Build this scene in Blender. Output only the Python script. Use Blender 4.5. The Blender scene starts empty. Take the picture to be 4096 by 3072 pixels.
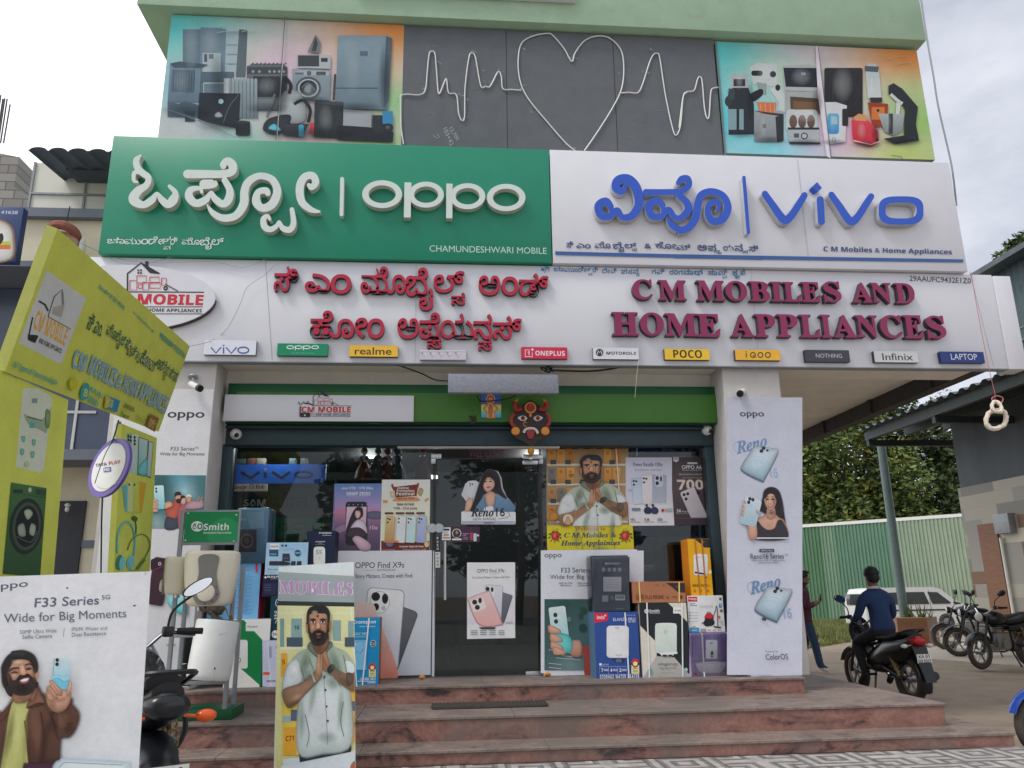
import bpy, bmesh, math, random
from mathutils import Vector, Matrix, noise as mnoise
from mathutils.geometry import tessellate_polygon
R = math.radians
random.seed(7)
SC = bpy.context.scene
COL = SC.collection

# ---------------------------------------------------------------- camera
FPX = 3150.0; YAW = R(4.957); PIT = R(14.832); ROL = R(-.846); CAM = Vector((0, 0, 1.35))
fwd = Vector((math.sin(YAW)*math.cos(PIT), math.cos(YAW)*math.cos(PIT), math.sin(PIT)))
rgt = Vector((math.cos(YAW), -math.sin(YAW), 0)); upv = rgt.cross(fwd)
RX = rgt*math.cos(ROL) + upv*math.sin(ROL); UX = upv*math.cos(ROL) - rgt*math.sin(ROL)
cd = bpy.data.cameras.new('camera'); cam = bpy.data.objects.new('camera', cd); COL.objects.link(cam)
cd.sensor_width = 36; cd.lens = FPX/4096*36; cd.clip_start = .05; cd.clip_end = 3000
mw = Matrix.Identity(4)
for i, a in enumerate((RX, UX, -fwd)):
    for j in range(3): mw[j][i] = a[j]
mw.translation = CAM; cam.matrix_world = mw
SC.camera = cam

# ---------------------------------------------------------------- sky, sun, exposure
SUN_EL, SUN_AZ = R(58), R(-72)          # azimuth from +Y towards +X: high on the left, a little in front of the facade
SC.view_settings.view_transform = 'Standard'; SC.view_settings.look = 'None'
SC.view_settings.exposure = 0.64; SC.view_settings.gamma = 1
w = bpy.data.worlds.new('World'); SC.world = w; w.use_nodes = True
nt = w.node_tree; N = nt.nodes; L = nt.links
bg = N['Background']; bg.inputs['Strength'].default_value = .1
sky = N.new('ShaderNodeTexSky'); sky.sky_type = 'NISHITA'; sky.sun_disc = False
sky.sun_elevation = SUN_EL; sky.sun_rotation = SUN_AZ
tc = N.new('ShaderNodeTexCoord')
mp = N.new('ShaderNodeMapping'); mp.inputs['Scale'].default_value = (1, 1, 2.2); L.new(tc.outputs['Generated'], mp.inputs[0])
nz = N.new('ShaderNodeTexNoise'); nz.inputs['Scale'].default_value = 2.1; nz.inputs['Detail'].default_value = 7; nz.inputs['Roughness'].default_value = .56
L.new(mp.outputs[0], nz.inputs['Vector'])
cr = N.new('ShaderNodeValToRGB'); L.new(nz.outputs['Fac'], cr.inputs[0])
cr.color_ramp.elements[0].position = .3; cr.color_ramp.elements[0].color = (3.3, 3.5, 4.1, 1)
cr.color_ramp.elements[1].position = .72; cr.color_ramp.elements[1].color = (8.4, 8.5, 8.9, 1)
dt = N.new('ShaderNodeVectorMath'); dt.operation = 'DOT_PRODUCT'; L.new(tc.outputs['Generated'], dt.inputs[0])
dt.inputs[1].default_value = Vector((-.8, .42, .42)).normalized()   # where the cloud is thin and bright
gl = N.new('ShaderNodeMapRange'); L.new(dt.outputs['Value'], gl.inputs[0])
gl.inputs[1].default_value = .28; gl.inputs[2].default_value = .8; gl.inputs[3].default_value = 0; gl.inputs[4].default_value = 6
ad = N.new('ShaderNodeMix'); ad.data_type = 'RGBA'; ad.blend_type = 'ADD'; ad.inputs[0].default_value = 1
L.new(cr.outputs[0], ad.inputs[6]); L.new(gl.outputs[0], ad.inputs[7])
mx = N.new('ShaderNodeMix'); mx.data_type = 'RGBA'; mx.inputs[0].default_value = .9
L.new(sky.outputs[0], mx.inputs[6]); L.new(ad.outputs[2], mx.inputs[7]); L.new(mx.outputs[2], bg.inputs['Color'])
sd = bpy.data.lights.new('sun', 'SUN'); sd.energy = 1.0; sd.angle = R(14); sd.color = (1, .96, .9)
so = bpy.data.objects.new('sun', sd); COL.objects.link(so)
sv = Vector((math.sin(SUN_AZ)*math.cos(SUN_EL)*.95, -.3, math.sin(SUN_EL))).normalized()
so.rotation_euler = sv.to_track_quat('Z', 'Y').to_euler(); so.location = (-6, -4, 14)

# ---------------------------------------------------------------- helpers
def lin(c): 
    c = c/255.0
    return c/12.92 if c <= .04045 else ((c+.055)/1.055)**2.4
def rgb(c, g=1.0): return tuple(min(.86, lin(v)*g) for v in c)
def ray(px, py): return RX*((px-2048)/FPX) - UX*((py-1536)/FPX) + fwd
VW = dict(F=(0,0,1), A1=(0,0,.6329), A2=(1350,0,.6329), A3=(2696,0,.6329), A4=(0,900,.4973), A5=(1000,950,.6329), A6=(2300,950,.6329),
  A7=(2996,1000,.4973), B1=(0,1400,.4521), B2=(0,2250,.4973), B3=(550,1600,.4521), B4=(550,2150,.4521), B5=(1400,1600,.4521), B6=(1400,2250,.4955),
  B7=(2100,1700,.4521), B8=(2100,2150,.4521), C1=(2850,1550,.7229), C2=(3096,2150,.5559), C3=(3100,1400,.5425), C4=(0,300,.663), C5=(0,2200,.5255),
  C6=(1080,2200,.5256), D1=(2400,2600,.7667), D2=(700,1380,.4521), D3=(2650,1380,.4521), D4=(1500,1380,.5425), D5=(200,1500,.5426), D6=(3650,900,.5426))
def full(x, y, v='F'):
    a = VW[v]; return a[0]+x*a[2], a[1]+y*a[2]
def P(x, y, Y, v='F'):                     # point of the plane y = Y seen at a pixel
    d = ray(*full(x, y, v)); return CAM + d*(Y/d.y)
def G(x, y, z, v='F'):                     # point of the level z seen at a pixel
    d = ray(*full(x, y, v)); return CAM + d*((z-CAM.z)/d.z)
class Plane:                               # o + a*u + b*v, n points to the viewer's side
    def __init__(s, o, u, v):
        s.o = Vector(o); s.u = Vector(u).normalized(); v = Vector(v)
        s.v = (v - s.u*v.dot(s.u)).normalized(); s.n = s.u.cross(s.v)
    def ab(s, x, y, view='F', n=0):
        d = ray(*full(x, y, view)); t = (s.o + s.n*n - CAM).dot(s.n)/d.dot(s.n)
        q = CAM + d*t - s.o; return q.dot(s.u), q.dot(s.v)
    def w(s, a, b, n=0): return s.o + s.u*a + s.v*b + s.n*n
def PY(Y): return Plane((0, Y, 0), (1, 0, 0), (0, 0, 1))
def PV(x, y, ang): return Plane((x, y, 0), (math.cos(ang), math.sin(ang), 0), (0, 0, 1))

MATS = {}
def mat(name, col=(200,200,200), rough=.6, metal=0, var=.12, scale=6, bump=0, bscale=40, spec=.5, g=1.0, stain=None, trans=0, stretch=None, alpha=1):
    if name in MATS: return MATS[name]
    m = bpy.data.materials.new(name); m.use_nodes = True; MATS[name] = m
    nt = m.node_tree; N = nt.nodes; L = nt.links; b = N['Principled BSDF']
    c = rgb(col, g)
    b.inputs['Roughness'].default_value = rough; b.inputs['Metallic'].default_value = metal
    b.inputs['Specular IOR Level'].default_value = spec
    if trans: b.inputs['Transmission Weight'].default_value = trans
    if alpha < 1: b.inputs['Alpha'].default_value = alpha
    tc = N.new('ShaderNodeTexCoord'); src = tc.outputs['Object']
    if stretch:
        mp = N.new('ShaderNodeMapping'); mp.inputs['Scale'].default_value = stretch; L.new(src, mp.inputs[0]); src = mp.outputs[0]
    nz = N.new('ShaderNodeTexNoise'); nz.inputs['Scale'].default_value = scale; nz.inputs['Detail'].default_value = 6; nz.inputs['Roughness'].default_value = .62
    L.new(src, nz.inputs['Vector'])
    rp = N.new('ShaderNodeValToRGB'); L.new(nz.outputs['Fac'], rp.inputs[0])
    rp.color_ramp.elements[0].position = .28; rp.color_ramp.elements[0].color = (*[v*(1-var) for v in c], 1)
    rp.color_ramp.elements[1].position = .72; rp.color_ramp.elements[1].color = (*[min(.9, v*(1+var)) for v in c], 1)
    out = rp.outputs[0]
    if stain:                              # (colour, scale, threshold, strength)
        sc, ss, th, st = stain
        n2 = N.new('ShaderNodeTexNoise'); n2.inputs['Scale'].default_value = ss; n2.inputs['Detail'].default_value = 8; n2.inputs['Roughness'].default_value = .7
        L.new(src, n2.inputs['Vector'])
        r2 = N.new('ShaderNodeMapRange'); L.new(n2.outputs['Fac'], r2.inputs[0]); r2.inputs[1].default_value = th; r2.inputs[2].default_value = th+.14; r2.inputs[4].default_value = st
        mm = N.new('ShaderNodeMix'); mm.data_type = 'RGBA'; L.new(r2.outputs[0], mm.inputs[0]); L.new(out, mm.inputs[6]); mm.inputs[7].default_value = (*rgb(sc, g), 1)
        out = mm.outputs[2]
    L.new(out, b.inputs['Base Color'])
    if bump:
        n3 = N.new('ShaderNodeTexNoise'); n3.inputs['Scale'].default_value = bscale; n3.inputs['Detail'].default_value = 4; L.new(src, n3.inputs['Vector'])
        bp = N.new('ShaderNodeBump'); bp.inputs['Strength'].default_value = bump; bp.inputs['Distance'].default_value = .01; L.new(n3.outputs['Fac'], bp.inputs['Height']); L.new(bp.outputs[0], b.inputs['Normal'])
    return m
def printmat(name='printed_ink', rough=.42, var=.05, spec=.4):   # the print's own colours come from the mesh's colour layer
    if name in MATS: return MATS[name]
    m = bpy.data.materials.new(name); m.use_nodes = True; MATS[name] = m
    nt = m.node_tree; N = nt.nodes; L = nt.links; b = N['Principled BSDF']
    b.inputs['Roughness'].default_value = rough; b.inputs['Specular IOR Level'].default_value = spec; SC.cycles.transparent_max_bounces = 40
    at = N.new('ShaderNodeAttribute'); at.attribute_name = 'ink'; L.new(at.outputs['Alpha'], b.inputs['Alpha'])
    tc = N.new('ShaderNodeTexCoord'); nz = N.new('ShaderNodeTexNoise'); nz.inputs['Scale'].default_value = 5; nz.inputs['Detail'].default_value = 5; L.new(tc.outputs['Object'], nz.inputs['Vector'])
    mr = N.new('ShaderNodeMapRange'); L.new(nz.outputs['Fac'], mr.inputs[0]); mr.inputs[1].default_value = .25; mr.inputs[2].default_value = .75; mr.inputs[3].default_value = 1-var; mr.inputs[4].default_value = 1+var
    mm = N.new('ShaderNodeMix'); mm.data_type = 'RGBA'; mm.blend_type = 'MULTIPLY'; mm.inputs[0].default_value = 1
    n2 = N.new('ShaderNodeTexNoise'); n2.inputs['Scale'].default_value = 42; n2.inputs['Detail'].default_value = 6; n2.inputs['Roughness'].default_value = .7; L.new(tc.outputs['Object'], n2.inputs[0])
    m2 = N.new('ShaderNodeMapRange'); L.new(n2.outputs[0], m2.inputs[0]); m2.inputs[1].default_value = .3; m2.inputs[2].default_value = .7; m2.inputs[3].default_value = .94; m2.inputs[4].default_value = 1.05
    m3 = N.new('ShaderNodeMath'); m3.operation = 'MULTIPLY'; L.new(mr.outputs[0], m3.inputs[0]); L.new(m2.outputs[0], m3.inputs[1])
    L.new(at.outputs['Color'], mm.inputs[6]); L.new(m3.outputs[0], mm.inputs[7]); L.new(mm.outputs[2], b.inputs['Base Color'])
    return m
PRINT = printmat(); MATTE = printmat('matte_print', .65, .07, .25); GLOSS = printmat('laminated_print', .22, .04, .5)

ORG = {}
def tag(o, label=None, cat=None, group=None, kind=None):
    if label: o['label'] = label
    if cat: o['category'] = cat
    if group: o['group'] = group
    if kind: o['kind'] = kind
    return o
def thing(name, loc, label, cat, group=None):
    o = bpy.data.objects.new(name, None); COL.objects.link(o); o.location = loc; o.empty_display_size = .1
    ORG[o.name] = Vector(loc); return tag(o, label, cat, group)
def link_mesh(name, me, verts_fix, parent):
    if parent is None:
        xs = [v.co.copy() for v in me.vertices]
        lo = Vector([min(v[i] for v in xs) for i in range(3)]); hi = Vector([max(v[i] for v in xs) for i in range(3)])
        org = Vector(((lo.x+hi.x)/2, (lo.y+hi.y)/2, lo.z))
    else: org = ORG[parent.name]
    for v in me.vertices: v.co -= org
    o = bpy.data.objects.new(name, me); COL.objects.link(o)
    if parent is None: o.location = org
    else: o.parent = parent
    ORG[o.name] = org
    return o
def copy_tree(o, parent=None):
    c = o.copy(); COL.objects.link(c); ORG[c.name] = ORG.get(o.name, Vector((0,0,0)))
    if parent is not None: c.parent = parent
    for ch in list(o.children): copy_tree(ch, c)
    return c
def frame_of(d):
    d = d.normalized(); a = Vector((0,0,1)) if abs(d.z) < .9 else Vector((1,0,0))
    u = d.cross(a).normalized(); return u, d.cross(u).normalized()
def catmull(pts, n=6, closed=False):
    pts = [Vector(p) for p in pts]; out = []
    k = len(pts); rng = k if closed else k-1
    for i in range(rng):
        if closed: a, b, c, d = pts[i-1], pts[i], pts[(i+1) % k], pts[(i+2) % k]
        else: a, b, c, d = pts[max(i-1,0)], pts[i], pts[i+1], pts[min(i+2,k-1)]
        for j in range(n):
            t = j/n; out.append(.5*((2*b)+(c-a)*t+(2*a-5*b+4*c-d)*t*t+(3*b-a-3*c+d)*t**3))
    if not closed: out.append(pts[-1])
    return out
class MB:
    def __init__(s): s.bm = bmesh.new(); s.m = 0
    def slot(s, i): s.m = i; return s
    def _mark(s, fs):
        for f in fs: f.material_index = s.m
    def box(s, a, b, bev=0, rot=None, seg=2):
        a = Vector(a); b = Vector(b); c = (a+b)/2; d = b-a
        t = Matrix.Translation(c) @ (rot.to_4x4() if rot is not None else Matrix.Identity(4)) @ Matrix.Diagonal((abs(d.x), abs(d.y), abs(d.z), 1))
        r = bmesh.ops.create_cube(s.bm, size=1, matrix=t); vs = r['verts']
        if bev:
            es = list({e for v in vs for e in v.link_edges})
            rr = bmesh.ops.bevel(s.bm, geom=es, offset=bev, segments=seg, affect='EDGES', profile=.5); s._mark(rr['faces'])
            fs = {f for v in rr['verts'] for f in v.link_faces}; s._mark(fs)
        else: s._mark({f for v in vs for f in v.link_faces})
        return s
    def prism(s, pts, vec, taper=1.0):
        pts = [Vector(p) for p in pts]; vec = Vector(vec); n = len(pts)
        c = sum(pts, Vector())/n
        A = [s.bm.verts.new(p) for p in pts]; B = [s.bm.verts.new(c+(p-c)*taper+vec) for p in pts]
        fs = []
        nr = sum(((pts[i]-c).cross(pts[(i+1) % n]-c) for i in range(n)), Vector())
        flip = nr.dot(vec) > 0
        for i in range(n):
            q = [A[i], A[(i+1) % n], B[(i+1) % n], B[i]]; fs.append(s.bm.faces.new(q if flip else q[::-1]))
        for V, f in ((A, flip), (B, not flip)):
            for t in tessellate_polygon([[v.co for v in V]]):
                try: fs.append(s.bm.faces.new([V[i] for i in t]))
                except ValueError: pass
        s._mark(fs); bmesh.ops.recalc_face_normals(s.bm, faces=fs); return s
    def rings(s, rings, close=True, cap=True, loop=False):
        V = [[s.bm.verts.new(p) for p in r] for r in rings]; fs = []
        m = len(V[0])
        pr = list(zip(V, V[1:])) + ([(V[-1], V[0])] if loop else [])
        for A, B in pr:
            for i in range(m if close else m-1):
                j = (i+1) % m
                fs.append(s.bm.faces.new((A[i], A[j], B[j], B[i])))
        if cap and not loop and close:
            fs.append(s.bm.faces.new(V[0][::-1])); fs.append(s.bm.faces.new(V[-1]))
        s._mark(fs); bmesh.ops.recalc_face_normals(s.bm, faces=fs); return s
    def cyl(s, a, b, r, r2=None, n=14):
        a = Vector(a); b = Vector(b); u, v = frame_of(b-a); r2 = r if r2 is None else r2
        return s.rings([[p+(u*math.cos(t)+v*math.sin(t))*q for t in [k*2*math.pi/n for k in range(n)]] for p, q in ((a, r), (b, r2))])
    def tube(s, pts, r, n=8, closed=False):
        pts = [Vector(p) for p in pts]; rs = r if isinstance(r, (list, tuple)) else [r]*len(pts); out = []
        d0 = (pts[1]-pts[0]).normalized(); u, v = frame_of(d0)
        for i, p in enumerate(pts):
            if closed: d = pts[(i+1) % len(pts)]-pts[i-1]
            else: d = pts[min(i+1, len(pts)-1)]-pts[max(i-1, 0)]
            d.normalize(); u = (u-d*u.dot(d)).normalized(); v = d.cross(u)
            out.append([p+(u*math.cos(t)+v*math.sin(t))*rs[i] for t in [k*2*math.pi/n for k in range(n)]])
        return s.rings(out, loop=closed)
    def lathe(s, prof, o=(0,0,0), ax=(0,0,1), n=24, sx=1, sy=1):
        o = Vector(o); ax = Vector(ax).normalized(); u, v = frame_of(ax)
        return s.rings([[o+ax*z+(u*math.cos(t)*sx+v*math.sin(t)*sy)*max(r, .0005) for t in [k*2*math.pi/n for k in range(n)]] for r, z in prof])
    def torus(s, c, R_, r, ax=(0,1,0), n=32, m=10, flat=1):
        c = Vector(c); ax = Vector(ax).normalized(); u, v = frame_of(ax); out = []
        for k in range(n):
            t = k*2*math.pi/n; e = u*math.cos(t)+v*math.sin(t)
            out.append([c+e*(R_+r*math.cos(q))+ax*(r*flat*math.sin(q)) for q in [j*2*math.pi/m for j in range(m)]])
        return s.rings(out, loop=True)
    def ball(s, c, rx, ry=None, rz=None, n=16, m=10):
        ry = rx if ry is None else ry; rz = rx if rz is None else rz
        t = Matrix.Translation(Vector(c)) @ Matrix.Diagonal((rx, ry, rz, 1))
        r = bmesh.ops.create_uvsphere(s.bm, u_segments=n, v_segments=m, radius=1, matrix=t); s._mark({f for v in r['verts'] for f in v.link_faces}); return s
    def face(s, pts):
        f = s.bm.faces.new([s.bm.verts.new(Vector(p)) for p in pts]); s._mark([f]); return s
    def build(s, name, mats, parent=None, ang=35, xf=None):
        if xf is not None: bmesh.ops.transform(s.bm, matrix=xf, verts=s.bm.verts)
        me = bpy.data.meshes.new(name); s.bm.to_mesh(me); s.bm.free()
        for m in (mats if isinstance(mats, (list, tuple)) else [mats]): me.materials.append(m)
        if ang:
            me.polygons.foreach_set('use_smooth', [True]*len(me.polygons)); me.set_sharp_from_angle(angle=R(ang))
        return link_mesh(name, me, None, parent)

# text outlines: the built-in font and its own fallbacks
def mb(s): return ''.join(chr(0x1D5D4+ord(c)-65) if 'A' <= c <= 'Z' else chr(0x1D5EE+ord(c)-97) if 'a' <= c <= 'z' else chr(0x1D7EC+ord(c)-48) if '0' <= c <= '9' else c for c in s)
def ms(s): return ''.join(chr(0x1D400+ord(c)-65) if 'A' <= c <= 'Z' else chr(0x1D41A+ord(c)-97) if 'a' <= c <= 'z' else chr(0x1D7CE+ord(c)-48) if '0' <= c <= '9' else c for c in s)
def mi(s): return ''.join(chr(0x1D468+ord(c)-65) if 'A' <= c <= 'Z' else chr(0x1D482+ord(c)-97) if 'a' <= c <= 'z' else c for c in s)
def mc(s): return ''.join(chr(0x1D4D0+ord(c)-65) if 'A' <= c <= 'Z' else chr(0x1D4EA+ord(c)-97) if 'a' <= c <= 'z' else c for c in s)
GC = {}
def adv(c): return glyphs_raw(c+'|')-glyphs_raw('|')
def glyphs_raw(s):
    if ('w', s) in GC: return GC[('w', s)]
    t = bpy.data.curves.new('t', 'FONT'); t.body = s; o = bpy.data.objects.new('t', t); me = o.to_mesh(); r = max(v.co.x for v in me.vertices)
    o.to_mesh_clear(); bpy.data.objects.remove(o); bpy.data.curves.remove(t); GC[('w', s)] = r; return r
def glyphs(s, off=0.0, ext=0.0, bev=0.0, space=1.0):
    off *= .6
    if any(c in 'MWNw' for c in s): off = min(off, 0)
    k = (s, off, ext, space)
    if k in GC: return GC[k]
    if len(s) > 1 and any('\u0c80' <= c <= '\u0cff' for c in s):      # each sign on its own, so that overlaps stay filled
        bar = glyphs('|')[2][2]; V = []; Fs = []; x = 0
        for i, c in enumerate(s):
            if c != ' ':
                v, f, _ = glyphs(c, off/.6, ext); n = len(V)
                V += [Vector((p.x+x, p.y, p.z+.03*(i % 5))) for p in v]; Fs += [tuple(n+j for j in q) for q in f]
            x = glyphs(s[:i+1].replace('|', '')+'|', 0, 0, 0, 1.0001)[2][2]-bar if False else x+adv(c)
        GC[k] = (V, Fs, (min(v.x for v in V), min(v.y for v in V), max(v.x for v in V), max(v.y for v in V))); return GC[k]
    t = bpy.data.curves.new('t', 'FONT'); t.body = s; t.resolution_u = 3; t.offset = off; t.extrude = ext; t.space_character = space
    o = bpy.data.objects.new('t', t); me = o.to_mesh()
    vs = [v.co.copy() for v in me.vertices]; fs = [tuple(p.vertices) for p in me.polygons]
    o.to_mesh_clear(); bpy.data.objects.remove(o); bpy.data.curves.remove(t)
    if not vs: vs = [Vector((0,0,0)), Vector((1,1,0))]
    x0 = min(v.x for v in vs); x1 = max(v.x for v in vs); y0 = min(v.y for v in vs); y1 = max(v.y for v in vs)
    GC[k] = (vs, fs, (x0, y0, x1, y1)); return GC[k]

def mixc3(a, b, t): return tuple(a[i]+(b[i]-a[i])*t for i in range(3))
class Art:                                  # a print: flat shapes on a plane, each layer a hair above the one below
    STEP = .00025
    def __init__(s, pl, view='F', g=1.15, base=0.0):
        s.pl = pl; s.view = view; s.g = g; s.V = []; s.Fc = []; s.C = []; s.S = []; s.k = base; s.shift = None; s.clip = None
    def c(s, col): return (*[min(.85, lin(v)*s.g) for v in col], 1)
    def ab(s, x, y, view=None):
        if s.shift: x, y = s.shift(x, y)
        return s.pl.ab(x, y, view or s.view)
    def _add(s, abs_, faces, cols, n=None, slot=0):
        b = len(s.V)
        for (a, q), cc in zip(abs_, cols): s.V.append((s.pl.w(a, q, s.k if n is None else n), cc))
        for f in faces: s.Fc.append(tuple(b+i for i in f)); s.S.append(slot)
    def up(s): s.k += s.STEP
    def poly(s, pts, col, col2=None, ab=False):     # col2: colour at the lowest point (printed gradient)
        q = pts if ab else [s.ab(*p) for p in pts]
        if s.clip:
            x0, y0, x1, y1 = s.clip
            for ax, lim, sg in ((0, x0, 1), (0, x1, -1), (1, y0, 1), (1, y1, -1)):
                o_ = []
                for i, A in enumerate(q):
                    B = q[(i+1) % len(q)]; ia = (A[ax]-lim)*sg >= 0; ib = (B[ax]-lim)*sg >= 0
                    if ia: o_.append(A)
                    if ia != ib:
                        t = (lim-A[ax])/(B[ax]-A[ax]); o_.append((A[0]+(B[0]-A[0])*t, A[1]+(B[1]-A[1])*t))
                q = o_
                if len(q) < 3: return s
        tr = tessellate_polygon([[Vector((a, b, 0)) for a, b in q]])
        fs = []
        for t in tr:
            A, B, Cc = (q[i] for i in t)
            fs.append(t if (B[0]-A[0])*(Cc[1]-A[1])-(B[1]-A[1])*(Cc[0]-A[0]) > 0 else (t[0], t[2], t[1]))
        c1 = s.c(col)
        if col2:
            c2 = s.c(col2); hi = max(b for a, b in q); lo = min(b for a, b in q); d = max(hi-lo, 1e-6)
            cols = [tuple(c1[i]+(c2[i]-c1[i])*(hi-b)/d for i in range(4)) for a, b in q]
        else: cols = [c1]*len(q)
        s._add(q, fs, cols); s.up(); return s
    def spl(s, pts, col, col2=None, n=5):
        pp = [(p.x, p.y) for p in catmull([Vector((x, y, 0)) for x, y in pts], n, True)]
        q = [s.ab(*p) for p in pp]; m = len(q); cx = sum(p[0] for p in q)/m; cy = sum(p[1] for p in q)/m
        sg = [(q[i][0]-cx)*(q[(i+1) % m][1]-cy)-(q[i][1]-cy)*(q[(i+1) % m][0]-cx) > 0 for i in range(m)]
        ins = not s.clip or all(s.clip[0] <= p[0] <= s.clip[2] and s.clip[1] <= p[1] <= s.clip[3] for p in q)
        hi = max(p[1] for p in q); lo = min(p[1] for p in q); d = max(hi-lo, 1e-6)
        if ins:                                                 # soft printed edge
            ar = sum(q[i][0]*q[(i+1) % m][1]-q[(i+1) % m][0]*q[i][1] for i in range(m)); f_ = .026*min(max(p[0] for p in q)-min(p[0] for p in q), d)*(1 if ar > 0 else -1)
            V = []; C = []
            for i, p in enumerate(q):
                a_, b_ = q[i-1], q[(i+1) % m]; tx, ty = b_[0]-a_[0], b_[1]-a_[1]; l = math.hypot(tx, ty) or 1
                k = s.c(tuple(v*.84 for v in mixc3(col, col2 or col, (hi-p[1])/d)))
                V += [p, (p[0]+ty/l*f_*2, p[1]-tx/l*f_*2)]; C += [k, (*k[:3], 0)]
            s._add(V, [(2*i, 2*i+1, 2*((i+1) % m)+1, 2*((i+1) % m)) for i in range(m)], C); s.up()
        if not (ins and (all(sg) or not any(sg))): return s.poly(pp, col, col2)           # photographic modelling of the printed shape
        def cc(b, k): c = mixc3(col, col2 or col, (hi-b)/d); return s.c(tuple(min(255, v*k) for v in c))
        V = []; C = []; F = []
        for f_, k in ((1, .84), (.8, .97), (.45, 1.05)):
            for p in q: b = cy+(p[1]-cy)*f_; V.append((cx+(p[0]-cx)*f_, b)); C.append(cc(b, k))
        V.append((cx, cy)); C.append(cc(cy, 1.07))
        for r in (0, 1):
            for i in range(m): j = (i+1) % m; F.append((r*m+i, r*m+j, (r+1)*m+j, (r+1)*m+i))
        for i in range(m): F.append((2*m+i, 2*m+(i+1) % m, 3*m))
        s._add(V, F, C); s.up(); return s
    def rect(s, x0, y0, x1, y1, col, col2=None): return s.poly([(x0,y0),(x1,y0),(x1,y1),(x0,y1)], col, col2)
    def rrect(s, x0, y0, x1, y1, r, col, col2=None, rot=0, n=4):
        cx, cy = (x0+x1)/2, (y0+y1)/2; pts = []
        for ox, oy, a0 in ((x1-r, y0+r, -90), (x1-r, y1-r, 0), (x0+r, y1-r, 90), (x0+r, y0+r, 180)):
            for k in range(n+1):
                a = R(a0+90*k/n); pts.append((ox+r*math.cos(a), oy+r*math.sin(a)))
        if rot:
            c_, s_ = math.cos(R(rot)), math.sin(R(rot)); pts = [(cx+(x-cx)*c_-(y-cy)*s_, cy+(x-cx)*s_+(y-cy)*c_) for x, y in pts]
        return s.poly(pts, col, col2)
    def ell(s, cx, cy, rx, ry=None, col=(0,0,0), col2=None, rot=0, n=20):
        ry = rx if ry is None else ry; c_, s_ = math.cos(R(rot)), math.sin(R(rot)); pts = []
        for k in range(n):
            a = 2*math.pi*k/n; x, y = rx*math.cos(a), ry*math.sin(a); pts.append((cx+x*c_-y*s_, cy+x*s_+y*c_))
        return s.poly(pts, col, col2)
    def soft(s, cx, cy, rx, ry, col, al=.5, rot=0):      # airbrushed spot of the print
        n = 20; c_, s_ = math.cos(R(rot)), math.sin(R(rot)); k = s.c(col); V = []; C = []; F = []
        for f_, a_ in ((1, 0), (.55, al*.55)):
            for i in range(n): x, y = rx*f_*math.cos(2*math.pi*i/n), ry*f_*math.sin(2*math.pi*i/n); V.append(s.ab(cx+x*c_-y*s_, cy+x*s_+y*c_)); C.append((*k[:3], a_))
        V.append(s.ab(cx, cy)); C.append((*k[:3], al))
        for i in range(n): j = (i+1) % n; F += [(i, j, n+j, n+i), (n+i, n+j, 2*n)]
        s._add(V, F, C); s.up(); return s
    def ring(s, cx, cy, rx, ry, wd, col, n=24):
        q = []; fs = []
        for k in range(n):
            a = 2*math.pi*k/n
            q += [s.ab(cx+rx*math.cos(a), cy+ry*math.sin(a)), s.ab(cx+(rx-wd)*math.cos(a), cy+(ry-wd)*math.sin(a))]
        for k in range(n):
            i, j = 2*k, 2*((k+1) % n); fs.append((i, i+1, j+1, j))
        s._add(q, fs, [s.c(col)]*len(q)); s.up(); return s
    def line(s, pts, wd, col, smooth=0):
        if smooth: pts = [(p.x, p.y) for p in catmull([Vector((x, y, 0)) for x, y in pts], smooth)]
        q = []; fs = []
        for i, (x, y) in enumerate(pts):
            x0, y0 = pts[max(i-1, 0)]; x1, y1 = pts[min(i+1, len(pts)-1)]; d = math.hypot(x1-x0, y1-y0) or 1
            nx, ny = -(y1-y0)/d*wd/2, (x1-x0)/d*wd/2
            q += [s.ab(x+nx, y+ny), s.ab(x-nx, y-ny)]
        for i in range(len(pts)-1): fs.append((2*i, 2*i+2, 2*i+3, 2*i+1))
        s._add(q, fs, [s.c(col)]*len(q)); s.up(); return s
    def grid(s, x0, y0, x1, y1, fn, nx=14, ny=12, quad=None):        # printed colour wash: fn(u, v) -> sRGB
        q = []; cs = []; fs = []
        for j in range(ny+1):
            for i in range(nx+1):
                u, v = i/nx, j/ny
                if quad:
                    (ax,ay),(bx,by),(cx,cy),(dx,dy) = quad
                    x = (ax*(1-u)+bx*u)*(1-v)+(dx*(1-u)+cx*u)*v; y = (ay*(1-u)+by*u)*(1-v)+(dy*(1-u)+cy*u)*v
                else: x, y = x0+(x1-x0)*u, y0+(y1-y0)*v
                q.append(s.ab(x, y)); cs.append(s.c(fn(u, v)))
        for j in range(ny):
            for i in range(nx):
                a = j*(nx+1)+i; fs.append((a, a+nx+1, a+nx+2, a+1))
        s._add(q, fs, cs); s.up(); return s
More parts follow.
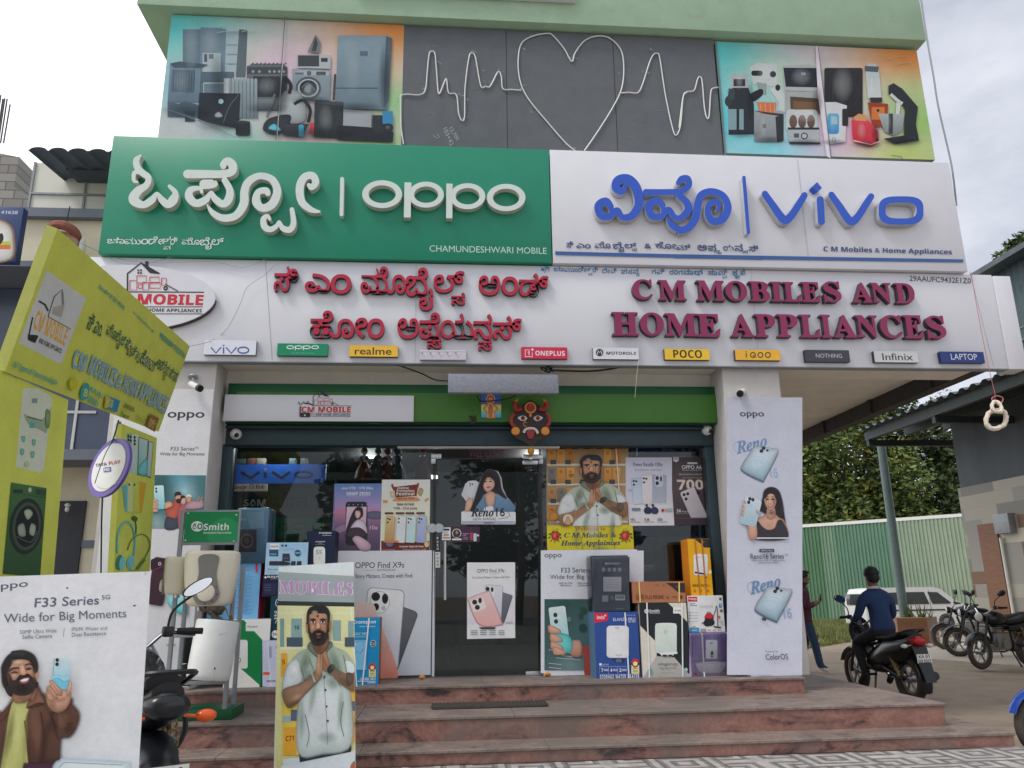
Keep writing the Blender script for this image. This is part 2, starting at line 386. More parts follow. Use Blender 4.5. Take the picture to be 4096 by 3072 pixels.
    def text(s, t, x0, y0, x1, y1, col, off=0.0, sl=0, q=None, space=1.0, outline=None):
        vs, fs, (gx0, gy0, gx1, gy1) = glyphs(t, off, 0, 0, space)
        if q:                               # ink box by bottom-left, bottom-right and top-left points
            A, B, T = (s.ab(*p) for p in q)
            ux = ((B[0]-A[0])/(gx1-gx0), (B[1]-A[1])/(gx1-gx0)); uy = ((T[0]-A[0])/(gy1-gy0), (T[1]-A[1])/(gy1-gy0))
            pts = [(A[0]+ux[0]*(v.x-gx0)+uy[0]*(v.y-gy0), A[1]+ux[1]*(v.x-gx0)+uy[1]*(v.y-gy0)) for v in vs]
        else:
            A = s.ab(x0, y0+0.0); B = s.ab(x1, y1)
            a0, b1 = A; a1, b0 = B
            kx = (a1-a0)/(gx1-gx0); ky = (b1-b0)/(gy1-gy0)
            pts = [(a0+(v.x-gx0)*kx+sl*(v.y-gy0)*ky, b0+(v.y-gy0)*ky) for v in vs]
        b = len(s.V)
        for (a_, q_), v in zip(pts, vs): s.V.append((s.pl.w(a_, q_, s.k+v.z*.03), s.c(col)))
        for f in fs: s.Fc.append(tuple(b+i for i in f)); s.S.append(0)
        s.up(); s.up(); return s
    def quad(s, pts, th, col, side=None, back=True):    # solid sheet: px corners TL, TR, BR, BL, thickness behind the face
        q = [s.ab(*p) for p in pts]; c0 = s.c(col); c1 = s.c(side or col)
        s._add(q, [(0, 3, 2, 1)], [c0]*4)
        k = s.k; b = len(s.V)
        for n in (k, k-th):
            for a, e in q: s.V.append((s.pl.w(a, e, n), c1))
        for i in range(4):
            j = (i+1) % 4; s.Fc.append((b+i, b+j, b+4+j, b+4+i)); s.S.append(0)
        s.Fc.append((b+4, b+5, b+6, b+7)); s.S.append(0)
        s.up(); return s
    def rquad(s, x0, y0, x1, y1, th, col, side=None):   # true rectangle on the plane from its top-left and bottom-right pixels
        A = s.ab(x0, y0); B = s.ab(x1, y1); s.box_ab = (A[0], B[1], B[0], A[1])
        q = [(A[0], A[1]), (B[0], A[1]), (B[0], B[1]), (A[0], B[1])]; ab = s.ab
        s.ab = lambda x, y: (x, y); s.quad(q, th, col, side); s.ab = ab; return s
    def build(s, name, parent=None, m=None):
        me = bpy.data.meshes.new(name); me.from_pydata([tuple(v) for v, c in s.V], [], s.Fc); me.update()
        a = me.attributes.new('ink', 'FLOAT_COLOR', 'POINT'); a.data.foreach_set('color', [x for v, c in s.V for x in c])
        me.materials.append(m or PRINT)
        return link_mesh(name, me, None, parent)

def letter(name, pl, t, x0, y0, x1, y1, view, depth, mats, parent, off=0.02, n0=0.0, label=None):
    # one raised channel letter: ink box in pixels on its front face
    vs, fs, (gx0, gy0, gx1, gy1) = glyphs(t, off, .5)
    a0, b1 = pl.ab(x0, y0, view, n0+depth); a1, b0 = pl.ab(x1, y1, view, n0+depth)
    kx = (a1-a0)/(gx1-gx0); ky = (b1-b0)/(gy1-gy0)
    me = bpy.data.meshes.new(name); me.from_pydata([tuple(pl.w(a0+(v.x-gx0)*kx, b0+(v.y-gy0)*ky, n0+(v.z+.5)*depth)) for v in vs], [], fs); me.update()
    for m in mats: me.materials.append(m)
    for p in me.polygons: p.material_index = 0 if abs(p.normal.dot(pl.n)) > .7 else 1
    o = link_mesh(name, me, None, parent)
    if label: o['label'] = label
    return o
def stroke_letter(name, pl, strokes, view, depth, mats, parent, n0=0.0, sm=7):
    # raised letter drawn as brush strokes: (x, y, half width) in pixels on the front face
    bm = bmesh.new(); k = 0
    for st in strokes:
        pts = catmull([Vector(p) for p in st], sm); nf = n0+depth+.0006*k; k += 1; rows = []
        m = len(pts)
        for i, p in enumerate(pts):
            d = pts[min(i+1, m-1)]-pts[max(i-1, 0)]; l = math.hypot(d.x, d.y) or 1; nx, ny = -d.y/l*p.z, d.x/l*p.z
            e = .00004*i
            L_ = pl.ab(p.x+nx, p.y+ny, view, nf); R_ = pl.ab(p.x-nx, p.y-ny, view, nf)
            rows.append([pl.w(*L_, nf+e), pl.w(*R_, nf+e), pl.w(*R_, n0), pl.w(*L_, n0)])
        V = [[bm.verts.new(p) for p in r] for r in rows]
        for A, B in zip(V, V[1:]):
            for i, sl in ((0, 0), (1, 1), (3, 1)):
                f = bm.faces.new((A[i], B[i], B[(i+1) % 4], A[(i+1) % 4])); f.material_index = sl
        for e in (V[0], V[-1]):
            f = bm.faces.new(e); f.material_index = 1
        for (x, y, r), q in ((st[0], .00002), (st[-1], .0003)):          # round ends
            if r < 3: continue
            if st is None: continue
            c = []
            for j in range(18):
                t = j*math.pi/9; c.append(pl.ab(x+r*math.cos(t), y+r*math.sin(t), view, nf))
            top = [bm.verts.new(pl.w(*a, nf+q+.00004*m)) for a in c]; bot = [bm.verts.new(pl.w(*a, n0)) for a in c]
            f = bm.faces.new(top); f.material_index = 0
            for j in range(18):
                f = bm.faces.new((top[j], top[(j+1) % 18], bot[(j+1) % 18], bot[j])); f.material_index = 1
    bmesh.ops.recalc_face_normals(bm, faces=bm.faces)
    me = bpy.data.meshes.new(name); bm.to_mesh(me); bm.free()
    for m in mats: me.materials.append(m)
    return link_mesh(name, me, None, parent)
# ================================================================ materials of the setting
M = dict(
 white_panel=mat('white_composite_panel', (226,226,232), .38, 0, .03, 3, g=.92),
 white_paint=mat('white_painted_plaster', (226,222,216), .8, 0, .06, 5, .15, stain=((150,138,122), 3, .62, .25)),
 cream=mat('cream_paint', (222,214,190), .8, 0, .06, 4, .1, stain=((170,160,140), 2.2, .6, .3)),
 soffit=mat('soffit_plaster', (232,226,214), .85, 0, .07, 3, .1, stain=((150,130,108), 1.6, .62, .35)),
 pale_green=mat('pale_green_plaster', (164,192,164), .8, 0, .07, 4, .2, stain=((112,128,104), 2.5, .6, .3)),
 green_panel=mat('green_acrylic_panel', (18,136,104), .4, 0, .04, 3),
 green_dark=mat('dark_green_paint', (10,84,44), .45, 0, .06, 4), green_lime=mat('leaf_green_board', (66,118,40), .5, 0, .07, 3),
 teal=mat('dark_teal_steel', (52,70,76), .5, .3, .12, 8), black=mat('black_plastic', (22,23,26), .4, 0, .2, 12), rubber=mat('tyre_rubber', (26,26,27), .8, 0, .25, 30, .3),
 steel=mat('brushed_steel', (200,202,205), .3, .9, .08, 20), chrome=mat('chrome', (225,225,228), .12, 1, .03, 5), grey_metal=mat('grey_painted_steel', (150,154,158), .5, .2, .1, 10),
 dark_metal=mat('dark_weathered_steel', (62,60,60), .7, .3, .25, 8, .2), white_plastic=mat('white_plastic', (222,222,218), .4, 0, .05, 6),
 red_letter=mat('red_acrylic', (180,28,58), .3, 0, .06, 3), maroon_letter=mat('maroon_acrylic', (140,34,84), .3, 0, .08, 2.5), dark_edge=mat('dark_letter_edge', (62,50,60), .5, 0, .15, 6),
 pale_letter=mat('pale_letter_face', (212,222,216), .45, 0, .03, 4), pale_edge=mat('pale_letter_edge', (208,206,196), .5, 0, .05, 6),
 blue_letter=mat('blue_letter_face', (44,88,196), .4, 0, .06, 4), grey_edge=mat('grey_letter_edge', (190,192,196), .45, .1, .06, 6),
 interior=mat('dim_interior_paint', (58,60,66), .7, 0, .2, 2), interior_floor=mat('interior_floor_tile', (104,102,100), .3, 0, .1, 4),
 wire=mat('black_cable', (30,30,32), .6, 0, .2, 10), rope=mat('cream_rope', (225,214,196), .85, 0, .12, 30), redcord=mat('red_cord', (190,112,112), .8, 0, .12, 30),
)
def granite(name, a, b, d, sc=2.2, rough=.55):
    m = bpy.data.materials.new(name); m.use_nodes = True; nt = m.node_tree; N = nt.nodes; L = nt.links; bs = N['Principled BSDF']; bs.inputs['Roughness'].default_value = rough
    tc = N.new('ShaderNodeTexCoord'); mp = N.new('ShaderNodeMapping'); mp.inputs['Scale'].default_value = (1, 1.6, 2.2); mp.inputs['Rotation'].default_value = (0, .5, 0); L.new(tc.outputs['Object'], mp.inputs[0])
    n1 = N.new('ShaderNodeTexNoise'); n1.inputs['Scale'].default_value = sc; n1.inputs['Detail'].default_value = 9; n1.inputs['Roughness'].default_value = .68; n1.inputs['Distortion'].default_value = 1.6; L.new(mp.outputs[0], n1.inputs[0])
    n2 = N.new('ShaderNodeTexNoise'); n2.inputs['Scale'].default_value = 24; n2.inputs['Detail'].default_value = 7; L.new(tc.outputs['Object'], n2.inputs[0])
    n3 = N.new('ShaderNodeTexNoise'); n3.inputs['Scale'].default_value = 1.3; n3.inputs['Detail'].default_value = 6; L.new(tc.outputs['Object'], n3.inputs[0])
    rp = N.new('ShaderNodeValToRGB'); L.new(n1.outputs[0], rp.inputs[0]); e = rp.color_ramp.elements
    e[0].position = .36; e[0].color = (*rgb(d), 1); e[1].position = .64; e[1].color = (*rgb(b), 1); k = e.new(.47); k.color = (*rgb(a), 1)
    m2 = N.new('ShaderNodeMix'); m2.data_type = 'RGBA'; m2.blend_type = 'OVERLAY'; m2.inputs[0].default_value = .5; L.new(rp.outputs[0], m2.inputs[6]); L.new(n2.outputs[0], m2.inputs[7])
    mr = N.new('ShaderNodeMapRange'); L.new(n3.outputs[0], mr.inputs[0]); mr.inputs[1].default_value = .5; mr.inputs[2].default_value = .66; mr.inputs[4].default_value = .72
    m3 = N.new('ShaderNodeMix'); m3.data_type = 'RGBA'; L.new(mr.outputs[0], m3.inputs[0]); L.new(m2.outputs[2], m3.inputs[6]); m3.inputs[7].default_value = (*rgb((112,104,98)), 1)
    L.new(m3.outputs[2], bs.inputs['Base Color']); return m
GR_R = granite('red_granite_riser', (136,96,86), (156,116,102), (60,50,50), 1.7); GR_T = granite('worn_granite_tread', (126,110,102), (142,126,116), (98,86,80), 1.6, .6)
def paver_mat():
    m = bpy.data.materials.new('maze_patterned_pavers'); m.use_nodes = True; nt = m.node_tree; N = nt.nodes; L = nt.links; bs = N['Principled BSDF']; bs.inputs['Roughness'].default_value = .75
    tc = N.new('ShaderNodeTexCoord'); sp = N.new('ShaderNodeSeparateXYZ'); L.new(tc.outputs['Object'], sp.inputs[0])
    def mth(op, a, b=None):
        n = N.new('ShaderNodeMath'); n.operation = op
        for i, q in enumerate((a, b)):
            if q is None: continue
            if isinstance(q, (int, float)): n.inputs[i].default_value = q
            else: L.new(q, n.inputs[i])
        return n.outputs[0]
    T = .62
    X = mth('DIVIDE', sp.outputs[0], T); Y = mth('DIVIDE', sp.outputs[1], T)
    fx = mth('ABSOLUTE', mth('SUBTRACT', mth('FRACT', X), .5)); fy = mth('ABSOLUTE', mth('SUBTRACT', mth('FRACT', Y), .5))
    ch = mth('MODULO', mth('ABSOLUTE', mth('ADD', mth('FLOOR', X), mth('FLOOR', Y))), 2)
    d1 = mth('MAXIMUM', fx, fy); d2 = mth('MINIMUM', fx, fy)
    d = mth('ADD', mth('MULTIPLY', d1, mth('SUBTRACT', 1, ch)), mth('MULTIPLY', d2, ch))
    st = mth('FRACT', mth('MULTIPLY', d, 6)); wl = mth('LESS_THAN', st, .5); dk = mth('GREATER_THAN', st, .78)
    nz = N.new('ShaderNodeTexNoise'); nz.inputs['Scale'].default_value = 9; nz.inputs['Detail'].default_value = 6; L.new(tc.outputs['Object'], nz.inputs[0])
    a = N.new('ShaderNodeMix'); a.data_type = 'RGBA'; L.new(wl, a.inputs[0]); a.inputs[6].default_value = (*rgb((124,121,119)), 1); a.inputs[7].default_value = (*rgb((170,165,159)), 1)
    b = N.new('ShaderNodeMix'); b.data_type = 'RGBA'; L.new(dk, b.inputs[0]); L.new(a.outputs[2], b.inputs[6]); b.inputs[7].default_value = (*rgb((104,101,100)), 1)
    c = N.new('ShaderNodeMix'); c.data_type = 'RGBA'; c.blend_type = 'OVERLAY'; c.inputs[0].default_value = .8; L.new(b.outputs[2], c.inputs[6]); L.new(nz.outputs[0], c.inputs[7]); L.new(c.outputs[2], bs.inputs['Base Color']); return m
DIRT = mat('sandy_dirt', (140,126,110), .95, 0, .16, 2.5, .6, 18, stain=((112,98,82), .9, .52, .6))
CONC = mat('pale_concrete', (176,168,154), .9, 0, .1, 3, .3, 25, stain=((140,130,116), 2, .58, .5))
GLASS = bpy.data.materials.new('shop_glass'); GLASS.use_nodes = True
def _glass(m, tint, ior=1.5):
    nt = m.node_tree; N = nt.nodes; L = nt.links; N.remove(N['Principled BSDF'])
    t = N.new('ShaderNodeBsdfTransparent'); t.inputs[0].default_value = (*tint, 1); g = N.new('ShaderNodeBsdfGlossy'); g.inputs['Roughness'].default_value = .015
    f = N.new('ShaderNodeFresnel'); f.inputs[0].default_value = ior; x = N.new('ShaderNodeMixShader'); L.new(f.outputs[0], x.inputs[0]); L.new(t.outputs[0], x.inputs[1]); L.new(g.outputs[0], x.inputs[2]); L.new(x.outputs[0], N['Material Output'].inputs[0])
_glass(GLASS, (.72,.78,.78), 1.5)

# ================================================================ ground
b = MB()
for i in range(60):
    for j in range(50): pass
def sheet(name, x0, y0, x1, y1, z, m, nx=1, ny=1, amp=0, fz=None):
    b = MB(); V = [[b.bm.verts.new((x0+(x1-x0)*i/nx, y0+(y1-y0)*j/ny, z+(amp*mnoise.noise(Vector((i*.9, j*.9, 0))) if amp else 0)+(fz(x0+(x1-x0)*i/nx, y0+(y1-y0)*j/ny) if fz else 0))) for i in range(nx+1)] for j in range(ny+1)]
    for j in range(ny):
        for i in range(nx): b.bm.faces.new((V[j][i], V[j][i+1], V[j+1][i+1], V[j+1][i]))
    return tag(b.build(name, m, None, 60), kind='structure')
sheet('dirt_ground', -400, -300, 420, 600, -.12, DIRT)
bb = MB(); bb.box((-14, -30, -.115), (6.1, 6.99, 0)); tag(bb.build('paved_forecourt', paver_mat(), None, 0), kind='structure')
p = [G(x, y, -.112) for x, y in ((3560,2592),(3640,2632),(3900,2654),(4250,2680),(4700,2600),(4300,2562),(3900,2560))]
bb = MB(); bb.prism([(q.x, q.y, -.119) for q in p], (0, 0, .03)); tag(bb.build('concrete_path', CONC, None, 0), kind='structure')

# ================================================================ steps
st = thing('entrance_steps', (0, 8, 0), 'three broad red granite steps leading up to the glass shop front', 'steps')
def step(x0, x1, y0, y1, z0, z1):
    b = MB(); b.slot(0).box((x0+.012, y0+.014, z0), (x1-.012, y1, z1-.026)).slot(1)
    n = 7; xs = [x0+(x1-x0)*i/n+random.uniform(-.2, .2)*(0 < i < n) for i in range(n+1)]
    for i in range(n): b.box((xs[i]+(.002 if i else 0), y0+random.uniform(-.002, .002), z1-.025+random.uniform(-.001,.001)), (xs[i+1], y1, z1), .004, seg=1)
    b.build('step', [GR_R, GR_T], st, 30)
step(-4.6, 4.95, 7.0, 9.1, 0, .113); step(-4.5, 4.6, 7.40, 12.9, .113, .31); step(-4.2, 3.68, 8.28, 13.2, .31, .47)

# ================================================================ the shop building
GY, FY = 9.12, 8.40                       # glass line, fascia face
bld = thing('shop_building', (1.3, 9.2, 0), 'two storey shop building with pale green roof band above the sign boards', 'building')
zu = P(2750, 152, 8.75, 'F').z; r_ = ray(2750, 117); YB = (zu-1.35)/(r_.z/r_.y)
xr = P(3709, 177, YB).x; xl = -3.86
MB().box((xl, YB, zu), (xr, 15, zu+2.6), .01).build('roof_band', M['pale_green'], bld)
MB().box((-3.47, 8.80, 5.0), (6.33, 15, zu)).build('upper_wall', M['pale_green'], bld)
MB().box((-4.0, 8.47, 3.84), (6.3, 9.02, 4.95)).build('front_beam', M['soffit'], bld)
MB().box((-4.0, 9.02, 4.05), (6.3, 15.4, 4.2)).build('ceiling', M['soffit'], bld)
b = MB(); b.box((6.3, 8.5, 3.835), (6.47, 15.6, 4.25))
for y in (9.4, 10.9, 12.4): b.box((6.27, y, 3.835), (6.30, y+.08, 4.05))
b.build('side_beam', M['dark_metal'], bld)
PXR = (3.155, 3.83); PXL = (-3.55, P(856,1600,8.47).x)
for x0, x1 in (PXR, PXL): MB().box((x0, 8.47, .47), (x1, 9.3, 3.84), .012).build('pillar', mat('worn_pillar_plaster', (190,186,182), .85, 0, .08, 5, .2, stain=((90,84,80), 9, .68, .8)), bld)
MB().box((PXL[1], 8.88, 3.35), (PXR[0], 9.3, 3.84)).build('lintel', M['white_paint'], bld)
MB().box((3.55, 9.3, .47), (3.7, 14.5, 4.05)).build('side_wall', M['white_paint'], bld)
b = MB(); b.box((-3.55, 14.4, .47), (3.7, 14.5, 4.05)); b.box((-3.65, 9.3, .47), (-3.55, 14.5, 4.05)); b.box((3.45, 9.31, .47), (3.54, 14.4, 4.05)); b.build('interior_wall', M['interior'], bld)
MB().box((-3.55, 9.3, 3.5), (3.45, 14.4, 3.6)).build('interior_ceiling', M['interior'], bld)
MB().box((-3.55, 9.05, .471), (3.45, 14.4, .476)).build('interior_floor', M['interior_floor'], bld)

# rolled shutter box and its guides
sh = thing('rolling_shutter', (.4, 9.0, 3.1), 'rolled up dark steel shutter box across the top of the shop front', 'shutter')
zt = P(2000,1690,8.9).z; zb = P(2000,1782,8.9).z
b = MB(); b.box((PXL[1]+.03, 8.9, zb), (PXR[0]-.02, 9.08, zt-.08), .012); b.box((PXL[1]+.03, 8.86, zt-.085), (PXR[0]-.02, 9.08, zt-.045), .01); b.box((PXL[1]+.03, 8.84, zt-.04), (PXR[0]-.02, 9.08, zt), .012); b.build('shutter_box', M['teal'], sh)
for x in (PXL[1]+.004, PXR[0]-.115): MB().box((x, 8.93, .47), (x+.11, 9.06, zb+.02), .008).build('guide_rail', M['teal'], sh)

# added fill lights with glowing discs, brightening the shop interior
for i, (x, y) in enumerate(((-2.2,10.4),(-.3,10.6),(1.8,10.4),(-1.2,12.6),(1.4,12.6))):
    ld = bpy.data.lights.new('interior_fill', 'POINT'); ld.energy = 13; ld.shadow_soft_size = .12; ld.color = (1,.97,.92); lo = bpy.data.objects.new('interior_fill', ld); COL.objects.link(lo); lo.location = (x, y, 3.35)
    dm = bpy.data.materials.get('fill_lamp_disc') or bpy.data.materials.new('fill_lamp_disc'); dm.use_nodes = True; e = dm.node_tree.nodes['Principled BSDF']; e.inputs['Emission Color'].default_value = (1,.97,.92,1); e.inputs['Emission Strength'].default_value = 2
    tag(MB().cyl((x,y,3.47), (x,y,3.498), .09, n=16).build('downlight', dm), 'small round glowing disc added in the shop ceiling at a fill light', 'lamp', 'fill light discs added in the shop ceiling')
# glass front
def window(name, x0, x1, label):
    t = thing(name, ((x0+x1)/2, GY, .47), label, 'window')
    MB().box((x0, GY-.005, .50), (x1, GY+.005, zb+.02)).build('pane', GLASS, t, 0)
    b = MB(); b.box((x0, GY-.02, .471), (x1, GY+.02, .50)); b.box((x0, GY-.018, .5), (x0+.012, GY+.018, zb)); b.box((x1-.012, GY-.018, .5), (x1, GY+.018, zb)); b.build('frame', M['dark_metal'], t)
dxl, dxr = P(1742,2300,GY).x, P(2158,2300,GY).x
window('shop_window', PXL[1]+.1, dxl-.03, 'fixed glass pane covered in posters, to the left of the glass door')
window('shop_window', dxr+.03, PXR[0]-.1, 'fixed glass pane with a welcome banner, to the right of the glass door')
dr = thing('glass_door', ((dxl+dxr)/2, GY, .47), 'frameless glass shop door with steel patch fittings and a long handle', 'door')
ztd = P(1900,1832,GY).z
MB().box((dxl, GY-.006, .485), (dxr, GY+.006, ztd)).build('pane', GLASS, dr, 0)
b = MB()
for x0, y0, x1, y1 in ((1725,1815,1765,1835),(1725,1835,1742,1855),(2091,1818,2172,1836),(2091,1842,2152,1858),(2156,1836,2172,1856)):
    a = P(x0,y0,GY-.02); c = P(x1,y1,GY-.02); b.box((a.x, GY-.03, c.z), (c.x, GY+.03, a.z), .004)
b.build('patch_fitting', M['steel'], dr)
a = P(2103,2686,GY-.02); c = P(2170,2708,GY-.02); MB().box((a.x, GY-.028, c.z), (c.x, GY+.028, a.z), .004).build('floor_patch', M['steel'], dr)
MB().cyl(P(1780,2165,GY-.07), P(1780,2400,GY-.07), .016).box(P(1777,2190,GY-.07), P(1783,2196,GY)).box(P(1777,2370,GY-.07), P(1783,2376,GY)).build('handle', M['steel'], dr)
b = MB()
for x in (1729, 1756): q = P(x,2113,GY-.02); b.cyl(q, q-Vector((0,.02,0)), .055, .05, 20)
b.build('lock', M['steel'], dr)
MB().box(P(1745,1832,GY-.012), P(2158,1838,GY+.012)+Vector((0,0,0))).build('header_rail', M['dark_metal'], dr)
for x in (1741, 2160):
    a = P(x, 1840, GY)
    MB().box((a.x-.012, GY-.016, .47), (a.x+.012, GY+.016, a.z)).build('door_jamb', M['dark_metal'], dr)
# door header light bar
a = P(1590,1768,8.98); c = P(2238,1793,8.98)
MB().box((a.x, 8.95, c.z), (c.x, 9.05, a.z), .006).build('x', M['white_plastic'], None).name = 'light_bar'
tag(bpy.data.objects['light_bar'], 'long cream tube light housing fixed over the glass door', 'light fitting')

# ================================================================ sign boards
SG = PY(8.33)
gx0, gx1, gz0, gz1 = -3.815, 1.205, 5.01, 6.472
gs = thing('phone_brand_signboard', (-1.3, 8.4, gz0), 'big green sign board with white raised Kannada and Latin lettering', 'sign board')
MB().box((gx0, 8.33, gz0), (gx1, 8.8, gz1), .006).build('panel', M['green_panel'], gs)
LM = [M['pale_letter'], M['pale_edge']]
def SL(strokes, view='A1', mats=LM, par=gs, d=.085):
    strokes = [[(x, y, r*.8) for x, y, r in s_] for s_ in strokes]
    return stroke_letter('letter', SG, strokes, view, d, mats, par)
# o (vowel), pp conjunct, long mark
SL([[(888,985,10),(862,1012,24),(868,1058,26),(900,1092,26),(938,1122,24),(925,1170,25),(870,1210,34),(845,1262,40),(905,1295,28),(962,1262,28),(992,1222,12),(1022,1262,26),(1062,1292,30),(1096,1262,36),(1108,1218,22),(1072,1178,14)],[(938,1122,24),(892,1094,14),(850,1092,17),(846,1140,14),(868,1150,8)]])
SL([[(1185,1100,34),(1300,1100,32),(1400,1100,30),(1462,1085,32),(1470,1045,34),(1440,1018,30),(1412,1038,26),(1412,1052,22)],
    [(1290,1165,38),(1352,1160,32),(1362,1150,12)],
    [(1275,1215,12),(1262,1190,16),(1205,1200,26),(1195,1245,32),(1240,1285,30),(1300,1262,28),(1335,1215,12),(1358,1255,26),(1410,1290,28),(1445,1258,32),(1452,1200,28),(1420,1140,24)]])
SL([[(1312,1298,8),(1345,1345,22),(1410,1378,28),(1490,1362,30),(1540,1290,34),(1545,1210,32),(1570,1150,30),(1640,1112,26),(1720,1135,28),(1752,1210,32),(1720,1290,34),(1660,1315,30),(1620,1275,34),(1632,1215,24),(1680,1205,26),(1692,1222,22)]])
SL([[(1705,1385,12),(1690,1365,16),(1665,1385,22),(1672,1432,26),(1710,1450,22),(1748,1428,18),(1765,1400,10),(1785,1440,22),(1830,1452,24),(1855,1410,22),(1845,1325,18)]])
SL([[(2018,1338,10),(1960,1322,24),(1905,1270,30),(1895,1180,32),(1925,1120,30),(1975,1110,28),(1995,1150,28),(1970,1185,22),(1952,1170,16)]])
SL([[(2162,1130,15),(2158,1355,15)]])
SG2 = 'A2'
def oval(cx, cy, rx, ry, wd, view='A2'):
    n = 40; pts = [(cx+(rx-wd/2)*math.cos(2*math.pi*i/n), cy+(ry-wd*.42)*math.sin(2*math.pi*i/n)) for i in range(n)]; return pts
def ringletter(cx, cy, rx, ry, wx, wy, view, mats, par, d=.085, stem=None, ex=2, pl=SG):
    b = MB(); n = 48; nf = d
    def pt(t, k, wx_, wy_):
        c_, s_ = math.cos(t), math.sin(t); c_ = math.copysign(abs(c_)**(2/ex), c_); s_ = math.copysign(abs(s_)**(2/ex), s_)
        a = pl.ab(cx+(rx-wx_)*c_, cy+(ry-wy_)*s_, view, nf); return pl.w(*a, k)
    rows = [[pt(2*math.pi*i/n, k, x, y) for k, x, y in ((nf,0,0),(nf,wx,wy),(0,wx,wy),(0,0,0))] for i in range(n)]
    V = [[b.bm.verts.new(q) for q in r] for r in rows]
    for i in range(n):
        A, B = V[i], V[(i+1) % n]
        for k, sl in ((0,0),(1,1),(3,1)):
            f = b.bm.faces.new((A[k], B[k], B[(k+1) % 4], A[(k+1) % 4])); f.material_index = sl
    if stem:
        x0, y0, x1, y1 = stem; q = [pl.ab(x0,y0,view,nf), pl.ab(x1,y1,view,nf)]
        c8 = [[b.bm.verts.new(pl.w(a, e, k)) for a, e in ((q[0][0],q[0][1]),(q[1][0],q[0][1]),(q[1][0],q[1][1]),(q[0][0],q[1][1]))] for k in (nf+.0008, 0)]
        f = b.bm.faces.new(c8[0]); f.material_index = 0
        for i in range(4): f = b.bm.faces.new((c8[0][i], c8[0][(i+1) % 4], c8[1][(i+1) % 4], c8[1][i])); f.material_index = 1
    bmesh.ops.recalc_face_normals(b.bm, faces=b.bm.faces)
    return b.build('letter', mats, par, 40)
ringletter(282,1227,126,88,40,32,'A2',LM,gs); ringletter(560,1230,112,82,36,30,'A2',LM,gs,stem=(424,1152,462,1375)); ringletter(822,1240,112,82,36,30,'A2',LM,gs,stem=(688,1160,726,1380)); ringletter(1066,1248,122,86,38,30,'A2',LM,gs)
a = Art(SG, 'A4', .95, .002); W_ = (222,232,226)
def subj(art, base, sub, x0, y0, x1, y1, sx0, sy0, sx1, sy1, col, off=0.0):
    art.text(base, x0, y0, x1, y1, col, off); art.text(sub, sx0, sy0, sx1, sy1, col, off)
for t, x0, y0, x1, y1 in (('ಚಾ',865,98,1005,152),('ಮು',1008,100,1132,158),('ಂ',1138,112,1192,158),('ಡೇ',1198,92,1308,160),('ಶ',1312,90,1372,160),('ವ',1320,163,1372,200),('ರಿ',1376,95,1425,162),('ಮೊ',1468,102,1606,162),('ಬೈ',1612,100,1702,200),('ಲ್',1706,105,1798,166)): a.text(t, x0, y0, x1, y1, W_, .012)
a.build('lettering', gs); a = Art(SG, 'A2', .95, .002); a.text('CHAMUNDESHWARI MOBILE', 582,1550,1322,1606, (196,226,212), .012)
a.build('lettering', gs)

vs_ = thing('phone_brand_signboard', (3.7, 8.4, gz0), 'big white sign board with blue raised Kannada and Latin lettering', 'sign board')
MB().box((gx1+.012, 8.335, gz0), (6.255, 8.8, gz1+.005), .006).build('panel', M['white_panel'], vs_)
LB = [M['blue_letter'], M['grey_edge']]
def SB(strokes, view='A2'):
    strokes = [[(x, y, r*.86) for x, y, r in s_] for s_ in strokes]
    return stroke_letter('letter', SG, strokes, view, .09, LB, vs_)
SB([[(1722,1340,8),(1728,1310,22),(1695,1272,28),(1650,1300,30),(1665,1360,28),(1720,1368,24),(1766,1330,24),(1800,1372,22),(1862,1362,28),(1905,1290,32),(1890,1195,36),(1838,1135,36),(1775,1140,34),(1758,1185,30),(1795,1210,26),(1815,1180,18)]])
SB([[(1945,1212,24),(2060,1212,24),(2130,1205,24),(2178,1185,24),(2190,1150,26),(2165,1140,22),(2148,1160,20)]] ) if 0 else None
# second cluster lies across two zoom views: use full-frame pixels
fp = lambda pts, v: [(*full(x, y, v), r*.6329) for x, y, r in pts]
def SF(strokes):
    strokes = [[(x, y, r*.8) for x, y, r in s_] for s_ in strokes]
    return stroke_letter('letter', SG, strokes, 'F', .09, LB, vs_)
SF([fp([(1950,1215,26),(2060,1214,24),(2160,1212,24)],'A2')+fp([(55,1205,24),(92,1170,26),(85,1130,26),(48,1130,24),(28,1155,20)],'A3')[:],
    fp([(2050,1335,8),(2056,1298,22),(2015,1268,28),(1968,1300,30),(1985,1362,28),(2045,1368,24),(2090,1325,24),(2130,1372,22)],'A2')+fp([(45,1375,24),(88,1330,30),(80,1280,28),(30,1235,22)],'A3')])
SF([fp([(2085,1372,8),(2110,1420,22),(2160,1452,26)],'A2')+fp([(30,1458,26),(90,1440,28),(135,1380,30),(150,1290,30),(175,1230,28),(240,1210,26),(310,1240,28),(340,1310,30),(310,1380,32),(250,1400,28),(215,1355,26),(220,1295,22),(265,1275,22),(285,1305,18),(270,1330,10)],'A3')])
SB([[(442,1122,13),(470,1468,13)]], 'A3')
for st_ in ([[(575,1226,24),(620,1290,26),(692,1386,30),(735,1370,28),(790,1290,26),(824,1235,24)]], [[(924,1262,26),(932,1400,26)]], [[(995,1232,24),(1040,1295,26),(1110,1394,30),(1155,1378,28),(1210,1295,26),(1245,1242,24)]]):
    f = SB(st_, 'A3')
q = [(905,1150),(935,1188),(905,1208),(872,1180)]
b = MB(); b.prism([SG.w(*SG.ab(x, y, 'A3', .09), .09) for x, y in q], (0, .09, 0)); b.build('letter', LB[:1], vs_, 20)
ringletter(1435,1330,142,90,44,40,'A3',LB,vs_,.09,None,3.2)
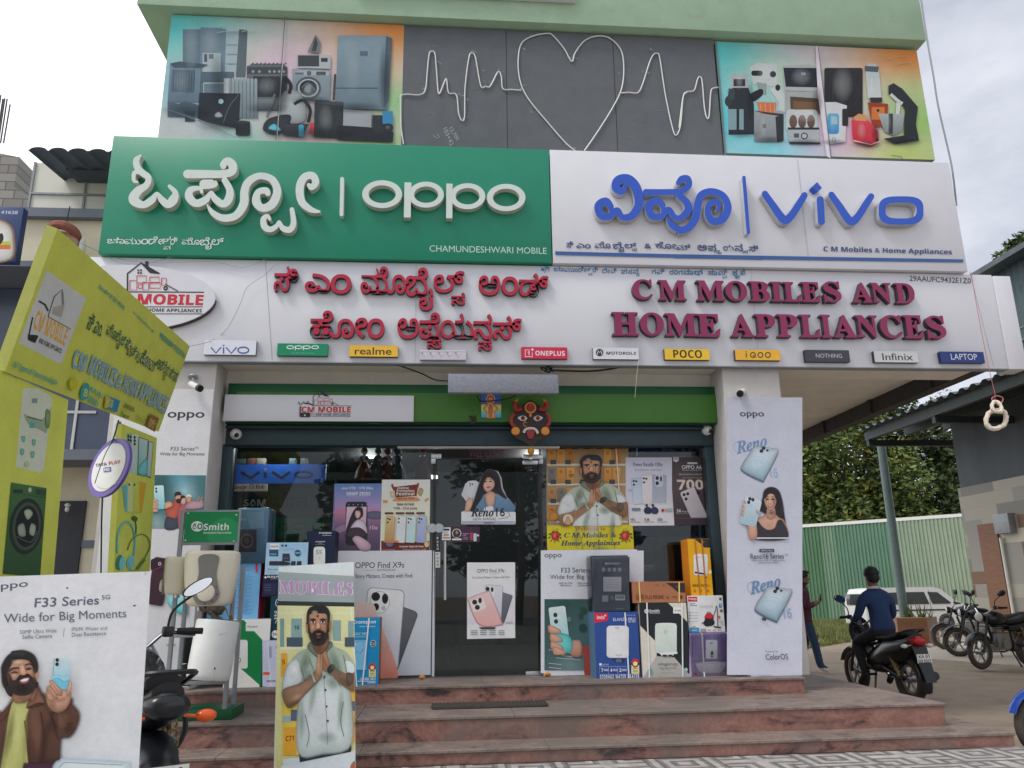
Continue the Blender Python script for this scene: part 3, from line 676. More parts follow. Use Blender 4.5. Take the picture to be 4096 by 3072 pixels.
a = Art(SG, 'A3', .95, .004); NB = (52,78,128)
for t, x0, y0, x1, y1 in (('ಅ',146,1548,210,1586),('ಪ',212,1540,268,1588),('ಲೈ',250,1580,300,1606),('ಯ',308,1545,378,1588),('ನ',380,1540,436,1590),('ಸ',430,1580,468,1602),('ಸ್',470,1548,536,1592)): a.text(t, x0, y0, x1, y1, NB, .03)
a.build('lettering', vs_); a = Art(SG, 'A3', .95, .004); a.text(mb('C M Mobiles & Home Appliances'), 944,1560,1757,1618, NB, 0, 0, q=[(944,1598),(1757,1618),(944,1556)])
a.build('lettering', vs_); a = Art(SG, 'A2', .95, .004)
for t, x0, y0, x1, y1 in (('ಸಿ',1446,1522,1490,1568),('ಎಂ',1508,1538,1600,1572),('ಮೊ',1624,1526,1726,1572),('ಬೈ',1738,1530,1812,1596),('ಲ್ಸ್'[0:2],1812,1535,1890,1572),('ಸ',1860,1568,1892,1590),('&',1938,1540,1984,1572),('ಹೋ',2002,1528,2140,1576)): a.text(t, x0, y0, x1, y1, NB, .03)
a.view = 'A3'; a.text('ಮ್', 10,1542,106,1584, NB, .03)
a.build('lettering', vs_); a = Art(SG, 'A6', .95, .004); a.poly([(-130,90),(2480,150),(2480,172),(-130,112)] if 0 else [(-125,88),(1180,120),(1180,142),(-125,110)], (62,98,160))
a.view = 'A3'; a.poly([(-110,1608),(1827,1640),(1827,1661),(-110,1630)] if 0 else [(0,1607),(1827,1640),(1827,1659),(0,1632)], (62,98,160))
a.build('blue_stripe', vs_); a = Art(SG, 'A3', .95, .003)
for x0, y0, x1, y1 in ((780,1005,852,1659),): a.line([(x0,y0),(x1,y1)], 2.2, (168,170,176))
a.build('panel_seam', vs_)

# the long fascia with the shop name
fx0, fx1, fz0, fz1 = -3.93, P(3925,1080,FY).x+.12, 3.815, 5.0
fs = thing('shop_name_signboard', (1.3, 8.45, fz0), 'long white fascia sign board with red and maroon raised shop name', 'sign board')
MB().box((fx0, FY, fz0), (fx1, 8.47, fz1), .004).build('panel', M['white_panel'], fs)
MB().box((fx0, FY-.012, fz0-.012), (fx1, 8.5, fz0-.001)).build('bottom_trim', M['grey_metal'], fs)
MB().box((fx1+.005, FY-.02, fz0-.01), (fx1+.22, 8.62, fz1-.02), .004).build('end_panel', M['white_panel'], fs)
FP = PY(FY); LR = [M['red_letter'], M['dark_edge']]; LMa = [M['maroon_letter'], M['dark_edge']]
for t, x0, y0, x1, y1 in (('ಸಿ',157,178,297,342),('ಎ',350,225,505,347),('ಂ',512,230,638,356),('ಮೊ',702,180,985,356),('ಬೈ',985,187,1158,460),('ಲ್',1160,208,1355,350),('ಸ',1272,345,1360,425),('ಅ',1445,238,1582,365),('ಂ',1590,245,1697,366),('ಡ್',1700,222,1892,372),
    ('ಹೊ',385,460,655,636),('ೕ',664,505,738,636),('ಂ',742,510,847,638),('ಅ',932,508,1066,640),('ಪೆ',1072,472,1200,640),('ಸ',1118,625,1210,702),('ಯ',1205,475,1415,640),('ನ',1412,480,1532,645),('ಸ',1442,635,1530,714),('ಸ್',1537,492,1722,646)):
    letter('letter', FP, t, x0, y0, x1, y1, 'A5', .06, LR, fs, .02)
for t, x0, y0, x1, y1 in (('C',360,262,495,392),('M',525,268,708,397),('M',765,270,950,400),('O',945,272,1095,402),('B',1097,276,1237,403),('I',1232,278,1317,404),('L',1312,280,1438,406),('E',1425,280,1558,408),('S',1563,276,1690,410),('A',1745,283,1890,412),('N',1862,285,2010,414),('D',2015,287,2157,416),
    ('H',232,470,405,620),('O',408,472,568,622),('M',566,478,778,624),('E',765,482,925,628),('A',980,482,1135,628),('P',1132,483,1276,630),('P',1274,484,1418,630),('L',1416,486,1557,632),('I',1548,487,1628,633),('A',1625,488,1785,633),('N',1768,490,1925,634),('C',1920,488,2080,637),('E',2068,490,2212,638),('S',2212,492,2355,640)):
    letter('letter', FP, ms(t), x0, y0, x1, y1, 'A6', .075, LMa, fs, .028)
a = Art(FP, 'A6', .95, .002); CB = (58,130,180)
for t, x0, y0, x1, y1 in (('ದೇ',170,192,222,228),('ವಿ',224,192,264,228),('ಪ',290,195,330,232),('ಸ',332,200,362,232),('ನ',364,196,402,232),('ನ',386,228,408,246),('ಗ',484,200,512,232),('ವಿ',514,196,566,234),('ರ',596,202,622,236),('ಂ',624,206,650,236),('ಗ',652,204,680,236),('ನಾ',682,200,748,238),('ಥ',750,202,808,242),('ಸಾ',838,204,898,240),('ಮಿ',900,200,962,240),('ವ',930,238,960,260),('ಕೃ',992,204,1040,262),('ಪೆ',1040,204,1076,240)): a.text(t, x0, y0, x1, y1, CB, .03)
a.build('lettering', fs); a = Art(FP, 'A5', .95, .002)
for t, x0, y0, x1, y1 in (('ಶ್ರೀ'[0],1838,182,1868,216),('್ರ',1840,195,1872,222),('ೀ',1866,180,1894,216),('ಚಾ',1918,184,1984,216),('ಮುಂ',1986,186,2072,220),('ಡೇ',2074,184,2128,222),('ಶ',2130,184,2160,220),('ವ',2138,220,2164,240),('ರಿ',2164,186,2198,222)): a.text(t, x0, y0, x1, y1, CB, .03)
a.build('lettering', fs); a = Art(FP, 'A7', .95, .002); a.text('29AAUFC9432E1Z0', 1290,205,1785,270, (84,86,96), .02, q=[(1290,250),(1785,271),(1290,206)])
a.build('lettering', fs); a = Art(FP, 'A5', .95, .002); a.line([(1050,155),(1044,785)], 2, (178,178,184)); a.view = 'A6'; a.line([(1110,195),(1165,805)], 2, (188,188,194)); a.view = 'A4'; a.line([(2135,280),(2190,1090)], 3, (150,150,156))
a.view = 'A7'; a.line([(1775,175),(1965,930)], 2.2, (150,130,134))
a.build('panel_seams', fs)

# oval plaque with the shop emblem
def emblem(a, x, y, k, red=(206,44,60), blk=(44,42,50), dec=True):   # x, y: left end of the word line; k: px per unit (word height = 1)
    def X(u): return x+u*k
    def Y(v): return y+v*k
    a.text(mb('CM'), X(.25), Y(0), X(2.4), Y(1), red, .03); a.text(mb('MOBILE'), X(3.1), Y(0), X(8.6), Y(1), red, .03)
    a.line([(X(2.1),Y(-.15)),(X(8.7),Y(-.12))], .09*k, blk)
    a.text(mb('AND HOME APPLIANCES'), X(2.6), Y(1.22), X(8.5), Y(1.6), blk)
    a.line([(X(1.9),Y(1.72)),(X(8.6),Y(1.72))], .06*k, blk); a.line([(X(1.9),Y(1.12)),(X(8.6),Y(1.12))], .06*k, blk); a.line([(X(1.9),Y(1.42)),(X(2.5),Y(1.42))], .08*k, blk)
    a.line([(X(2.2),Y(-.2)),(X(2.2),Y(-1.7)),(X(3.35),Y(-2.6)),(X(4.9),Y(-1.7))], .13*k, blk)                  # house
    a.poly([(X(3.35),Y(-2.55)),(X(4.3),Y(-2.05)),(X(5.0),Y(-1.65)),(X(4.1),Y(-1.75))], blk); a.rect(X(3.7), Y(-2.75), X(4.0), Y(-2.3), blk)
    for i in (0, 1):
        for j in (0, 1): a.rect(X(3.05+.22*i), Y(-2.05+.22*j), X(3.2+.22*i), Y(-1.9+.22*j), blk)
    r2 = tuple(int(v*.9+20) for v in red)
    for u0, v0, u1, v1 in ((2.4,-1.1,3.0,-.3),(3.0,-1.5,3.8,-.9),(3.5,-.95,4.0,-.3),(4.1,-1.4,4.9,-.95),(4.1,-.9,5.0,-.45),(5.1,-1.3,5.5,-.7)):
        a.line([(X(u0),Y(v0)),(X(u1),Y(v0)),(X(u1),Y(v1)),(X(u0),Y(v1)),(X(u0),Y(v0))], .07*k, r2)
    a.ring(X(3.3), Y(-.6), .22*k, .22*k, .06*k, r2, 12); a.ring(X(5.45), Y(-.45), .2*k, .2*k, .12*k, blk, 12); a.line([(X(5.4),Y(-.8)),(X(6.5),Y(-.2))], .08*k, blk)
    a.line([(X(2.2),Y(-.2)),(X(1.6),Y(-.5)),(X(.7),Y(-.55))], .2*k, blk)                                      # circuit trace and phone
    for u, v in ((.2,-.6),(-.2,-.5),(.5,-.85),(1.2,-.9),(-.35,-.75)): a.rect(X(u), Y(v), X(u+.22), Y(v+.22), blk)
    a.line([(X(0),Y(.1)),(X(0),Y(1.5))], .2*k, blk); a.rrect(X(-.1), Y(1.05), X(1.75), Y(1.8), .2*k, blk); a.ell(X(.8), Y(1.5), .16*k, col=(210,208,206), n=10)
    a.rect(X(-.05), Y(-.1), X(.22), Y(.18), red)
OP = PY(8.34)
ov = thing('oval_plaque', P(700,1130,8.37), 'white oval plaque with the shop emblem, half hidden behind the yellow arch board', 'plaque')
b = MB(); a0 = P(1290,640,8.34,'A4'); cx, cz = P(540,560,8.34,'A4').x+.72, P(1250,590,8.34,'A4').z
c0 = P(1730,610,8.34,'A4'); rx = .93; cx = c0.x-rx; zt_ = P(1400,335,8.34,'A4').z; zb_ = P(1400,845,8.34,'A4').z; rz = (zt_-zb_)/2*1.03; cz = (zt_+zb_)/2
pts = [(cx+rx*math.cos(t), 8.335, cz+rz*math.sin(t)) for t in [k*math.pi/28 for k in range(56)]]
b.prism(pts, (0, .065, 0)); b.build('board', [M['white_panel']], ov, 30)
MB().prism([(p[0]*1.0, 8.352, p[2]-.012) for p in pts], (0, .045, 0)).build('rim', M['dark_edge'], ov, 30)
a = Art(PY(8.334), 'A4', .95, .0005); emblem(a, 818, 552, 110*.86, (206,48,62)); a.build('emblem', ov)

# ten little brand plates along the bottom of the fascia
PLT = 'brand plates along the bottom of the fascia'
def plate(view, x0, y0, x1, y1, face, side, txt, tb, tcol, off=.0, what='', extra=None, d=.055, fn=mb, sp=1.0):
    a = Art(PY(FY-d), view, .98, 0); a.rquad(x0, y0, x1, y1, d, face, side)
    if txt: a.text(fn(txt), *tb, tcol, off, space=sp)
    if extra: extra(a)
    return tag(a.build('brand_plate'), what, 'plate', PLT)
plate('D2',262,-45,712,88,(228,230,240),(120,122,130),'',None,None,0,'white plate with blue lower case letters, leftmost of the row of brand plates', lambda a: (a.line([(318,22),(362,72),(408,20)],13,(64,98,160)), a.line([(430,20),(430,76)],13,(64,98,160)), a.ell(430,4,8,8,(64,98,160),n=8), a.line([(452,22),(498,74),(545,20)],13,(64,98,160)), a.ring(604,46,54,33,13,(64,98,160)))),
plate('D2',908,-15,1348,96,(16,140,100),(14,90,66),'',None,None,0,'green plate with white round lettering in the row of brand plates', lambda a: ([a.ring(x,20,34,17,8,(226,240,234)) for x in (1020,1095,1166,1240)], a.line([(1064,6),(1064,46)],8,(226,240,234)), a.line([(1136,6),(1136,46)],8,(226,240,234)), a.text('SMARTPHONE',1030,66,1226,79,(150,206,182),space=1.6)))
plate('D2',1545,2,1970,104,(240,190,60),(70,66,56),'realme',(1592,20,1915,88),(74,62,40),.02,'amber plate with dark brown lower case word in the row of brand plates', fn=lambda s: s)
def blank(a):
    for i in range(5):
        x = 350+62*i; a.line([(x-10,52),(x+12,92),(x+30,60)], 5, (176,168,180)); a.ell(x-2,60,7,7,(160,150,164),n=8); a.ell(x+22,66,6,6,(240,236,242),n=8)
    a.line([(334,42),(668,42)],4,(236,232,240)); a.line([(334,108),(668,108)],3,(170,164,176))
plate('D4',332,36,670,112,(206,200,212),(160,156,164),'',None,None,0,'open faceless plate showing its bare light modules, in the row of brand plates', blank)
plate('D4',1080,14,1420,102,(208,46,78),(110,40,54),'ONEPLUS',(1182,42,1400,80),(244,226,230),0,'red plate with white capitals and a boxed figure one, in the row of brand plates', lambda a: (a.line([(1140,36),(1108,36),(1108,86),(1160,86),(1160,56)],6,(244,226,230)), a.text(mb('1'),1124,46,1140,76,(244,226,230)), a.line([(1148,34),(1172,34)],6,(244,226,230)), a.line([(1160,22),(1160,46)],6,(244,226,230))))
plate('D4',1606,18,1946,106,(222,222,228),(96,96,102),'MOTOROLA',(1705,48,1932,74),(52,52,60),.02,'white plate with black capitals and a round black badge, in the row of brand plates', lambda a: (a.ell(1656,56,28,28,(52,52,60)), a.line([(1638,70),(1648,40),(1656,58),(1664,40),(1674,70)],6,(226,226,230))))
plate('D3',16,32,420,132,(238,196,52),(60,58,60),'POCO',(92,42,352,116),(62,48,28),0,'yellow plate with heavy dark capitals, in the row of brand plates')
plate('D3',640,40,1046,136,(238,182,58),(60,58,60),'',None,None,0,'orange plate with thin dark rounded letters, in the row of brand plates', lambda a: (a.line([(741,70),(741,110)],9,(84,60,30)), a.ell(741,60,6,6,(84,60,30),n=8), a.ring(800,88,26,26,9,(84,60,30)), a.line([(800,88),(824,112)],8,(84,60,30)), a.ring(866,88,26,26,9,(84,60,30)), a.ring(932,88,26,26,9,(84,60,30))))
plate('D3',1258,42,1662,150,(66,66,78),(44,44,52),'NOTHING',(1355,76,1590,114),(206,206,212),-.012,'charcoal plate with pale thin capitals, in the row of brand plates', fn=lambda s: s)
plate('A7',1002,812,1366,905,(206,206,206),(50,54,70),'Infinix',(1068,830,1322,888),(62,62,76),.012,'pale grey plate with dark letters, second from the right end of the brand plates', fn=lambda s: s)
plate('A7',1535,816,1900,908,(40,60,122),(28,38,78),'LAPTOP',(1620,834,1838,884),(226,230,240),-.005,'navy plate with white capitals, rightmost of the row of brand plates', fn=lambda s: s)
# ================================================================ picture panels above the sign boards
def mixc(a, b, t): return tuple(a[i]+(b[i]-a[i])*t for i in range(3))
def blobs(base, bl):
    def fn(u, v):
        c = list(base)
        for (cu, cv, r, col, k) in bl:
            t = k*math.exp(-((u-cu)**2+(v-cv)**2)/(r*r)); c = [c[i]+(col[i]-c[i])*min(t, 1) for i in range(3)]
        return tuple(c)
    return fn
BP = PY(8.72)
def panel_base(a, x0, y0, x1, y1, col):
    A = a.ab(x0, y0); B = a.ab(x1, y1); ab = a.ab; a.ab = lambda x, y: (x, y)
    a.quad([(A[0],A[1]),(B[0],A[1]),(B[0],B[1]),(A[0],B[1])], .07, col, (120,130,126)); a.ab = ab; return A[0], B[1], B[0], A[1]
def wash(a, r, fn, nx=22, ny=12):
    ab = a.ab; a.ab = lambda x, y: (x, y); a.grid(r[0], r[3], r[2], r[1], fn, nx, ny); a.ab = ab
a = Art(BP, 'A1', 1.0)
r = panel_base(a, 1086, 92, 2534, 945, (190,200,196))
wash(a, r, blobs((206,200,196), [(0,.1,.32,(92,196,196),1),(.0,.6,.2,(140,196,206),.9),(.3,.3,.2,(182,206,176),.8),(.5,.35,.2,(214,186,204),.9),(1,0,.3,(222,146,84),1.1),(1,.62,.16,(148,198,140),1),(.25,1,.3,(196,200,206),.8),(.35,1,.14,(150,200,186),.8),(.62,1,.16,(214,160,176),.7),(.95,1,.2,(176,202,150),.9),(.9,.4,.15,(206,190,150),.6)]))
D1_, D2_, D3_ = (92,112,124), (126,146,158), (44,54,64)
a.rect(1155,185,1285,640,(104,128,142),(86,108,122)); a.poly([(1268,172),(1430,180),(1420,500),(1262,500)], (112,134,148)); a.poly([(1430,190),(1510,195),(1505,480),(1422,480)], (160,180,186)); a.poly([(1512,185),(1565,190),(1552,490),(1490,490)], (92,106,114)); a.rect(1280,335,1395,470,(170,186,190)); a.rect(1290,342,1310,392,(70,86,98)); a.rect(1320,342,1350,372,(90,106,114))
for y in (280,340,400): a.rect(1432,y,1500,y+8,(130,150,156))
a.rect(1262,455,1480,520,(84,104,118)); a.rect(1290,530,1420,640,(106,126,138))
a.poly([(1075,405),(1140,392),(1315,412),(1270,435),(1262,650),(1060,650)], (118,142,158),(96,116,132)); a.poly([(1090,440),(1235,440),(1225,590),(1080,580)], (84,106,122)); 
for x in range(1100,1230,16): a.line([(x,448),(x-4,580)], 4, (64,86,102))
a.poly([(1075,402),(1140,390),(1315,410),(1265,430),(1100,428)], (66,86,100))
a.poly([(1060,640),(1130,660),(1170,640),(1255,665),(1250,745),(1060,740)], (84,104,120)); a.rect(1170,705,1232,770,(58,76,90))
a.poly([(1560,420),(1600,405),(1790,405),(1818,430),(1815,700),(1560,700)], (98,108,114)); a.rect(1562,425,1815,470,(66,72,78)); a.rect(1600,485,1812,615,(46,52,58)); a.rect(1600,628,1812,690,(116,124,128))
for x in (1600,1640,1705,1735,1765,1795): a.ell(x,455,9,9,(150,158,162),n=8)
for x in range(1590,1800,26): a.line([(x,410),(x+14,400)], 5, (36,40,44))
for i in range(8): a.rrect(1440+24*i,496+i*.5,1460+24*i,752,8,(150,166,172),(108,124,132),n=2)
a.rect(1416,500,1448,620,(180,190,192))
a.poly([(1262,590),(1522,595),(1510,815),(1252,760)], (34,44,54)); a.ell(1398,645,16,16,(170,206,222)); a.ell(1398,645,30,30,(62,92,112)) if 0 else None; a.line([(1410,790),(1450,680),(1510,605)], 5, (84,106,112), 4); a.spl([(1360,730),(1385,712),(1408,740),(1370,745)], (150,160,150))
a.rrect(1492,770,1582,860,10,(38,44,50)); a.ell(1537,775,44,8,(58,64,70))
a.poly([(1850,440),(2092,450),(2085,640),(1850,630)], (142,158,164),(116,132,140)); a.poly([(1878,348),(2092,355),(2090,440),(1876,435)], (170,180,182)); a.rect(1885,355,2018,425,(62,68,74)); a.rect(2030,372,2072,396,(52,58,62))
a.rect(1862,455,2080,482,(164,176,180)); a.ell(1955,468,15,15,(92,100,106)); a.rect(2000,458,2060,480,(78,86,92)); a.rect(1866,463,1920,478,(100,110,116))
a.ell(1950,562,80,72,(78,88,94)); a.ell(1950,562,66,58,(176,186,188)); a.ell(1950,562,56,50,(38,44,50)); a.spl([(1935,545),(1970,540),(1960,590),(1925,580)], (120,130,136)); a.line([(1910,560),(1950,530),(1990,575)], 5, (108,118,122), 4)
a.poly([(1995,225),(2028,275),(2018,340),(1945,335)], (116,124,128)); a.poly([(1995,240),(2010,280),(2000,330),(1970,330)], (64,70,76))
a.poly([(2138,232),(2212,230),(2455,232),(2470,245),(2450,700),(2120,690)], (138,160,170),(104,124,136)); a.rect(2118,560,2390,567,(70,84,92)); a.poly([(2440,235),(2478,248),(2458,640),(2425,690)], (86,104,116)); a.rect(2275,330,2325,360,(84,110,126)); a.line([(2120,475),(2110,640)], 14, (64,70,76), 3)
a.spl([(1775,640),(1800,590),(1850,575),(1900,600),(1930,680),(1920,770),(1830,780),(1775,740)], (158,166,166)); a.line([(1800,490),(1838,540),(1830,600)], 22, (34,36,40), 5); a.line([(1860,665),(1920,640),(1962,700),(1950,780)], 20, (36,38,42), 5); a.line([(1740,600),(1690,750)], 16, (110,120,124)); a.spl([(1670,830),(1700,760),(1830,735),(1820,800),(1760,850)], (50,56,62)); a.spl([(1700,820),(1735,790),(1775,830)], (92,186,206))
a.poly([(1800,790),(1960,790),(1900,870),(1790,860)], (58,62,68)); a.rrect(1890,795,1922,870,12,(70,170,198)); a.rrect(1958,782,1994,858,12,(206,70,76)); a.poly([(1990,650),(2170,660),(2170,880),(1985,870)], (52,56,60)); a.poly([(1995,640),(2172,652),(2170,675),(1992,660)], (70,74,78))
a.view = 'A2'; a.poly([(-14,660),(40,672),(40,870),(-20,860)], (40,44,50)) if 0 else None
a.poly([(40,695),(216,712),(214,812),(36,800)], (158,166,170)); a.poly([(0,800),(220,815),(355,840),(350,905),(0,890)], (40,44,52)); a.rect(222,735,290,850,(50,54,60)); a.poly([(286,708),(350,710),(350,792),(286,790)], (64,140,186)); a.ell(320,815,34,28,(46,50,56)); a.ell(318,812,14,12,(84,90,96))
a.rect(90,325,135,352,(84,110,126)) if 0 else None
a.view = 'A1'; a.poly([(1000,690),(1500,860),(1480,885),(1010,880)], (190,196,192)) if 0 else None
for x0, y0, x1, y1 in ((1805,112,1748,895),): a.line([(x0,y0),(x1,y1)], 5, (92,100,104)); a.line([(x0+5,y0),(x1+5,y1)], 3, (206,212,210))
for q in ([(1365,165),(1400,170),(1440,150)],[(1375,215),(1450,205),(1510,205)],[(1410,190),(1480,200),(1545,185)],[(1530,210),(1580,200),(1640,200)],[(1030,690),(1250,770),(1500,880)],[(1060,700),(1280,770),(1440,850)]): a.line(q, 3, (176,196,196) if q[0][1] < 400 else (130,150,156), 4)
for p in ((1215,300,50,200),(1340,290,60,150),(1150,520,60,100),(1690,550,70,60),(2230,420,60,220),(2060,760,50,100),(1960,600,60,80)): a.soft(*p, (206,220,222), .2)
for p in ((1180,700,160,60),(1400,800,170,40),(1690,690,150,40),(1960,640,140,30),(2250,690,170,40),(1380,520,60,180),(1780,600,60,140),(2430,500,40,240),(1980,850,300,50)): a.soft(*p, (40,50,60), .5)
tag(a.build('appliance_picture_panel', None, MATTE), 'pastel picture panel of fridges, cookers and washing machines above the green sign board', 'picture panel')

a = Art(BP, 'A2', .95)
r = panel_base(a, 408, 160, 2440, 990, (104,108,112))
b = MB()
a.line([(1065,195),(1075,950)], 5, (58,60,62)); a.line([(1738,225),(1772,965)], 5, (58,60,62))
for i in range(14):
    x, y = random.uniform(480,2100), random.uniform(250,900); a.line([(x,y),(x+random.uniform(20,60),y+random.uniform(-14,14))], 3, (124,128,132))
for t, x0, y0, x1, y1, rr in (('12,700',700,793,765,893,0),('103+42',665,795,735,925,0)): a.text(t, 0,0,0,0,(188,192,194), -.01, q=[(x0,y0+20),(x0+55,y1),(x0+25,y0)] if 0 else [(x0+2,y0+22),(x0+48,y1),(x0+26,y0+8)])
a.line([(606,856),(628,876),(646,868),(628,846)], 3, (180,184,186))
panel = a.build('cladding_board', None, MATTE); tag(panel, 'plain dark grey panel carrying the unlit heartbeat light strip', 'panel')
hs = thing('heart_light_strip', P(1450,600,8.7,'A2'), 'white light strip taped as a heartbeat line and a heart on the grey panel', 'light strip')
HP = PY(8.715)
def strip(pts, v='A2', n=0): return [HP.w(*HP.ab(x, y, v), .012) for x, y in pts]
b = MB(); T2 = lambda pts, v='A2', k=5: b.tube(catmull(strip(pts, v), k), .0085, 6)
T2([(418,915),(402,800),(398,640),(402,608),(440,600),(520,603),(556,570),(568,450),(580,345),(597,328),(616,345),(626,450),(636,580),(648,590),(680,512),(690,510),(702,590),(740,595),(756,620),(766,720),(785,765),(803,740),(806,560),(830,370),(850,340),(872,370),(905,545),(935,550),(965,548),(1015,458),(1035,490),(1045,565),(1100,570),(1160,575)])
T2([(1500,955),(1440,905),(1330,780),(1200,620),(1150,500),(1142,370),(1165,275),(1235,232),(1320,216),(1360,228),(1430,310),(1480,392),(1500,340),(1560,262),(1640,232),(1720,246),(1790,320),(1808,430),(1795,560),(1740,680),(1640,840),(1560,955)], k=6)
T2([(1790,592),(1840,588),(1895,590),(1925,540),(1970,400),(1995,350),(2018,342),(2035,370),(2070,600),(2115,810),(2138,858),(2165,800),(2180,640),(2190,600),(2212,585)])
T2([(28,760) if 0 else (30,810),(55,620),(78,585),(125,575),(145,510),(160,488),(176,520),(190,680),(205,748),(220,735),(230,590),(245,562),(278,556)], 'A3')
b.build('strip', M['white_plastic'], hs)
b = MB()
for i in range(90):
    x, y = random.choice([(420,620),(560,430),(590,310),(640,400),(680,510),(560,580),(800,620),(790,760),(850,350),(890,430),(930,520),(1020,460),(1090,420),(1150,330),(1160,555),(1240,700),(1480,380),(1250,230),(1600,235),(1800,480),(1800,590),(1940,480),(2060,600),(2130,840),(2000,300),(1470,930)])
    c = HP.w(*HP.ab(x+random.uniform(-34,34), y+random.uniform(-24,24), 'A2'), .004); s_ = random.uniform(.008,.022); t = random.uniform(0, 3)
    b.face([c+Vector((math.cos(t+k*1.57)*s_, -.0002*i, math.sin(t+k*1.57)*s_*.6)) for k in range(4)])
b.build('tape_scraps', mat('clear_tape', (178,182,184), .3, 0, .1, 20, alpha=.45), hs)['kind'] = 'stuff'

a = Art(BP, 'A3', 1.0)
r = panel_base(a, 263, 262, 1650, 1010, (200,200,196)); 
wash(a, r, blobs((206,204,198), [(0,.1,.34,(86,192,194),1),(0,.7,.3,(100,202,210),1),(.3,.25,.2,(186,206,176),.7),(.5,.05,.2,(206,196,206),.8),(1,.05,.3,(222,140,76),1.1),(1,.65,.25,(150,196,110),1.0),(.6,.8,.16,(222,160,196),1),(.45,1,.2,(214,190,214),.8),(.2,1,.2,(120,206,220),.8),(.85,1,.2,(182,200,96),.8),(1,.4,.2,(176,200,140),.7)]))
a.rect(360,465,470,555,(170,178,180)); a.rect(376,500,450,545,(50,56,60)); a.poly([(372,555),(470,555),(505,660),(508,850),(345,852),(340,560),(345,600)], (48,54,60)); a.poly([(340,690),(440,690),(440,820),(346,820)], (132,160,166)); a.rect(395,690,412,820,(40,44,50)); a.ell(345,640,24,34,(56,62,66)); a.rect(345,560,384,630,(62,72,78))
a.poly([(478,425),(530,398),(652,405),(656,545),(600,545),(500,530)], (196,202,200)); a.rrect(488,447,560,480,14,(40,44,48)); a.ell(625,470,20,20,(56,60,64)); a.poly([(520,520),(585,530),(580,600),(540,590)], (150,158,158)); a.spl([(480,600),(550,565),(556,600),(500,640)], (40,40,44)); a.line([(630,550),(690,640),(690,710)], 60, (200,206,204)); a.ell(655,555,16,20,(46,46,50))
a.rrect(505,700,692,900,14,(160,166,168),(124,130,134)); a.poly([(640,740),(692,725),(692,890),(650,902)], (50,54,58)); a.poly([(520,645),(645,650),(640,725),(545,720)], (206,120,84)); [a.line([(x,655),(x+4,718)],6,(228,150,110)) for x in (545,575,605,632)]; a.poly([(505,700),(570,720),(692,738),(690,722),(600,712)], (60,62,64)); a.rect(558,785,580,810,(80,86,88))
a.poly([(683,415),(860,410),(935,440),(945,580),(700,575)], (176,182,180)); a.poly([(690,430),(925,432),(935,555),(705,550)], (42,48,56)); a.text('185',802,460,832,476,(200,206,210)); a.rect(700,580,950,720,(166,172,170)); a.poly([(732,612),(930,625),(925,720),(735,690)], (86,70,58)); a.poly([(750,640),(900,650),(890,700),(750,690)], (120,90,66))
a.rrect(706,695,905,830,22,(196,202,202)); [a.ell(x,770,25,42,(122,98,88),(92,72,64)) for x in (752,808,864)]; a.poly([(716,815),(915,822),(922,912),(726,905)], (172,178,182)); a.rect(718,808,916,822,(48,52,58)); a.ell(822,862,22,22,(50,54,58)); a.ell(822,862,15,15,(178,184,186)); a.rect(756,846,788,872,(84,90,96)); a.poly([(724,898),(922,902),(922,915),(730,912)], (56,60,66))
a.rrect(948,432,1190,740,14,(50,50,54),(40,40,44)); a.ring(1080,600,84,90,3,(66,66,70))
a.poly([(918,650),(1020,648),(1090,670),(1080,900),(985,915),(950,870)], (206,210,210)); a.rrect(966,720,1040,850,18,(96,170,206),(66,140,196)); a.rrect(1060,690,1098,800,10,(46,48,52)); a.ring(1008,885,12,14,3,(120,126,130)); a.rect(990,740,1030,790,(150,190,206))
a.poly([(1205,440),(1225,405),(1270,405),(1292,440),(1308,620),(1222,625)], (178,192,194),(206,210,208)); a.poly([(1202,420),(1292,425),(1286,460),(1206,455)], (86,96,102)); a.rect(1240,500,1252,610,(206,214,214)); a.poly([(1222,650),(1350,660),(1345,800),(1250,810)], (150,64,40)); a.rect(1245,680,1328,760,(206,120,60)); a.ell(1286,702,9,9,(46,40,40)); a.rect(1238,620,1312,650,(52,52,56))
a.poly([(1352,545),(1385,530),(1440,565),(1538,680),(1525,790),(1545,890),(1400,915),(1320,880),(1450,860),(1455,700),(1430,640),(1352,600)], (46,50,56)); a.poly([(1288,722),(1452,722),(1440,830),(1385,862),(1325,835)], (170,178,180),(120,128,132)); a.rect(1352,722,1380,850,(60,66,70)); a.poly([(1400,650),(1430,660),(1420,725),(1398,725)], (206,210,206)); a.line([(1365,600),(1410,640),(1440,660)], 20, (196,206,206), 3)
a.poly([(1118,760),(1225,765),(1285,830),(1292,905),(1240,932),(1128,900)], (212,70,84),(190,44,60)); a.poly([(1130,745),(1165,722),(1222,735),(1210,770),(1140,765)], (210,150,100)); a.line([(1128,892),(1240,918),(1292,900)], 7, (226,200,200)); a.ell(1280,888,9,11,(66,40,44))
a.line([(905,285),(990,1005)], 4, (108,116,120)); a.poly([(890,295),(905,295),(985,1005),(960,990),(905,600)], (222,214,220)); a.line([(262,265),(322,985)], 12, (110,128,132)); a.line([(1368,985),(1430,995),(1450,1020)], 4, (90,110,90))
for q in ([(1340,375),(1380,378)],[(1415,365),(1440,360)],[(1395,415),(1490,395)],[(1450,445),(1470,455)]): a.line(q, 3, (196,170,140), 0)
for p in ((410,520,24,60),(570,470,50,60),(800,490,70,60),(560,800,26,90),(830,740,80,40),(1180,830,30,60),(1350,770,18,60),(1000,760,24,90),(1060,540,70,120)): a.soft(*p, (230,238,240), .2)
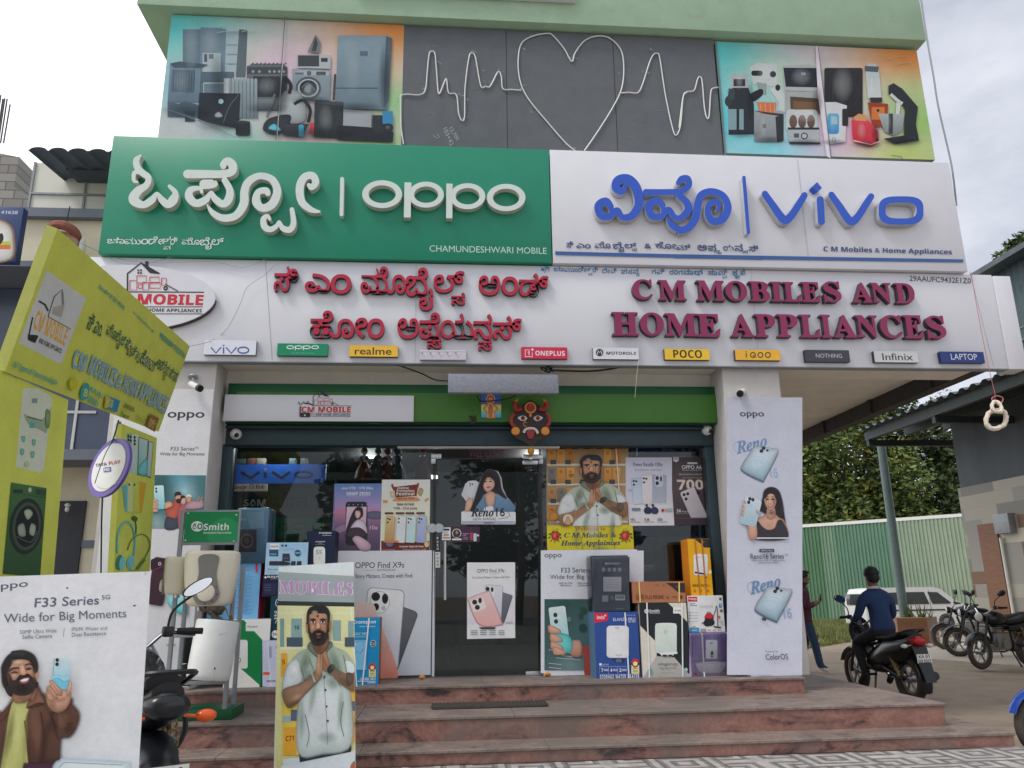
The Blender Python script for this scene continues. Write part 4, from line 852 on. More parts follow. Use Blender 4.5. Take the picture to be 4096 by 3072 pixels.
for p in ((430,850,110,30),(610,890,110,26),(820,905,130,26),(1010,905,90,24),(1210,920,110,26),(1430,900,150,30),(480,640,24,140),(900,650,40,120),(1270,850,30,70)): a.soft(*p, (40,44,52), .5)
tag(a.build('appliance_picture_panel', None, MATTE), 'bright picture panel of kitchen gadgets, toasters and mixers above the white sign board', 'picture panel')
# thin sign at the very top
a0 = P(760,-40,YB-.05,'A2'); c0 = P(1503,9,YB-.05,'A2')
tag(MB().box((-1.2, YB-.09, c0.z), (c0.x, YB-.005, c0.z+1.0), .004).build('blank_signboard', M['white_panel']), 'plain white sign board fixed high on the green roof band', 'sign board')

# ================================================================ boards over the shop front
LPn = PY(8.74)
lb = thing('lintel_board', P(1880,1690,8.8), 'long green board under the canopy with a white plate at its left end', 'board')
x0, x1 = PXL[1]+.06, P(2903,1600,8.74).x; z1, z0 = P(2000,1540,8.74).z, P(2000,1689,8.74).z
MB().box((x0, 8.75, z0), (x1, 8.88, z1), .004).build('border', M['green_dark'], lb)
MB().box((x0+.1, 8.735, z0+.004), (x1-.1, 8.749, z1-.1), .002).build('panel', M['green_lime'], lb)
a0 = P(442,436,8.70,'D2'); c0 = P(2110,676,8.70,'D2')
MB().box((a0.x, 8.705, c0.z), (c0.x, 8.734, a0.z), .004).build('plate', M['white_panel'], lb)
a = Art(PY(8.704), 'D2', 1.0, .0004); emblem(a, 1108, 545, 52, (196,60,62)); a.build('emblem', lb)
# perforated display board in plastic
a0 = P(540,210,8.34,'D4'); c0 = P(1355,352,8.34,'D4')
db = thing('display_board', (a0+c0)/2, 'narrow perforated display board wrapped in clear plastic, hanging under the fascia', 'display board')
def perf():
    m = bpy.data.materials.new('perforated_grey_mesh'); m.use_nodes = True; nt = m.node_tree; N = nt.nodes; L = nt.links; bs = N['Principled BSDF']; bs.inputs['Roughness'].default_value = .4
    tc = N.new('ShaderNodeTexCoord'); ch = N.new('ShaderNodeTexBrick'); L.new(tc.outputs['Object'], ch.inputs[0]) if 0 else None
    mp = N.new('ShaderNodeMapping'); mp.inputs['Rotation'].default_value = (R(90),0,0); L.new(tc.outputs['Object'], mp.inputs[0]); L.new(mp.outputs[0], ch.inputs[0])
    ch.inputs['Scale'].default_value = 60; ch.inputs['Color1'].default_value = (*rgb((164,166,174)),1); ch.inputs['Color2'].default_value = (*rgb((146,148,156)),1); ch.inputs['Mortar'].default_value = (*rgb((104,106,114)),1); ch.offset = 0; ch.inputs['Mortar Size'].default_value = .012*3; ch.inputs['Brick Width'].default_value = .8; ch.inputs['Row Height'].default_value = .8
    L.new(ch.outputs[0], bs.inputs['Base Color']); return m
MB().box((a0.x, 8.35, c0.z), (c0.x, 8.43, a0.z), .004).build('board', perf(), db)
b = MB(); rows = []
for i in range(41):
    x = a0.x-.012+(c0.x-a0.x+.024)*i/40; rows.append([(x, 8.343-.004*mnoise.noise(Vector((i*.5, k*.9, 2)))-.003*mnoise.noise(Vector((i*1.7, k*2, 5))), c0.z-.015+(a0.z-c0.z+.03)*k/8) for k in range(9)])
b.rings(rows, close=False, cap=False)
FILM = bpy.data.materials.new('clear_plastic_film'); FILM.use_nodes = True; _glass(FILM, (.93,.93,.95), 1.45)
FILM.node_tree.nodes['Glossy BSDF'].inputs['Roughness'].default_value = .16
b.build('plastic_wrap', FILM, db, 60)
# demon mask
mk = thing('demon_mask', P(1145,700,8.7,'D4'), 'dark carved demon mask with staring eyes, red tongue and horns, hung over the door', 'mask')
MP = PY(8.66); mq = lambda x, y, n=0: MP.w(*MP.ab(x, y, 'D4'), n)
MW, MR, MO, MK = mat('mask_white_paint', (214,206,196), .5), mat('mask_red_paint', (150,44,36), .5, 0, .15, 20), mat('mask_ochre_paint', (216,140,56), .5, 0, .1, 20), mat('mask_black_paint', (44,30,28), .5, 0, .2, 20)
out = catmull([mq(x, y) for x, y in ((1145,405),(1195,440),(1250,470),(1262,540),(1275,620),(1262,680),(1200,710),(1148,742),(1095,710),(1030,680),(1012,620),(1028,540),(1040,470),(1095,440))], 4, True)
MB().prism(out, (0, .05, 0)).build('face', MK, mk)
for sgn in (-1, 1):
    X = lambda x: 1145+sgn*(x-1145)
    b = MB(); c = [mq(X(x), y, .02) for x, y in ((1210,470),(1245,480),(1262,450),(1258,425),(1236,408))]; b.slot(0).tube(catmull(c[:3]+c[2:4], 3), [.03]*9+[.03]*(len(catmull(c[:3]+c[2:4],3))-9), 8); b.slot(1).cyl(c[3], c[4]+Vector((0,0,.01)), .024, .006, 8); b.build('horn', [MR, MO], mk)
    MB().tube(catmull([mq(X(x), y, .01) for x, y in ((1262,510),(1285,540),(1282,580),(1262,605))], 4), .022, 8).build('ear', MR, mk)
    b = MB(); q = mq(X(1254), 636, .03); b.cyl(q+Vector((0,.03,0)), q, .05, .045, 20); b.build('ear_disc', MO, mk)
    b = MB(); b.slot(0).prism(catmull([mq(X(x), y, .004) for x, y in ((1168,540),(1190,522),(1216,524),(1238,538),(1214,556),(1188,560))], 4, True), (0,.004,0)); q = mq(X(1200), 540, .012); b.slot(1).ball(q, .022, .014, .024); b.slot(2).ball(q-Vector((0,.012,0)), .009, .006, .01); b.build('eye', [MW, MR, MK], mk)
b = MB(); q = mq(1145,465,.02); b.slot(1).cyl(q+Vector((0,.03,0)), q, .068, .066, 24); b.slot(0).cyl(q, q-Vector((0,.008,0)), .048, .044, 24); b.slot(1).ball(q-Vector((0,.01,0))+Vector((0,0,.02)), .008); b.build('forehead_disc', [MR, MO], mk)
b = MB(); b.slot(0).tube(catmull([mq(x,y,.012) for x,y in ((1095,650),(1110,625),(1145,616),(1182,625),(1200,655))], 5), .016, 8); b.build('teeth', MW, mk)
b = MB(); b.prism(catmull([mq(x,y,.02) for x,y in ((1118,640),(1145,628),(1174,640),(1166,680),(1146,696),(1126,680))], 4, True), (0,.02,0)); b.build('tongue', MR, mk)
b = MB(); b.tube(catmull([mq(x,y,.006) for x,y in ((1118,575),(1104,568),(1094,582),(1102,598),(1118,598))], 4), .005, 6); b.ball(mq(1145,520,.01), .016, .01, .022); b.build('nose_mark', MO, mk)
# lemon charm under it
b = MB(); b.slot(0).tube([mq(1148,742,.0), mq(1150,850,0)], .004, 6); b.slot(1).ball(mq(1150,783,0), .038, .036, .05, 12, 10); b.slot(2).ball(mq(1150,838,0), .02, .02, .014)
tag(b.build('lemon_charm', [M['wire'], mat('dry_lemon', (190,140,40), .6, 0, .15, 12), M['white_plastic']]), 'dried yellow lemon charm hanging on a thread below the demon mask', 'charm')
# deity picture and garland
DP = PY(8.715); a = Art(DP, 'D4', 1.5); a.rquad(783,364,930,535,.003,(70,110,170)); a.grid(783,364,930,535, lambda u, v: mixc((52,96,170),(96,70,130),v*1.6) if v < .5 else mixc((220,200,80),(50,150,190),(v-.5)*2.2), 6, 10)
a.ell(852,400,34,36,(206,150,110)); a.ell(852,400,26,28,(150,70,60)); a.ell(852,402,16,18,(190,140,96)); a.spl([(852,420),(885,445),(905,470),(880,500),(885,535),(822,535),(826,500),(800,470),(820,445)], (196,140,90)); a.spl([(852,440),(866,470),(858,530),(842,530),(838,470)], (170,96,60)); a.ell(825,470,8,14,(222,180,120)); a.ell(880,470,8,14,(222,180,120))
tag(a.build('deity_picture'), 'small colourful printed picture of a seated golden deity on the green board', 'picture')
b = MB()
for i in range(14): b.ball(mq(722+random.uniform(-22,22), 552+random.uniform(-20,22), .02), .018, .012, .018, 6, 5)
b.cyl(mq(722,470,.01), mq(722,550,.01), .002, n=5); tag(b.build('dry_garland', mat('dried_leaves', (50,56,34), .9, 0, .3, 20)), 'small bunch of dried leaves hanging on the green board left of the deity picture', 'garland')

# ================================================================ things inside, seen through the glass
def inside(name, view, x0, y0, x1, y1, Y, col, label, cat, fn=None, th=.05):
    a = Art(PY(Y), view, 1.0); a.rquad(x0, y0, x1, y1, th, col)
    if fn: fn(a)
    return tag(a.build(name), label, cat)
inside('wall_sign','B3',800,570,1660,738,10.6,(36,92,190),'blue wall sign with dark raised letters inside the left window','sign',lambda a: (a.line([(915,640),(1000,692),(1080,636)],26,(26,40,70)), a.line([(1130,636),(1130,692)],30,(40,50,66)), a.ell(1132,614,14,12,(120,130,150)), a.line([(1190,636),(1275,692),(1350,636)],26,(24,34,60)), a.ring(1470,662,84,36,20,(22,32,58))))
inside('sign_strip','B3',805,742,1142,806,10.5,(226,224,228),'white paper strip with slanted red lettering under the blue wall sign','sign',lambda a: (a.text(mi('Sleep'),822,746,962,802,(190,40,48),.02), a.ring(1010,765,20,20,7,(190,60,66)), a.text(mi('Tek'),1042,748,1122,784,(190,40,48),.02)))
inside('letter_sign','B3',930,860,1500,945,10.9,(34,38,52),'dark wall sign with pale capitals inside the left window','sign',lambda a: (a.text(mb('SAM'),942,878,1130,940,(206,206,212),.02), a.text(mb('SUNG'),1190,880,1480,940,(70,70,80))))
inside('wall_sign','B3',1135,1045,1635,1215,10.6,(10,96,60),'green wall sign with faint dark oval letters inside the left window','sign',lambda a: (a.ring(1435,1120,66,36,16,(12,50,40)), a.ring(1300,1120,50,34,12,(12,60,44))))
inside('wall_sign','B7',1030,880,1705,985,10.4,(30,66,150),'royal blue wall sign with dark letters behind the right window','sign',lambda a: a.text(mb('Haier'),1195,880,1540,960,(24,34,56),.02))
inside('wall_sign','B7',990,150,1640,270,10.4,(28,40,110),'navy wall sign near the ceiling behind the right window','sign',lambda a: (a.text(mb('Mobi'),1210,200,1330,240,(170,176,190)), a.text(mb('le'),1380,190,1550,240,(130,136,160))))
inside('counter_front','B8',1050,305,1740,480,10.2,(34,100,170),'bright blue counter front behind the right window','counter',None,.3)
for i, (x0,y0,x1,y1,c) in enumerate(((820,520,960,565,(60,80,84)),(970,515,1045,568,(120,70,66)),(1050,515,1130,568,(150,140,130)),(1340,515,1400,568,(90,120,130)),(1440,515,1500,568,(90,100,110)))):
    tag(MB().box(P(x0,y1,10.62,'B3'), P(x1,y0,10.62,'B3')+Vector((0,.1,0)), .004).build('shelf_carton', mat('shelf_carton_%d' % i, c, .6)), ['dim grey green','reddish','pale cream','pale blue','grey blue'][i]+' carton on the shelf above the blue wall sign', 'carton')
for i, x in enumerate((1480,1530,1595,1640,1700)):
    t = B5x = x; q = P(x, 700, 9.6, 'B5') if 0 else P([120,245,330,415,640][i], 700, 9.9, 'B5')
    c = [(120,66,40),(110,104,106),(140,60,70),(50,80,86),(120,50,60)][i]
    tag(MB().lathe([(.12,0),(.1,.1),(.045,.2),(.062,.26),(.05,.285),(.018,.3),(.018,.315),(.042,.33),(.045,.36),(.03,.39),(.005,.4)], q, n=14).build('figurine', mat('figurine_paint_%d' % i, c, .5)), ['brown','grey','rose pink','dark teal','crimson'][i]+' dressed figurine on the dim shelf inside the left window', 'figurine', 'figurines on the shelf inside')
a0 = P(50,705,9.8,'B5'); c0 = P(720,712,9.8,'B5')
tag(MB().box((a0.x-.4, 9.8, a0.z-.025), (c0.x+.1, 10.1, a0.z)).build('display_shelf', M['black']), 'dark shelf carrying a row of figurines inside the left window', 'shelf')
lm = bpy.data.materials.new('lit_downlight'); lm.use_nodes = True; e = lm.node_tree.nodes['Principled BSDF']; e.inputs['Emission Color'].default_value = (1,.97,.9,1); e.inputs['Emission Strength'].default_value = 3
q = P(715,692,10.4,'B5'); tag(MB().cyl(q, q+Vector((0,0,.03)), .09, n=20).build('downlight', lm, None, 0), 'small lit round downlight inside the shop, left of the door', 'lamp')
tag(MB().box(P(1010,215,12,'B8') if 0 else P(1060,300,11,'B8'), P(1300,240,11,'B8')+Vector((0,.3,0)), .01).build('desk_top', M['grey_metal']), 'pale grey desk top behind the right window', 'desk')
tag(MB().box(P(1220,380,9.9,'B8'), P(1760,60,9.9,'B8')+Vector((0,.4,0)), .01).build('dark_cabinet', M['black']), 'black cabinet behind the orange carton inside the right window', 'cabinet')
# WELCOME lettering on the glass over the door
a = Art(PY(GY-.012), 'B5', 1.1); a.text('WEL COME', 1055,442,1362,508, (112,46,84), .03, space=1.0); tag(a.build('welcome_lettering'), 'faded purple welcome lettering stuck to the glass above the door', 'lettering')
# ================================================================ printed figures
SK, SKD, SKL = (176,132,104), (134,94,72), (200,156,128)
def namaste(a, warm=0, low=True):                       # man with joined palms, drawn in the standee's own pixels
    t = lambda c: tuple(min(255, c[i]+(warm*(12,4,-8)[i])) for i in range(3))
    sh, shd, shl = t((150,166,146)), t((104,118,104)), t((206,220,216))
    if low: a.poly([(222,1545),(620,1475),(618,1535),(228,1615)], (44,52,56))
    a.spl([(300,740),(345,690),(430,690),(480,730),(570,770),(640,860),(660,935),(600,960),(590,1000),(612,1470),(520,1500),(400,1545),(222,1545),(220,1150),(235,1010),(100,1070),(110,980),(160,850),(220,780)], sh, shl)
    a.spl([(240,1010),(330,1000),(440,960),(560,1000),(598,1050),(612,1470),(400,1540),(226,1535),(225,1180)], t((196,210,204)), shl)
    a.spl([(130,900),(200,830),(235,900),(236,1005),(104,1066)], shl, t((196,206,204))); a.spl([(575,850),(625,860),(655,930),(596,945)], shl)
    a.poly([(330,720),(345,690),(430,690),(440,740),(390,800),(350,780)], SKD, SKD)
    a.spl([(288,740),(318,700),(352,760),(380,820),(340,800)], shd); a.spl([(412,800),(455,700),(478,722),(440,770)], shd)
    a.line([(410,960),(430,1250),(440,1480)], 3, shd); [a.ell(x, y, 8, 9, (56,60,58), n=10) for x, y in ((416,968),(424,1065),(432,1190),(442,1300))]
    for p in ([(240,900),(262,980),(240,1080)],[(520,880),(500,960),(540,1040)],[(560,800),(580,900),(590,990)],[(300,830),(330,900),(350,960)],[(270,1250),(300,1400),(280,1500)],[(560,1150),(540,1300),(565,1420)]): a.line(p, 5, shd, 4)
    a.spl([(105,1070),(235,1020),(320,950),(370,925),(390,960),(350,1010),(270,1090),(215,1150),(170,1192),(128,1175)], t((156,124,100)), t((138,106,84)))        # forearms
    a.spl([(660,935),(660,1060),(620,1070),(540,1020),(470,950),(440,910),(470,885),(540,920),(600,945)], t((140,108,86)), t((120,90,70)))
    a.spl([(585,940),(628,945),(630,1010),(590,1030)], t((92,80,70)))
    a.spl([(352,930),(362,850),(372,700),(384,678),(398,690),(402,760),(402,880),(392,945),(365,955)], t(SKL), t(SK)); a.spl([(402,760),(395,690),(408,688),(425,760),(452,850),(462,890),(440,925),(408,900)], t(SK), t((150,112,88)))
    a.line([(384,690),(390,780),(384,900)], 3, t(SKD), 3); a.line([(318,932),(345,1005)], 11, (214,206,190), 0); a.spl([(440,905),(470,870),(500,890),(455,940)], (56,54,54))
    a.spl([(330,640),(440,640),(440,730),(385,790),(335,740)], t(SKD))
    a.spl([(276,560),(290,555),(300,620),(284,630)], t((160,116,92))); a.spl([(468,555),(452,550),(444,615),(462,615)], t((150,108,84)))
    a.spl([(296,500),(320,460),(372,448),(425,458),(448,500),(448,590),(436,650),(405,700),(372,712),(335,700),(305,640),(294,570)], t((184,140,110)), t((146,104,80)))
    a.spl([(286,560),(286,490),(305,445),(345,428),(390,426),(430,436),(455,475),(454,540),(445,548),(440,500),(418,482),(345,482),(302,492),(298,545)], (38,38,42))
    a.spl([(298,560),(306,620),(326,640),(340,622),(372,612),(408,622),(428,640),(442,600),(446,560),(442,660),(410,712),(372,724),(332,712),(302,650)], (52,44,42))
    a.spl([(340,632),(372,620),(408,632),(400,648),(346,648)], (40,36,36)); a.spl([(350,640),(372,634),(396,640),(372,654)], (176,110,100)); a.spl([(356,660),(390,660),(384,672),(362,672)], t((150,108,86)))
    for x in (332, 406): a.spl([(x-24,532),(x,522),(x+24,530),(x,538)], (40,36,38)); a.spl([(x-20,550),(x,541),(x+20,549),(x,560)], (222,214,206)); a.ell(x,550,8,9,(40,32,32),n=10); a.line([(x-22,550),(x,540),(x+22,549)], 4, (60,46,42), 3)
    a.spl([(362,550),(378,550),(386,590),(372,602),(352,592)], t((196,150,120))); a.line([(352,596),(372,603),(390,595)], 4, t((120,82,64)), 3); a.ell(367,505,7,9,(70,24,28),n=10)
    for p in ((345,480,30,22,(226,186,150),.6),(330,590,20,26,(216,170,136),.55),(412,585,20,26,(206,160,128),.45),(372,575,10,34,(224,184,150),.6),(440,560,16,70,(90,60,46),.6),(300,540,12,60,(110,76,58),.5),(350,572,8,22,(110,74,58),.5),(330,540,26,10,(110,74,58),.45),(406,540,26,10,(110,74,58),.45),(372,660,60,44,(30,24,24),.5)): a.soft(*p)
    for x, y, rx, ry, c, al, ro in ((270,860,40,110,shd,.7,14),(500,860,44,120,shd,.7,-18),(330,1120,30,160,shd,.5,10),(540,1200,26,190,shd,.55,4),(250,1300,26,160,shd,.5,0),(440,1420,90,50,shd,.45,0),(300,960,60,50,shd,.6,-30),(480,1010,60,50,shd,.6,30),(180,930,40,50,t((232,240,236)),.6,0),(380,1200,60,140,t((230,238,236)),.5,0),(210,1120,60,26,t((206,166,132)),.55,-25),(180,1170,70,20,t((90,64,50)),.5,-25),(570,1000,60,30,t((96,70,56)),.5,25),(385,800,14,90,t((120,84,64)),.5,0),(420,850,14,60,t((110,76,58)),.5,-20),(380,740,50,40,(60,56,50),.4,0)): a.soft(x,y,rx,ry,c,al,ro)
def phone(a, x0, y0, x1, y1, col, col2=None, rot=0, cams=3, lens=(32,32,36), r=.14, bump=None):
    w_, h_ = x1-x0, y1-y0; cx, cy = (x0+x1)/2, (y0+y1)/2; c_, s_ = math.cos(R(rot)), math.sin(R(rot))
    X = lambda u, v: (cx+(u-.5)*w_*c_-(v-.5)*h_*s_, cy+(u-.5)*w_*s_+(v-.5)*h_*c_)
    dk = tuple(int(v*.68) for v in col)
    a.rrect(x0-.02*w_, y0-.01*h_, x1+.02*w_, y1+.01*h_, r*w_, dk, None, rot); a.rrect(x0, y0, x1, y1, r*w_*.95, col, col2, rot)
    if bump:
        q = X(.32, .17); a.rrect(q[0]-.26*w_, q[1]-.13*h_*1.0, q[0]+.26*w_, q[1]+.13*h_, .12*w_, tuple(min(255, v+14) for v in bump), None, rot)
    for i in range(cams):
        u, v = ((.2,.1),(.2,.24),(.44,.12))[i] if cams < 4 else ((.2,.09),(.2,.2),(.42,.1),(.42,.2))[i]
        q = X(u, v); a.ell(*q, .105*w_, None, tuple(int(k*.6) for k in dk), n=14); a.ell(*q, .085*w_, None, lens, n=14)
    return X
def plain_man(a, x, y, k, skin, hair, top, beard=True): pass
def woman(a, C, skin=(206,160,138), top=(54,50,56), hair=(34,30,34), low=1):
    # C maps unit figure space (head about 1 high, origin at the crown) to the print's pixels
    S = lambda pts, col, col2=None: a.spl([C(*p) for p in pts], col, col2)
    S([(.05,.15),(.35,-.02),(.7,.12),(.88,.6),(.98,1.3),(1.05,2.0),(.8,2.2),(.6,1.4),(.3,1.4),(.0,1.25),(-.22,1.05),(-.05,.6)], hair)
    S([(-.45,1.75),(-.05,1.5),(.2,1.35),(.5,1.35),(.72,1.55),(1.0,1.75),(1.1,2.6),(-.5,2.6)], skin, tuple(int(v*.86) for v in skin))
    S([(-.42,2.0),(-.3,1.75),(-.1,2.0),(.2,2.2),(.55,2.1),(.72,1.7),(.95,1.8),(1.1,2.6),(-.45,2.6)], top)
    S([(.2,1.0),(.52,1.0),(.55,1.5),(.3,1.62),(.14,1.45)], tuple(int(v*.85) for v in skin))
    S([(.05,.4),(.2,.22),(.45,.24),(.6,.5),(.58,.85),(.42,1.1),(.28,1.14),(.12,.95),(.03,.65)], skin, tuple(int(v*.93) for v in skin))
    S([(.02,.55),(.1,.3),(.3,.16),(.52,.2),(.68,.5),(.7,.9),(.62,.6),(.5,.34),(.3,.28),(.14,.42)], hair)
    for u in (.17, .43): S([(u-.08,.58),(u,.54),(u+.09,.58),(u,.63)], (60,40,40)); S([(u-.1,.48),(u,.44),(u+.1,.48),(u,.465)], hair)
    S([(.27,.6),(.31,.6),(.34,.78),(.28,.82),(.24,.78)], tuple(min(255, v+10) for v in skin)); S([(.18,.92),(.3,.89),(.43,.9),(.3,1.0)], (186,80,90)); S([(.22,.925),(.4,.915),(.3,.955)], (236,228,226))
    X0, Y0 = C(0,0); kx, ky = C(1,1)[0]-X0, C(1,1)[1]-Y0
    for u, v, ru, rv, c, al in ((.3,.4,.16,.1,(236,196,172),.6),(.16,.75,.1,.14,(232,186,164),.5),(.5,.7,.1,.3,(130,84,66),.5),(.26,.7,.04,.12,(238,200,178),.5),(.38,1.28,.2,.16,(110,72,58),.55),(.2,1.8,.3,.2,(232,190,166),.4),(.85,1.2,.12,.5,(70,60,64),.6),(.1,.5,.06,.3,(96,62,50),.4)): a.soft(X0+u*kx, Y0+v*ky, ru*kx, rv*ky, c, al)
WHT, INK = (206,208,214), (58,62,74)

def poster(name, view, x0, y0, x1, y1, Y, col, label, fn, cat='poster', th=.003, m=None, g=1.25, group=None):
    a = Art(PY(Y), view, g); a.rquad(x0, y0, x1, y1, th, col)
    a.clip = a.box_ab; fn(a); return tag(a.build(name, None, m or PRINT), label, cat, group)
GP = GY-.012
# left window, upper pair
def f(a):
    a.grid(1745,740,2165,1345, lambda u, v: mixc((92,124,176),(170,140,184),v/.35) if v < .35 else mixc((196,136,164),(112,88,118),(v-.35)/.3) if v < .65 else mixc((112,88,118),(74,62,84),(v-.65)/.35), 6, 12)
    a.text('vivo V70 · V70 Elite',1805,768,2085,790,(226,230,240),.015); a.text(mb('50MP ZEISS'),1850,814,2060,844,(230,232,240)); a.text('Nova Telephoto Camera'[5:],1860,852,2040,862,(190,190,210))
    a.spl([(1730,990),(1820,960),(1900,1000),(1760,1010)], (190,120,150)); a.spl([(2030,1000),(2100,985),(2165,1000),(2160,1050),(2040,1045)], (96,90,116)); a.spl([(1745,1130),(1850,1090),(1840,1160),(1760,1180)], (136,112,140))
    a.rrect(1842,900,2034,1286,28,(40,38,48)); a.poly([(1852,945),(2028,945),(2016,1195),(1840,1185)], (206,180,196),(186,150,170))
    a.spl([(1925,970),(1950,950),(1985,960),(1992,1020),(1960,1060),(1900,1180),(1846,1180),(1870,1090),(1900,1010)], (46,40,48)); a.spl([(1930,985),(1965,985),(1972,1020),(1950,1048),(1930,1030)], (206,164,160)); a.spl([(1920,1085),(1960,1060),(2010,1090),(2018,1190),(1870,1188),(1890,1130)], (206,190,204)); a.spl([(1850,1180),(1880,1140),(1960,1130),(2016,1170),(2010,1210),(1850,1210)], (66,50,62))
    a.spl([(1905,1230),(1940,1205),(2000,1230),(2060,1280),(2050,1330),(1980,1330),(1930,1270)], (206,180,190),(170,140,156)); a.text('10x',2058,1112,2125,1146,(214,206,222)); [a.ell(1870+40*i,927,5,6,(150,150,160),n=8) for i in range(5)]
poster('phone_poster','B3',1742,740,2168,1348,GP,(120,110,150),'lilac sunset poster of a woman framed on a phone screen, on the left shop window',f)
def f(a):
    a.grid(290,705,700,1345, lambda u, v: mixc((236,228,212),(226,206,170),v), 3, 6); a.poly([(276,1245),(430,1262),(700,1248),(700,1345),(276,1345)], (104,44,36))
    a.poly([(385,770),(602,745),(590,850),(405,862)], (120,44,36)); a.line([(370,745),(392,800)], 20, (150,50,44)); a.line([(606,735),(590,790)], 18, (150,50,44))
    for t, x0, y0, x1, y1 in (('realme',418,768,520,788),('Promotion',414,792,568,812),('Festival',412,814,570,844)): a.text(mb(t),x0,y0,x1,y1,(236,226,206),.01)
    a.poly([(372,892),(405,862),(592,858),(625,886),(592,896),(405,896)], (206,140,90)); a.text(mb('Special Offer'),418,862,572,884,(110,50,36)); a.text(mb('New Arrival'),418,908,566,934,(110,60,46)); a.text(mb('17th - 21st June'),384,946,592,974,(110,60,46))
    a.rect(292,885,332,910,(206,150,90)); a.poly([(655,885),(696,860),(698,880),(668,900)], (206,150,90)); a.spl([(600,820),(620,780),(648,800),(625,850)], (176,150,100)); a.spl([(355,820),(378,810),(400,850),(370,862)], (196,180,150))
    for i, (x, c, c2) in enumerate(((315,(206,178,130),(176,140,90)),(412,(230,232,234),(206,210,212)),(500,(200,214,216),(176,206,206)),(594,(176,186,214),(150,160,196)))):
        phone(a, x, 1028, x+78, 1262, c, c2, 3, 3 if i != 1 else 2, r=.16); a.rrect(x-8, 994, x+70, 1010, 6, (90,50,40))
    a.text(mb('Summer Upgrade Days'),438,1288,652,1308,(236,220,206)); a.ell(352,1272,32,26,(90,110,150)); a.rect(300,1244,430,1262,(206,120,60)); a.ell(678,1278,20,26,(214,180,130)); a.text('Powered by MEDIATEK',288,1322,400,1330,(206,180,170)); a.text('Discount off',470,1316,676,1326,(196,170,160))
poster('phone_poster','B5',283,705,702,1348,GP-.003,(230,220,200),'cream and maroon festival offer poster of four phones on the left window',f)
def f(a):
    a.grid(1324,2203,1737,2706, lambda u, v: mixc((206,208,212),(178,184,192),v), 3, 5); a.view = 'B5'
    a.text('OPPO Find X9s',46,1436,480,1484,INK,.012); a.text('Co-developed with',122,1502,226,1512,(120,122,130)); a.text(mi('HASSELBLAD'),240,1496,400,1510,INK,.01,space=1.3); a.text('Your Story Matters. Create with Find.',-45,1542,556,1582,INK,.01); a.view = 'B6'
    X = phone(a, 205,345,470,850,(96,98,104),(70,72,78),20,2); phone(a, 120,215,410,860,(214,216,228),(190,194,206),5,0); a.rrect(160,232,322,410,44,(226,228,236),None,4); a.ring(241,321,82,90,4,(150,152,160))
    for x, y, rx, ry in ((208,275,35,36),(283,292,25,42),(210,358,25,30)): a.ell(x,y,rx,ry,(36,36,42)); a.ell(x,y,rx*.6,ry*.6,(20,20,26))
    a.ell(272,368,18,18,(176,178,184)); a.spl([(40,360),(150,325),(195,345),(225,430),(390,915),(200,925),(40,925)], (232,196,186),(224,132,112))
poster('phone_poster','F',1324,2205,1737,2708,GP-.004,(200,204,210),'large grey poster of three stacked phones, left of the glass door',f,th=.004)
def f(a):
    a.grid(945,0,1333,505, lambda u, v: mixc((222,222,224),(206,200,208),v), 3, 5); a.rect(950,500,1330,608,(214,214,222))
    a.text('OPPO Find X9s',1026,52,1246,82,(70,72,80),.012); a.text('HASSELBLAD',1126,90,1206,96,(140,140,146)); a.text('Your Story Matters. Create with Find.',985,112,1290,131,(90,90,98),.01)
    phone(a, 1170,245,1280,480,(108,110,120),(80,82,90),18,2); phone(a, 1085,185,1225,470,(206,204,212),(186,184,196),3,0); a.rrect(1088,192,1166,278,22,(220,218,226)); [a.ell(x,y,rx,ry,(40,40,46)) for x,y,rx,ry in ((1110,214,17,18),(1147,218,11,20),(1108,252,15,18))]
    a.spl([(962,315),(985,285),(1110,240),(1135,265),(1220,480),(1222,498),(1050,498)], (226,190,186),(222,160,158)); a.rrect(980,290,1090,390,24,(232,206,202),None,-22); [a.ell(x,y,rx,ry,(40,38,44)) for x,y,rx,ry in ((1006,320,20,20),(1050,306,14,23),(1028,362,20,20))]
    a.text('ColorOS',1255,478,1310,492,(70,70,80)); a.poly([(1040,522),(1180,522),(1165,538),(1058,538)], (60,60,68)); 
    for i in range(3):
        for j in range(4): a.rect(975+75*j,548+15*i,1030+72*j,554+15*i,(120,122,130))
poster('phone_poster','B6',945,2,1334,610,GY-.012,(216,216,220),'pale poster of pink, silver and grey phones, taped low on the glass door',f)
# cut-out decal on the door
a = Art(PY(GY-.014), 'B5', 1.2)
a.poly([(985,840),(1020,740),(1055,715),(1110,712),(1140,730),(1170,660),(1210,618),(1250,612),(1310,630),(1340,690),(1352,780),(1390,860),(1430,900),(1448,985),(1462,990),(1462,1100),(985,1100),(985,990),(1015,980),(1028,895)], (206,208,212))
a.spl([(1062,960),(1100,900),(1150,740),(1180,660),(1225,622),(1280,630),(1318,690),(1335,790),(1380,870),(1380,910),(1320,880),(1200,860),(1150,930),(1090,980)], (44,38,42))
a.spl([(1100,975),(1165,880),(1195,835),(1250,870),(1290,830),(1360,870),(1425,900),(1440,985),(1110,985)], (120,150,176),(92,124,154)); a.spl([(1196,850),(1240,810),(1290,840),(1270,930),(1220,940)], (206,164,140)); a.spl([(1195,950),(1260,940),(1265,985),(1190,985)], (226,228,230)); a.line([(1190,870),(1200,980)], 6, (86,114,142)); a.line([(1285,850),(1275,980)], 6, (86,114,142))
a.spl([(1175,735),(1190,690),(1230,680),(1270,710),(1275,760),(1245,800),(1215,812),(1190,790)], (216,172,150)); a.spl([(1165,770),(1180,690),(1215,650),(1265,665),(1300,720),(1300,790),(1280,720),(1240,682),(1205,690),(1185,730)], (40,34,38))
